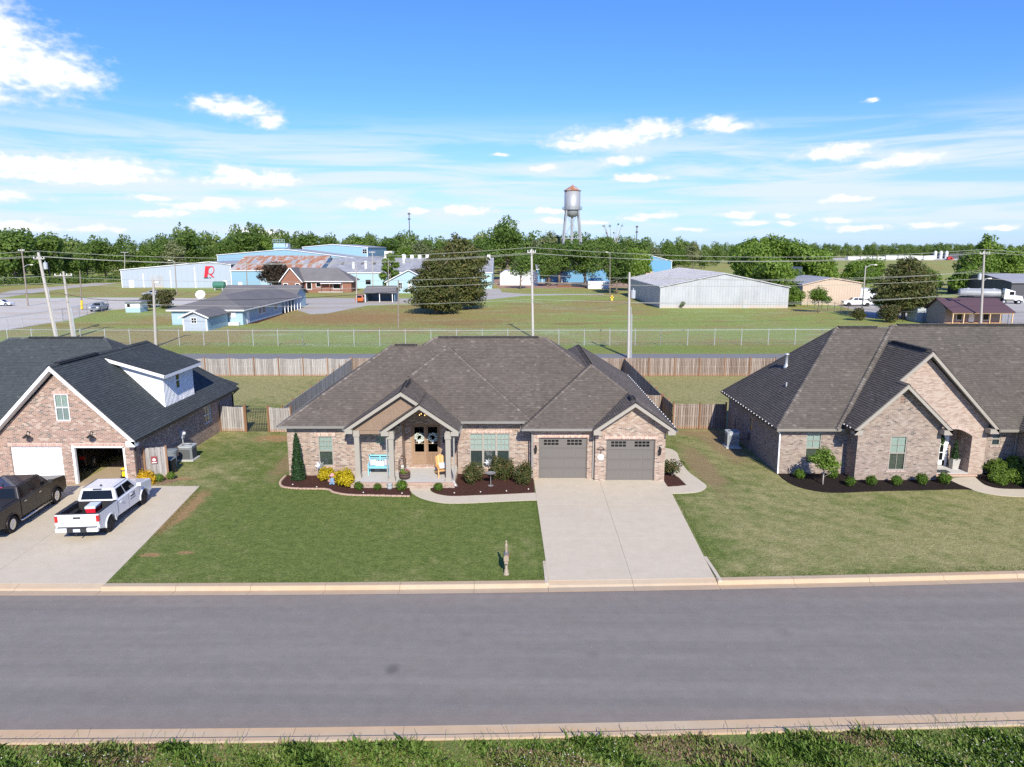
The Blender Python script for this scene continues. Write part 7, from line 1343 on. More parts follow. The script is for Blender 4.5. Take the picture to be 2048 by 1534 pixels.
# L-shaped blue office with porch, rooms running back from the camera
of = thing('blue_office', (-50, 120, 0), 'long pale blue office with grey hip roof and white porch posts', 'building'); w = MB(); w.box(-58, -45.9, 119.3, 140, 0, 2.65); w.box(-58, -48.2, 140, 152, 0, 2.65); w.box(-62, -46.9, 152, 160, 0, 2.9); w.face([(-46.88, 152, 2.9), (-46.88, 160, 2.9), (-46.88, 156, 4.6)]); w.build('wall', 'siding_blue', of)
m = MB(); slab(m, [(-58.6, 118.7, 2.6), (-45.4, 118.7, 2.6), (-51.5, 126, 4.6), (-52, 126, 4.6)]); slab(m, [(-45.4, 118.7, 2.6), (-45.4, 152, 2.6), (-51.6, 152, 4.6), (-51.6, 126, 4.6)]); slab(m, [(-58.6, 152, 2.6), (-58.6, 118.7, 2.6), (-51.6, 126, 4.6), (-51.6, 152, 4.6)]); slab(m, [(-63, 151.5, 2.85), (-46.3, 151.5, 2.85), (-46.3, 156, 4.75), (-63, 156, 4.75)]); slab(m, [(-46.3, 160.5, 2.85), (-63, 160.5, 2.85), (-63, 156, 4.75), (-46.3, 156, 4.75)]); m.build('roof', 'shingle_grey', of)
m = MB(); m.box(-58.6, -45.35, 118.66, 118.7, 2.4, 2.62); m.box(-45.4, -45.36, 118.7, 152, 2.42, 2.62); m.build('trim', 'trim_white', of)
for k in range(6): MB().box(-45.75, -45.6, 141 + k * 2.1, 141.15 + k * 2.1, 0, 2.5).build('porch_post', 'trim_white', of)
for (y0, y1, z0, z1, mt) in ((127, 128.2, 1.2, 2.2, 'glass_dark'), (129, 130.2, 1.2, 2.2, 'glass_dark'), (135.5, 136.8, 1.2, 2.2, 'glass_dark')): wi = MB().box(-45.9, -45.85, y0 - .12, y1 + .12, z0 - .12, z1 + .12).build('window', 'trim_white', of); MB().box(-45.86, -45.83, y0, y1, z0, z1).build('pane', mt, wi)
MB().box(-45.9, -45.84, 121.0, 122.2, 0, 2.1).build('door', 'trim_white', of)
for (a, b, c, d, mt) in ((-50.0, -48.9, 1.25, 2.3, 'ivory'), (-48.3, -47.1, 1.3, 2.2, 'white')): wi = MB().box(a, b, 119.22, 119.3, c, d).build('window', 'trim_white', of); m = MB(); [m.box(a + .06, b - .06, 119.19, 119.22, c + .08 + k * .18, c + .16 + k * .18) for k in range(5)]; m.build('shutter', mt, wi)
m = MB(); m.box(-48.2, -46.4, 118.5, 119.2, 0, .5); m.build('wall_unit', 'white', of)
sm = gable_end('utility_shed', 'small white and blue hip-roofed shed at the end of the office', -52.0, -48.2, 110.4, 118.5, 2.25, 3.1, 2.25, -50.1, 'siding_paleblue', 'shingle_grey', cat='shed', over=.45, win=((-50.6, -49.85, 1.3, 2.05, 'glass_dark'),)); MB().box(-48.19, -48.1, 110.5, 118.4, 0, 2.2).build('side_wall', 'siding_blue2', sm)
gh = thing('guard_hut', (-77, 142.6, 0), 'tiny flat-roofed guard hut, white above and blue below', 'hut'); MB().box(-78.6, -75.6, 142.6, 145.6, 0, .95).build('lower_wall', 'siding_blue', gh); MB().box(-78.6, -75.6, 142.6, 145.6, .95, 2.1).build('upper_wall', 'white', gh); MB().box(-79.1, -75.0, 142.1, 146.2, 2.1, 2.28).build('roof', 'roof_metal', gh); MB().box(-78.2, -77.6, 142.55, 142.6, 1.1, 1.75).build('window', 'glass_dark', gh); MB().box(-77.3, -76.6, 142.55, 142.6, 1.1, 1.7).build('window', 'blind_pale', gh)
st = thing('open_shelter', (-32, 171, 0), 'open-fronted blue shelter with grey roof and white posts', 'shelter'); m = MB(); slab(m, [(-36.0, 169.6, 2.2), (-27.8, 169.6, 2.2), (-28.3, 173, 3.7), (-35.6, 173, 3.7)]); slab(m, [(-27.8, 176, 2.3), (-36, 176, 2.3), (-35.6, 173, 3.7), (-28.3, 173, 3.7)]); m.build('roof', 'shingle_grey', st); m = MB(); m.box(-35.5, -28.3, 174.8, 175, 0, 2.5); m.box(-35.5, -35.3, 170.2, 175, 0, 2.4); m.box(-28.5, -28.3, 170.2, 175, 0, 2.4); m.build('wall', 'shelter_blue', st)
for x in (-35.5, -32.0, -28.9): MB().box(x - .08, x + .08, 170, 170.16, 0, 2.3).build('post', 'trim_white', st)
# centre yard: white storage cylinder, blue stores, timber stacks
wt_ = thing('storage_building', (2.5, 248, 0), 'white domed storage building behind the small dark-limbed tree', 'building'); m = MB(); prf = [(-4.2, 0), (9.0, 0), (9.0, 3.9), (7.4, 5.0), (-2.6, 5.0), (-4.2, 3.9)]; m.extrude_y(prf, 247, 258); m.build('shell', 'tank_white', wt_)
long_shed('blue_store', 'vivid blue store with dark awning behind the yard', 9.5, 38, 268, 276, 284, 5.0, 6.4, 'siding_vivid', 'roof_metal')
for x in (14, 20.5, 24): pass
a = thing('awning', (15, 267, 0), 'dark blue awning on the vivid blue store', 'awning'); m = MB(); slab(m, [(11, 264.5, 3.6), (19, 264.5, 3.6), (18, 267.6, 4.9), (12, 267.6, 4.9)]); m.build('canopy', 'navy', a)
for x in (11.3, 18.7): MB().box(x - .08, x + .08, 264.6, 264.76, 0, 3.6).build('post', 'trim_white', a)
gable_end('blue_store', 'bright blue gabled store beyond the stacked pallets', 52.5, 72.5, 322, 345, 8.2, 10.3, 6.9, 59.5, 'siding_vivid', 'roof_metal', win=((61, 62.4, 5.8, 7.6, 'glass_dark'),))
m = MB(); m.box(24.4, 31, 226, 230, 0, 2.3); o = m.build('storage_trailer', 'tank_white'); tag(o, 'low white trailer under the trees beside the yard', 'trailer')
rng_ = random.Random(4)
for i in range(9):
    x, y = 45.5 + i * 1.45, 238 + rng_.uniform(-.6, .6); pt = thing('pallet_stack', (x, y, 0), 'stack of wooden pallets behind the grey shed roof', 'pallets', 'pallet stacks behind the grey shed'); n_ = 34 + rng_.randint(-3, 2)
    for k in range(n_): m = MB(); m.box(-.6, .6, -.5, .5, k * .15, k * .15 + .1); m.build('pallet', 'lumber', pt, local=True)
for i, (x, y, w_, h_) in enumerate(((17.5, 236, 5, 1.0), (22, 241, 4, 1.3), (12.5, 244, 2.4, 2.6), (26, 238, 3.5, .9))):
    m = MB()
    for k in range(int(h_ / .22)): m.box(-w_ / 2 + rng_.uniform(0, .3), w_ / 2 - rng_.uniform(0, .3), -.6, .6, k * .22, k * .22 + .16)
    o = m.build('timber_pile', ['post_wood', 'lumber', 'lumber', 'rust_dirt'][i]); o.location = (x, y, 0); tag(o, ['low brown timber pile in the centre yard', 'timber pile at the back of the centre yard', 'tall pale timber stack beside the white storage building', 'rust-brown heap of scrap timber by the leaning tree'][i], 'timber pile')
# the big grey shed
gs = gable_end('metal_shed', 'big pale grey ribbed metal shed standing alone in the field', 32.2, 60.1, 153, 196, 4.58, 7.45, 4.5, 46.0, 'shed_wall', 'shed_roof', trim='shed_roof', ribs=.62, roof_ribs=1.0)
tb = gable_end('metal_building', 'tan ribbed metal building behind the white pickup', 66.8, 80.2, 162, 178, 4.6, 6.1, 5.0, 73.4, 'metal_tan', 'roof_metal', trim='metal_tan', ribs=.6)
MB().box(80.6, 86, 166, 172, 0, 3.4).build('x', 'tank_white').name = 'box_trailer'; tag(bpy.data.objects['box_trailer'], 'white box trailer between tan building and right cedar', 'trailer')
m = MB(); m.box(62.5, 69.5, 186, 196, 0, 7.8); o = m.build('dark_block', 'navy'); tag(o, 'dark navy flat-roofed block above the tan building', 'building'); o.name = 'flat_roof_block'; o.location = (10, 8, 0)
m = MB(); m.box(-.9, .9, -.9, .9, 0, 1.6); o = m.build('skip', 'green_tank'); o.location = (83.2, 158.8, 0); o.name = 'waste_container'; tag(o, 'green waste container behind the white pickup', 'container')
cb = thing('porch_cabin', (77, 116, 0), 'dark tan cabin with maroon roof and raw timber porch', 'cabin'); w = MB(); w.extrude_x([(117.4, 0), (122.5, 0), (122.5, 2.6), (119.9, 4.4), (117.4, 2.9)], 72.6, 82.2); w.build('wall', 'cabin_tan', cb); MB().box(72.9, 82.1, 117.3, 117.4, 0, .75).build('skirting', 'cabin_red', cb)
m = MB(); slab(m, [(72.2, 114.8, 2.45), (82.6, 114.8, 2.45), (82.6, 119.9, 4.45), (72.2, 119.9, 4.45)]); slab(m, [(82.6, 123, 2.5), (72.2, 123, 2.5), (72.2, 119.9, 4.45), (82.6, 119.9, 4.45)]); m.build('roof', 'roof_maroon', cb)
for x in (72.5, 74.3, 77.0, 78.6, 80.3, 82.3): MB().box(x - .07, x + .07, 115, 115.14, 0, 2.45).build('porch_post', 'lumber', cb)
MB().box(72.3, 82.5, 114.95, 115.2, 2.3, 2.46).build('porch_beam', 'lumber', cb); MB().box(72.4, 82.4, 115, 117.3, .45, .6).build('porch_deck', 'lumber', cb)
for (a, b) in ((74.6, 75.4), (79.0, 79.9)): wi = MB().box(a - .08, b + .08, 117.32, 117.39, 1.0, 2.2).build('window', 'trim_white', cb); MB().box(a, b, 117.29, 117.32, 1.08, 2.12).build('pane', 'glass_dark', cb).parent = cb
MB().box(76.6, 77.5, 117.3, 117.39, .6, 2.4).build('door', 'trim_white', cb); m = MB(); [m.box(76.6, 78.0, 114.4 - k * .3, 114.7 - k * .3, .4 - k * .15, .45 - k * .15) for k in range(3)]; m.build('step', 'lumber', cb)
m = MB(); m.box(72.0, 74.2, 124.4, 127.6, 0, 2.55); o = m.build('shipping_container', 'ac_light'); tag(o, 'plain grey container behind the cabin', 'container')
ds = long_shed('metal_shed', 'dark grey metal shed behind the tanker', 126, 160, 178, 190, 204, 4.3, 6.0, 'metal_dark', 'roof_metal', trim='metal_dark')
gt = thing('chemical_tank', (-90.6, 218.5, 0), 'small green horizontal tank at the corner of the red-emblem warehouse', 'tank'); m = MB(); m.lathe([(.3, -1.9), (1.1, -1.7), (1.15, -1.4), (1.15, 1.4), (1.1, 1.7), (.3, 1.9)], 16, (0, 0, 1.6), axis='x'); m.build('drum', 'green_tank', gt, local=True); m = MB(); m.box(-1.3, -1.0, -.8, .8, 0, .9); m.box(1.0, 1.3, -.8, .8, 0, .9); m.build('cradle', 'galv', gt, local=True)
sd_ = thing('satellite_dish', (-56.6, 128, 3.0), 'white satellite dish on the roof of the long blue office', 'satellite dish', rz=.5); m = MB(); m.lathe([(.02, 0), (.5, .08), (.85, .28), (.84, .3), (.5, .12), (.02, .04)], 18, axis='x'); o = m.build('dish', 'white', sd_, local=True, smooth=True); o.location = (0, 0, 1.5); o.rotation_euler = (0, -.5, -1.9); m = MB(); m.tube([(0, 0, 0), (0, 0, 1.5)], .05, 6); m.build('mast', 'galv', sd_, local=True)
for x, h_ in ((-121, 4.6), (-112, 5.6), (-104, 6.6)): MB().box(x, x + .25, 231.8, 231.98, 0, h_).build('downpipe', 'trim_white', wr)
MB().box(-118.5, -114.5, 231.9, 231.99, 0, 4.0).build('roller_door', 'shed_wall', wr); MB().box(-94.8, -93.6, 231.9, 231.99, 0, 2.3).build('door', 'white', wr)
MB().box(-79, -74.5, 221.9, 221.99, 0, 4.4).build('roller_door', 'siding_blue', lw_); MB().box(-86, -84.8, 221.9, 221.99, 0, 2.3).build('door', 'white', lw_)
for x in (-57, -52, -47): MB().box(x, x + 1.6, 226.9, 226.99, 1.4, 2.8).build('window', 'glass_dark', lg)
MB().box(50.2, 51.2, 152.9, 152.97, 0, 2.1).build('door', 'shed_roof', gs); MB().box(69.5, 73.2, 161.9, 161.97, 0, 3.4).build('roller_door', 'metal_tan', tb)
# ------------------------------------------------------------------ water tower, masts, poles, lines, chain-link
wtw = thing('water_tower', (27.6, 330, 0), 'old silver water tower with rusty conical roof', 'water tower')
m = MB(); m.lathe([(.3, 26.5), (1.6, 26.75), (2.7, 27.6), (3.4, 28.8), (3.65, 29.9), (3.65, 38.5)], 32); m.build('tank', 'tank_silver', wtw, local=True, smooth=True); m = MB(); m.lathe([(4.05, 38.3), (4.05, 38.5), (.15, 40.8), (.1, 41.2)], 8 * 3); m.build('tank_roof', 'tank_roof', wtw, local=True); m = MB(); m.lathe([(3.6, 29.9), (4.5, 29.9), (4.5, 30.05), (3.6, 30.05)], 28); m.build('balcony', 'tank_silver', wtw, local=True)
m = MB()
for k in range(20): a = 2 * math.pi * k / 20; m.tube([(4.45 * math.cos(a), 4.45 * math.sin(a), 30), (4.45 * math.cos(a), 4.45 * math.sin(a), 31.2)], .05, 4)
for z in (30.6, 31.2): m.tube([(4.45 * math.cos(2 * math.pi * k / 20), 4.45 * math.sin(2 * math.pi * k / 20), z) for k in range(21)], .05, 4)
m.build('railing', 'tank_silver', wtw, local=True)
for sx in (-1, 1):
    for sy in (-1, 1): m = MB(); m.tube([(sx * 5.4, sy * 5.4, 0), (sx * 2.75, sy * 2.75, 29.9)], .42, 6); m.build('leg', 'tank_silver', wtw, local=True)
for z, h in ((17.0, 3.89), (8, 4.69)):
    for a, b in (((-1, -1), (1, -1)), ((1, -1), (1, 1)), ((1, 1), (-1, 1)), ((-1, 1), (-1, -1))): m = MB(); m.tube([(a[0] * h, a[1] * h, z), (b[0] * h, b[1] * h, z)], .2, 5); m.build('strut', 'tank_silver', wtw, local=True)
for a, b in (((-1, -1), (1, -1)), ((1, -1), (1, 1)), ((1, 1), (-1, 1)), ((-1, 1), (-1, -1))): m = MB(); m.tube([(a[0] * 2.9, a[1] * 2.9, 28.5), (b[0] * 3.85, b[1] * 3.85, 17.2)], .05, 4); m.tube([(b[0] * 2.9, b[1] * 2.9, 28.5), (a[0] * 3.85, a[1] * 3.85, 17.2)], .05, 4); m.tube([(a[0] * 3.89, a[1] * 3.89, 17), (b[0] * 4.69, b[1] * 4.69, 8)], .05, 4); m.tube([(b[0] * 3.89, b[1] * 3.89, 17), (a[0] * 4.69, a[1] * 4.69, 8)], .05, 4); m.build('brace', 'tank_silver', wtw, local=True)
m = MB(); m.tube([(0, 0, 0), (0, 0, 26.6)], .6, 10); m.build('riser', 'tank_silver', wtw, local=True)
def mast(loc, h, label):
    t = thing('radio_mast', loc, label, 'mast'); m = MB(); m.tube([(0, 0, 0), (0, 0, h)], [.7, .35], 6); m.build('shaft', 'metal_dark', t, local=True); m = MB()
    for z in (h - 1, h - 6): m.box(-1.2, 1.2, -.4, .4, z - 1, z + .6)
    m.build('antenna_array', 'metal_dark', t, local=True)
mast((-100.2, 700, 0), 46.3, 'thin grey mast above the trees left of centre'); mast((122, 700, 0), 34, 'thin grey mast above the trees right of the water tower')
POLES = {}
def pole(key, base, top, r, mat, label, arms=(), lamp=None, transformer=None, conduit=0, name='utility_pole'):
    b = Vector(base); t = thing(name, b, label, 'utility pole' if name == 'utility_pole' else 'street lamp'); v = Vector(top) - b; m = MB(); m.tube([(0, 0, -.2), v * .5, v], [r, r * .86, r * .7], 9); m.build('pole', mat, t, local=True)
    for z, w_ in arms:
        p = v * (z / v.z); m = MB(); m.box(p.x - w_ / 2, p.x + w_ / 2, -.2, -.08, z - .06, z + .06); a = m.build('crossarm', 'pole_wood', t, local=True)
        for k in (-.45, -.15, .2, .45): m = MB(); m.lathe([(.05, 0), (.09, .06), (.06, .14), (.09, .2), (.02, .26)], 8, (p.x + k * w_, -.14, z + .06)); m.build('insulator', 'insulator', t, local=True)
    if lamp:
        z, dx = lamp; p = v * (z / v.z); m = MB(); m.tube([p, p + Vector((dx * .5, -.1, .5)), p + Vector((dx, -.2, .55))], .05, 6); m.build('lamp_arm', 'galv', t, local=True); q = p + Vector((dx, -.2, .5)); m = MB(); m.box(q.x - .3, q.x + .3, q.y - .13, q.y + .13, q.z - .08, q.z + .1); m.build('lamp_head', 'ivory', t, local=True, bevel=.03)
    if transformer: z, dx = transformer; p = v * (z / v.z); m = MB(); m.lathe([(.25, -.5), (.28, -.45), (.28, .4), (.2, .48), (.06, .5), (.06, .7)], 12, (p.x + dx, -.1, z)); m.build('transformer', 'galv', t, local=True, smooth=False)
    for k in range(conduit): m = MB(); x = r + .05 + k * .12; m.tube([(x, -.1, 0), (x + v.x * .55, -.1, v.z * (.6 - .08 * k))], .045, 6); m.build('conduit', 'galv', t, local=True)
    POLES[key] = (b, v); return t
pole('c', (3.09, 102.3, 0), (2.8, 102.3, 12.8), .19, 'pole_wood', 'tall pale utility pole rising behind the middle house ridge', [(12.3, 1.2)])
pole('l', (-66.98, 102.3, 0), (-68.05, 102.3, 12.3), .26, 'pole_wood', 'leaning pale utility pole with crossarm at left', [(11.4, 1.6)], transformer=(10.4, .7), conduit=1)
pole('l2', (-64.6, 102.4, 0), (-64.85, 102.4, 9.6), .22, 'pole_wood', 'shorter pole with conduits beside the leaning pole', [(9.0, 2.6)], conduit=3)
pole('r', (76.3, 113.6, 0), (75.3, 113.6, 12.5), .2, 'pole_wood', 'tall utility pole in front of the maroon-roofed cabin', [(12.0, 1.6)], lamp=(7.6, .9), transformer=(8.4, -.6))
pole('p1', (13.95, 82.9, 0), (13.75, 82.9, 10.15), .17, 'pole_wood', 'utility pole with meter box in the alley behind the right yard', conduit=2, transformer=(7.6, .45))
pole('p2', (-47.6, 92.8, 0), (-47.1, 92.8, 8.8), .2, 'pole_wood', 'pale pole with a small lamp by the chain-link fence at left', lamp=(8.0, .6))
pole('p3', (-18.8, 115.4, 0), (-18.55, 115.4, 7.8), .13, 'pole_brown', 'thin brown pole in the field left of the big cedar')
pole('p4', (-36.7, 165.9, 0), (-36.4, 165.9, 9.0), .14, 'pole_wood', 'thin pale pole beside the orange SUV')
pole('p5', (25.9, 186, 0), (25.6, 186, 11.7), .14, 'pole_brown', 'thin brown pole with lamp beside the yellow hydrant', lamp=(11.3, -.9))
pole('p6', (-109.4, 158.7, 0), (-109.2, 158.7, 12.6), .17, 'pole_brown', 'tall twin-arm lamp post behind the white sedan', [(12.3, 1.4)], lamp=(8.7, 2.0))
pole('p7', (-91.0, 148.4, 0), (-90.5, 148.4, 8.2), .15, 'pole_brown', 'brown pole with yellow sleeve near the silver pickup')
pole('p8', (-92.4, 194, 0), (-92.1, 194, 9.2), .15, 'pole_brown', 'brown lamp pole in front of the red-emblem warehouse', lamp=(9.0, -1.3))
pole('p9', (-157.4, 287, 0), (-156, 287, 11.2), .16, 'pole_wood', 'distant utility pole left of the red-emblem warehouse', [(11, 3)])
pole('p10', (66.0, 132.2, 0), (65.9, 132.2, 9.7), .15, 'pole_wood', 'curved-arm street lamp left of the right cedar', lamp=(9.3, 1.7), name='street_lamp')
pole('p11', (57.5, 122, 0), (57.5, 122, .1), .05, 'pole_brown', 'x') if False else None
pole('p12', (-39.5, 200, 0), (-39.2, 200, 12), .16, 'pole_wood', 'pale utility pole right of the grey corrugated roof', [(11.6, 1.6)]); pole('p13', (-31.6, 180, 0), (-31.3, 180, 10.2), .12, 'pole_brown', 'brown lamp pole in front of the pale blue cottage', lamp=(9.9, -.9)); pole('p14', (-77, 205, 0), (-76.7, 205, 9.6), .15, 'pole_brown', 'lamp pole in front of the dark-leaved tree', lamp=(9.3, -.7))
y_s = MB(); y_s.tube([(-90.9, 148.2, .2), (-90.7, 148.2, 2.0)], .24, 8); tag(y_s.build('pole_guard', 'yellow'), 'yellow guard sleeve round the pole by the silver pickup', 'pole guard')
hy = thing('fire_hydrant', (24.9, 175.4, 0), 'yellow fire hydrant on the field rise', 'hydrant'); m = MB(); m.lathe([(.24, 0), (.24, .08), (.17, .1), (.17, .75), (.22, .77), (.2, .9), (.1, 1.0), (0, 1.04)], 12); m.build('barrel', 'hydrant_yellow', hy, local=True, smooth=True); m = MB(); m.lathe([(.11, -.32), (.11, .32)], 10, (0, 0, .6), axis='x'); m.build('nozzle', 'hydrant_yellow', hy, local=True); hy.scale = (1.5, 1.5, 1.25)
def wire(pts, r, label, mat='wire', sag=.6, n=14):
    m = MB()
    for a, b in zip(pts[:-1], pts[1:]):
        a = Vector(a); b = Vector(b); m.tube([a + (b - a) * (i / n) - Vector((0, 0, sag * 4 * (i / n) * (1 - i / n))) for i in range(n + 1)], r, 4, cap=False)
    return tag(m.build('power_line', mat), label, 'power line', 'overhead lines strung behind the houses')
Lx, Cx, Rx = -68.2, 2.8, 75.3; FL = (-150, 96); FR = (150, 128)
LB = iter(['topmost overhead line strung between the tall utility poles', 'second overhead line just below the topmost one, left insulators', 'third overhead line just below the topmost one, right insulators', 'upper of the mid-height cables crossing the big cedar', 'lower of the mid-height cables crossing the big cedar', 'lowest cable strung between the tall utility poles', 'line from the middle pole to the alley pole top', 'lower cable from the middle pole to the alley pole'])
for zL, zC, zR, o, dx in ((12.5, 13.0, 12.7, 0, 0), (11.8, 12.2, 12.3, .5, -.7), (11.7, 12.15, 12.2, -.4, .7)): wire([(FL[0], FL[1] + o, zL - .3), (Lx + dx, 102.3 + o, zL), (Cx + dx, 102.3 + o, zC), (Rx + dx, 113.6 + o, zR), (FR[0], FR[1] + o, zR)], .026, next(LB), sag=1.3)
for z, r, mt in ((8.9, .022, 'wire'), (7.9, .026, 'wire'), (5.4, .024, 'wire')): wire([(FL[0], FL[1], z), (Lx + .6, 102.1, z), (Cx, 102.1, z + .2), (Rx, 113.4, z + .2), (FR[0], FR[1], z)], r, next(LB), mt, sag=.9)
wire([(FL[0], FL[1] + 3, 6.7), (-66, 102.6, 6.5), (-47.3, 92.8, 6.2), (-18.6, 115.2, 6.0)], .03, 'dark overhead cable crossing in front of the office', 'wire_black', .5)
wire([(3, 102.3, 8.6), (13.75, 82.9, 9.7), (75.3, 113.6, 9.4)], .02, next(LB), sag=1.0); wire([(2.9, 102.3, 5.4), (13.8, 82.9, 6.6), (75.5, 113.6, 6.0)], .024, next(LB), sag=.9)
def chainlink(pts, label, h=2.1, bay=3.4, mesh=True, mat='galv', step=.16):
    t = thing('chain_link_fence', (*pts[0], 0), label, 'fence'); wm = MB()
    for a, b in zip(pts[:-1], pts[1:]):
        a = Vector((*a, 0)); b = Vector((*b, 0)); d = b - a; n = max(1, round(d.length / bay)); u = d.normalized()
        for i in range(n + 1):
            p = a + d * i / n; m = MB(); m.tube([p, p + Vector((0, 0, h + .08))], .042, 6); m.tube([p + Vector((0, 0, h)), p + Vector((0, .16, h + .25))], .02, 4); m.build('fence_post', mat, t)
        m = MB(); m.tube([a + Vector((0, 0, h)), b + Vector((0, 0, h))], .028, 5); m.build('top_rail', mat, t)
        m = MB()
        for dz in (.12, .25): m.tube([a + Vector((0, .1, h + dz)), b + Vector((0, .1, h + dz))], .008, 3)
        m.build('barbed_wire', mat, t)
        k = -h
        while k < d.length:
            for s in (1, -1):
                x0, x1 = k, k + h; z0, z1 = (0.02, h) if s > 0 else (h, 0.02)
                c0, c1 = max(0, x0), min(d.length, x1)
                if c1 - c0 > .1:
                    f0, f1 = (c0 - x0) / h, (c1 - x0) / h; p, q = a + u * c0 + Vector((0, 0, z0 + (z1 - z0) * f0)), a + u * c1 + Vector((0, 0, z0 + (z1 - z0) * f1)); wm.tube([p, q], .0035, 3, cap=False)
            k += step
    tag(wm.build('wire_mesh', mat, t), kind='stuff')
chainlink([(-82, 95.0), (-48, 93.4), (-28, 93.0), (20, 93.6), (42, 94.3), (66, 95.5)], 'long galvanised chain-link fence along the alley verge')
chainlink([(-80.6, 108), (-80.9, 126), (-84.6, 147)], 'chain-link fence along the gravel parking lot', mat='galv', step=.3); chainlink([(65.3, 166), (66.2, 150), (64.2, 128), (69, 123.5), (100, 120)], 'dark chain-link fence round the right yard', h=1.9, mat='metal_dark', step=.3)
# far road embankment, motorway bridge and lorries
m = MB(); m.extrude_x([(880, 0), (905, 3.2), (925, 3.2), (950, 0)], 190, 330); structure(m.build('embankment', 'rust_dirt')); m = MB(); m.extrude_x([(745, 0), (752, 1.2), (790, 1.5), (800, 0)], 330, 620); structure(m.build('highway', 'overpass'))
for i in range(7): m = MB(); x = 352 + i * 13.2; m.box(x, x + 12.2, 745, 748, .9, 4.6 - (1.0 if i < 3 else 0)); m.box(x + 1, x + 11, 745.5, 747.5, 0, .9); o = m.build('box_trailer', 'tank_white'); tag(o, 'white lorry trailer in the distant row beside the highway', 'trailer', 'distant row of white trailers')
m = MB(); m.box(455, 459, 742, 745, .5, 3.6); m.box(458, 461, 742, 745, .5, 2.2); o = m.build('red_tractor', 'paint_red'); tag(o, 'red lorry tractor at the end of the distant trailer row', 'truck'); o.name = 'lorry_tractor'
for k in range(3): m = MB(); m.lathe([(1.6, 0), (1.6, 8.5), (.3, 9.4)], 10, (452 + k * 6, 760, 0)); o = m.build('silo', 'tank_white'); tag(o, 'pale silo beside the distant highway', 'silo', 'distant silos')
m = MB(); m.box(470, 520, 765, 800, 0, 6); o = m.build('distant_warehouse', 'metal_dark'); tag(o, 'long dark warehouse beyond the trailer row', 'building')
# ------------------------------------------------------------------ trees
tree_proto('oakA', 16, 6.2, 3.0, 'leaf_oak', 5200, .42, 101); tree_proto('oakB', 14, 6.4, 2.4, 'leaf_oak', 5200, .42, 102, nl=11); tree_proto('oakC', 17, 5.4, 3.5, 'leaf_bright', 5200, .42, 103); tree_proto('paleA', 14, 6.0, 2.6, 'leaf_pale', 4200, .42, 104)
tree_proto('bigoak', 25, 9.5, 6, 'leaf_oak', 9000, .5, 105, nl=13, tr=.5); tree_proto('cedarA', 11.2, 5.4, 1.3, 'leaf_cedar', 26000, .22, 106, 'cedar', tr=.4); tree_proto('cedarB', 15.0, 7.4, 1.6, 'leaf_cedar', 32000, .25, 107, 'cedar', tr=.4); tree_proto('cedarC', 10.9, 5.8, 1.6, 'leaf_cedar', 24000, .22, 108, 'cedar', tr=.3)
tree_proto('plum', 9.0, 4.9, 1.2, 'leaf_dark', 6000, .26, 109, nl=11); tree_proto('column', 10.8, 3.4, .6, 'leaf_bright', 5000, .3, 110, 'spire', nl=12); tree_proto('sparseA', 11.4, 5.6, 3.4, 'leaf_oak', 3200, .27, 111, sparse=True, tr=.26); tree_proto('sparseB', 14.6, 7.0, 2.6, 'leaf_oak', 8500, .33, 112, sparse=True, tr=.45); tree_proto('sparseC', 12.3, 5.4, 2.6, 'leaf_oak', 7000, .28, 113, sparse=True, tr=.24); tree_proto('young', 5.4, 2.6, 1.8, 'leaf_bright', 2600, .17, 114, sparse=True, tr=.11)
tree_proto('lush', 16, 7.8, 1.5, 'leaf_bright', 9500, .42, 115, nl=13); tree_proto('lush2', 13, 7.0, 1.0, 'leaf_bright', 8000, .40, 116, nl=12); tree_proto('bushy', 4.2, 3.0, .3, 'leaf_red', 3600, .18, 117, nl=8); tree_proto('thicket', 8.5, 5.5, .5, 'leaf_bright', 5200, .34, 118, nl=10)
plant('cedarA', (-15.1, 139.3, 0), 'front one of two brownish cedars in the field, trunk showing'); plant('cedarB', (-11.6, 150.5, 0), 'taller rear one of two brownish cedars in the field'); plant('cedarC', (72.3, 129.4, 0), 'brownish cedar beside the right yard fence', rz=1)
plant('plum', (-70.5, 210, 0), 'dark purple-leaved tree between office and brick cottage'); plant('column', (-37.2, 216, 0), 'narrow bright green tree left of the pale blue cottage')
plant('sparseA', (2.7, 224.7, 0), 'small open tree with dark limbs before the white storage building'); plant('bigoak', (-1.8, 288, 0), 'tallest spreading tree left of the water tower'); plant('sparseB', (24.1, 233, 0), 'leaning open tree at the edge of the centre yard', rz=2); plant('sparseC', (29.7, 200.3, 0), 'slender open tree left of the big grey shed', rz=1); plant('sparseC', (-11, 236, 0), 'small tree behind the rear cedar', scale=.95, rz=4); plant('sparseB', (17.5, 262, 0), 'open tree in front of the vivid blue store', scale=1.0, rz=5); plant('sparseB', (34.5, 244, 0), 'broad open tree behind the slender tree by the grey shed', scale=1.02, rz=1.2); plant('lush2', (45.5, 262, 0), 'leafy tree left of the bright blue gabled store', scale=1.0, rz=.4); plant('oakB', (17, 285, 0), 'rounded tree under the left leg of the water tower', scale=1.05); plant('oakA', (38, 292, 0), 'rounded tree under the right leg of the water tower', scale=1.1, rz=2); plant('lush2', (36, 216, 0), 'leafy tree at the back corner of the grey shed', scale=.8, rz=3); plant('sparseC', (12.5, 239, 0), 'thin open tree in front of the vivid blue store door', scale=.9, rz=2.5)
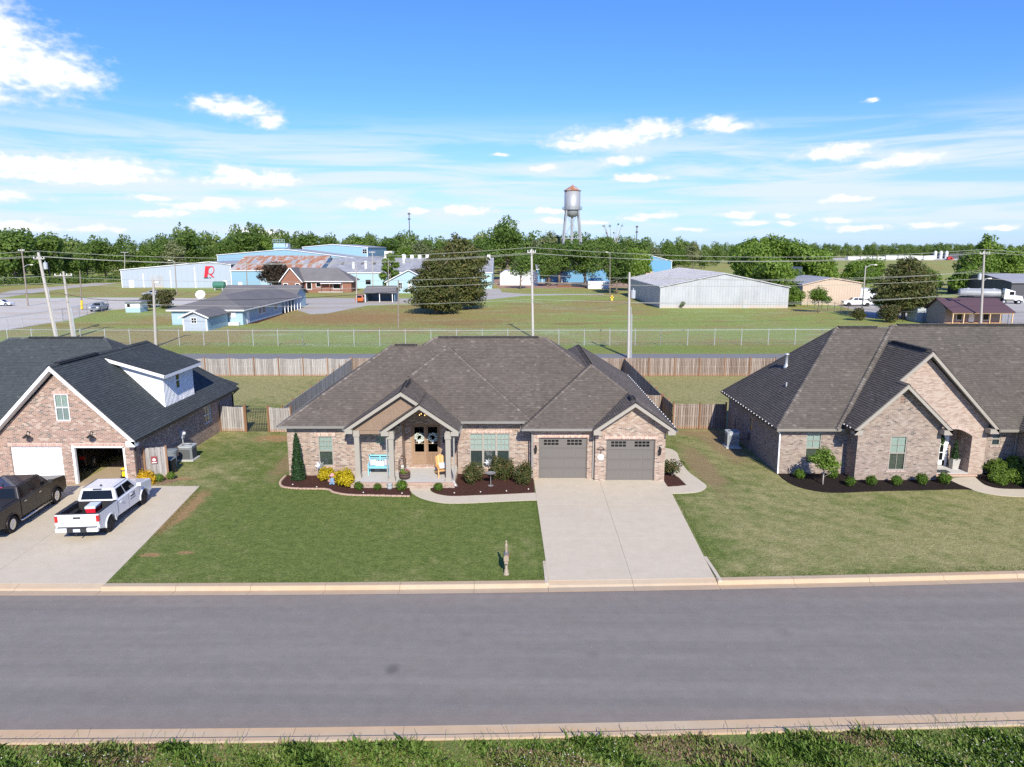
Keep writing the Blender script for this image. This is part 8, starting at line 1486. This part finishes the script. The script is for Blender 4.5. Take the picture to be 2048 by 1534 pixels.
# half-dead tree: bare crown of upright limbs with a few tufts
dt = thing('tree', (42.3, 300, 0), 'half-dead tree with bare upright limbs right of the water tower', 'tree'); mb = MB(); rg = random.Random(3); mb.tube([(0, 0, 0), (0, 0, 9)], [.5, .35], 8); tufts = []
for k in range(13): a = k * 2.4; L_ = rg.uniform(9, 15); e = Vector((math.cos(a) * L_ * .3, math.sin(a) * L_ * .3, 9 + L_)); mb.tube([(0, 0, rg.uniform(6, 9)), (e.x * .4, e.y * .4, 9 + L_ * .45), e], [.22, .14, .04], 5); tufts.append((e.x, e.y, min(e.z, 25) - rg.uniform(0, 2), .55, .55, .5)) if k % 2 else tufts.append((e.x * .7, e.y * .7, 13, 1.6, 1.6, 1.8))
mb.build('trunk', 'bark_pale', dt, local=True); V, F, t_ = leafball(np.random.default_rng(8), tufts, 1500, .3); link('crown', np_mesh('crown', V, F, t_, 'leaf_oak'), dt)
for i, (k, x, y, s, lb) in enumerate((('lush', 71, 212, .98, 'leftmost of the big leafy trees behind the grey shed'), ('lush', 80.5, 216, 1.04, 'tallest of the big leafy trees behind the grey shed'), ('lush2', 88.5, 205, 1.0, 'right-hand leafy tree behind the grey shed'), ('lush2', 66, 200, .62, 'low leafy tree against the back of the grey shed'), ('thicket', 72, 186, .9, 'low bright thicket beside the grey shed corner'), ('young', 62.0, 142, 1.0, 'young tree inside the dark chain-link fence'), ('thicket', 63.5, 158, .5, 'dark bush at the right foot of the grey shed'), ('lush2', 66.0, 176, .82, 'full green tree between grey shed and tan building, reaching the ground'), ('lush', 64.5, 188, .86, 'dense tree right behind the grey shed corner'), ('thicket', 65.8, 166.5, .62, 'bright low growth at the left end of the tan building'))): plant(k, (x, y, 0), lb, scale=s, rz=i * 1.3)
for i, (k, x, y, s, lb) in enumerate((('lush2', 139, 212, .95, 'leafy tree left of the tall pole by the tanker'), ('oakC', 158, 236, 1.02, 'tall tree rising above the dark metal shed'), ('lush', 150, 214, .8, 'broad leafy tree behind the tanker'), ('lush2', 168, 222, .95, 'leafy tree at the far right edge'), ('thicket', 128, 198, .95, 'low thicket behind the tanker'), ('thicket', 121, 208, .9, 'low thicket right of the right cedar'), ('thicket', 119, 246, 1.0, 'bushy green tree behind the right cedar, left side'), ('thicket', 131, 262, 1.1, 'bushy green tree behind the right cedar, right side'), ('lush2', 108, 248, .8, 'leafy tree above the tan building'), ('lush', 101, 262, .95, 'tree behind the navy block'), ('lush2', 96, 240, .85, 'leafy tree between navy block and grey shed trees'), ('thicket', 113, 226, .75, 'low green thicket behind the white box trailer'))): plant(k, (x, y, 0), lb, scale=s, rz=i * 1.7)
plant('bushy', (-75.6, 152.6, 0), 'rounded dark bush right of the guard hut', 'shrub', name='bush'); plant('bushy', (-79.5, 153.5, 0), 'lower dark bush behind the guard hut', 'shrub', name='bush', scale=.75, rz=2); plant('bushy', (66.2, 123.6, 0), 'green bush by the fence under the street lamp', 'shrub', name='bush', scale=.75); plant('bushy', (62.5, 126.5, 0), 'dark brush along the fence left of the street lamp', 'shrub', name='bush', scale=.55, rz=1)
shrub_proto('weed', .6, 1.3, 'leaf_oak', 500, .1, 44, 'open'); shrub('weed', (37.0, 152.6, 0), 'lone weed growing at the front of the grey shed', s=1.2)
PROF = [(-1.6, .02), (-0.7145, 0.0253), (-0.6834, 0.0225), (-0.6447, 0.0253), (-0.6181, 0.0143), (-0.5555, 0.0116), (-0.5061, 0.0157), (-0.4633, 0.0253), (-0.4143, 0.0266), (-0.3516, 0.0266), (-0.296, 0.0225), (-0.2684, 0.0171), (-0.2124, 0.0171), (-0.1844, 0.0198), (-0.1216, 0.0171), (-0.0867, 0.0116), (-0.0377, 0.0184), (0.0252, 0.0184), (0.0531, 0.0225), (0.0881, 0.0171), (0.1231, 0.0143), (0.1651, 0.0116), (0.1931, 0.0102), (0.228, 0.013), (0.2633, 0.0061), (0.3334, 0.0047), (0.4034, 0.0061), (0.4736, 0.0047), (0.5435, 0.0054), (0.6136, 0.0054), (0.7175, 0.0033), (1.6, .004)]
pa = np.array(PROF)
def crest(t): return float(np.interp(t, pa[:, 0], pa[:, 1]))
def y_front(t): return float(np.interp(t, [-1.2, -.72, -.6, -.55, -.42, -.3, -.1, .05, .2, .28, .34, .45, 1.2], [240, 245, 285, 320, 345, 385, 370, 340, 400, 470, 760, 900, 950]))
def woods():
    rng = np.random.default_rng(77); protos = []
    for s in range(4):
        r2 = np.random.default_rng(200 + s); lob = []
        for i in range(9): a = r2.uniform(0, 6.28); rr = r2.uniform(.1, .32); lob.append((math.cos(a) * rr, math.sin(a) * rr, r2.uniform(.25, .8), r2.uniform(.16, .27), r2.uniform(.16, .27), r2.uniform(.11, .19)))
        lob.append((0, 0, .8, .25, .25, .2)); lob.append((0, 0, .3, .36, .36, .28)); V, F, t = leafball(r2, lob + clumps(r2, lob, 3), 1100, .042); protos.append((V, t))
    Vs, Ts, solo = [], [], []
    rows = (1.0, 1.1, 1.22, 1.36, 1.55)
    for ri, k in enumerate(rows):
        t = -.98
        while t < .98:
            y0 = y_front(t); y = y0 * k * (1 + rng.uniform(-.035, .035)); x = t * y + rng.uniform(-2, 2); far = y0 > 600; top = 13 + y * crest(t)
            h = top * rng.uniform(.88, 1.16) if ri >= 2 else top * rng.uniform(.6, 1.02); h = max(h, 6.5); wdt = h * rng.uniform(.7, 1.05) if h < 14 else h * rng.uniform(.55, .85)
            if ri == 0 and not far and -.75 < t < .27: solo.append((x, y, h, wdt, t))
            else:
                V, tt = protos[rng.integers(4)]; a = rng.uniform(0, 6.28); ca, sa = math.cos(a), math.sin(a); Vn = np.empty_like(V); Vn[:, 0] = (V[:, 0] * ca - V[:, 1] * sa) * wdt + x; Vn[:, 1] = (V[:, 0] * sa + V[:, 1] * ca) * wdt + y; Vn[:, 2] = V[:, 2] * h; Vs.append(Vn); Ts.append(np.clip(tt * .7 + rng.choice([-.05, .1, .2, .3, .5], p=[.25, .3, .25, .12, .08]), 0, 1))
            t += (wdt * .62 + rng.uniform(0, 2.0)) / y0 * (1.25 if far else 1)
    V = np.concatenate(Vs); T = np.concatenate(Ts); leafm('leaf_wood', [(0, (.055, .095, .02)), (.4, (.095, .155, .034)), (.75, (.15, .21, .056)), (1, (.25, .28, .12))])
    tag(link('woodland', np_mesh('woodland', V, np.arange(len(V)).reshape(-1, 4), T, 'leaf_wood')), 'unbroken belt of green woodland along the horizon', 'woodland', kind='stuff')
    keys = ['oakA', 'oakB', 'oakC', 'oakA', 'oakB', 'paleA']; hh = {'oakA': 16, 'oakB': 14, 'oakC': 17, 'paleA': 14}; ww = {'oakA': 6.2, 'oakB': 6.4, 'oakC': 5.4, 'paleA': 6.0}
    for i, (x, y, h, w_, t) in enumerate(solo):
        k = keys[int(rng.integers(len(keys)))]; g = 'left' if t < -.52 else ('works' if t < -.08 else 'centre')
        lb = {'left': 'leafy tree at the front edge of the wood beyond the parking lot', 'works': 'leafy tree at the front edge of the wood behind the blue works buildings', 'centre': 'leafy tree at the front edge of the wood round the water tower'}[g]
        o = plant(k, (x, y, 0), lb, 'tree', {'left': 'wood edge trees beyond the parking lot', 'works': 'wood edge trees behind the works', 'centre': 'wood edge trees round the water tower'}[g], 1.0, rng.uniform(0, 6.28)); s = (w_ / 2) / ww[k] * 1.15; o.scale = (s, s, h / hh[k])
    # undergrowth along the foot of the left wood
    rr = np.random.default_rng(5); lob = []
    for k in range(150): u = rr.random(); x = -260 + u * 110 + rr.uniform(-3, 3); y = 216 + rr.uniform(-2, 9) + max(0, (u - .55)) * 120; lob.append((x, y, rr.uniform(.6, 1.6), rr.uniform(1.5, 3.2), rr.uniform(1.5, 3.2), rr.uniform(1.0, 2.4)))
    V, F, t = leafball(rr, lob, 16000, .33); tag(link('undergrowth', np_mesh('undergrowth', V, F, t * .8, 'leaf_wood')), 'tangled undergrowth along the service road', 'undergrowth', kind='stuff')
woods()
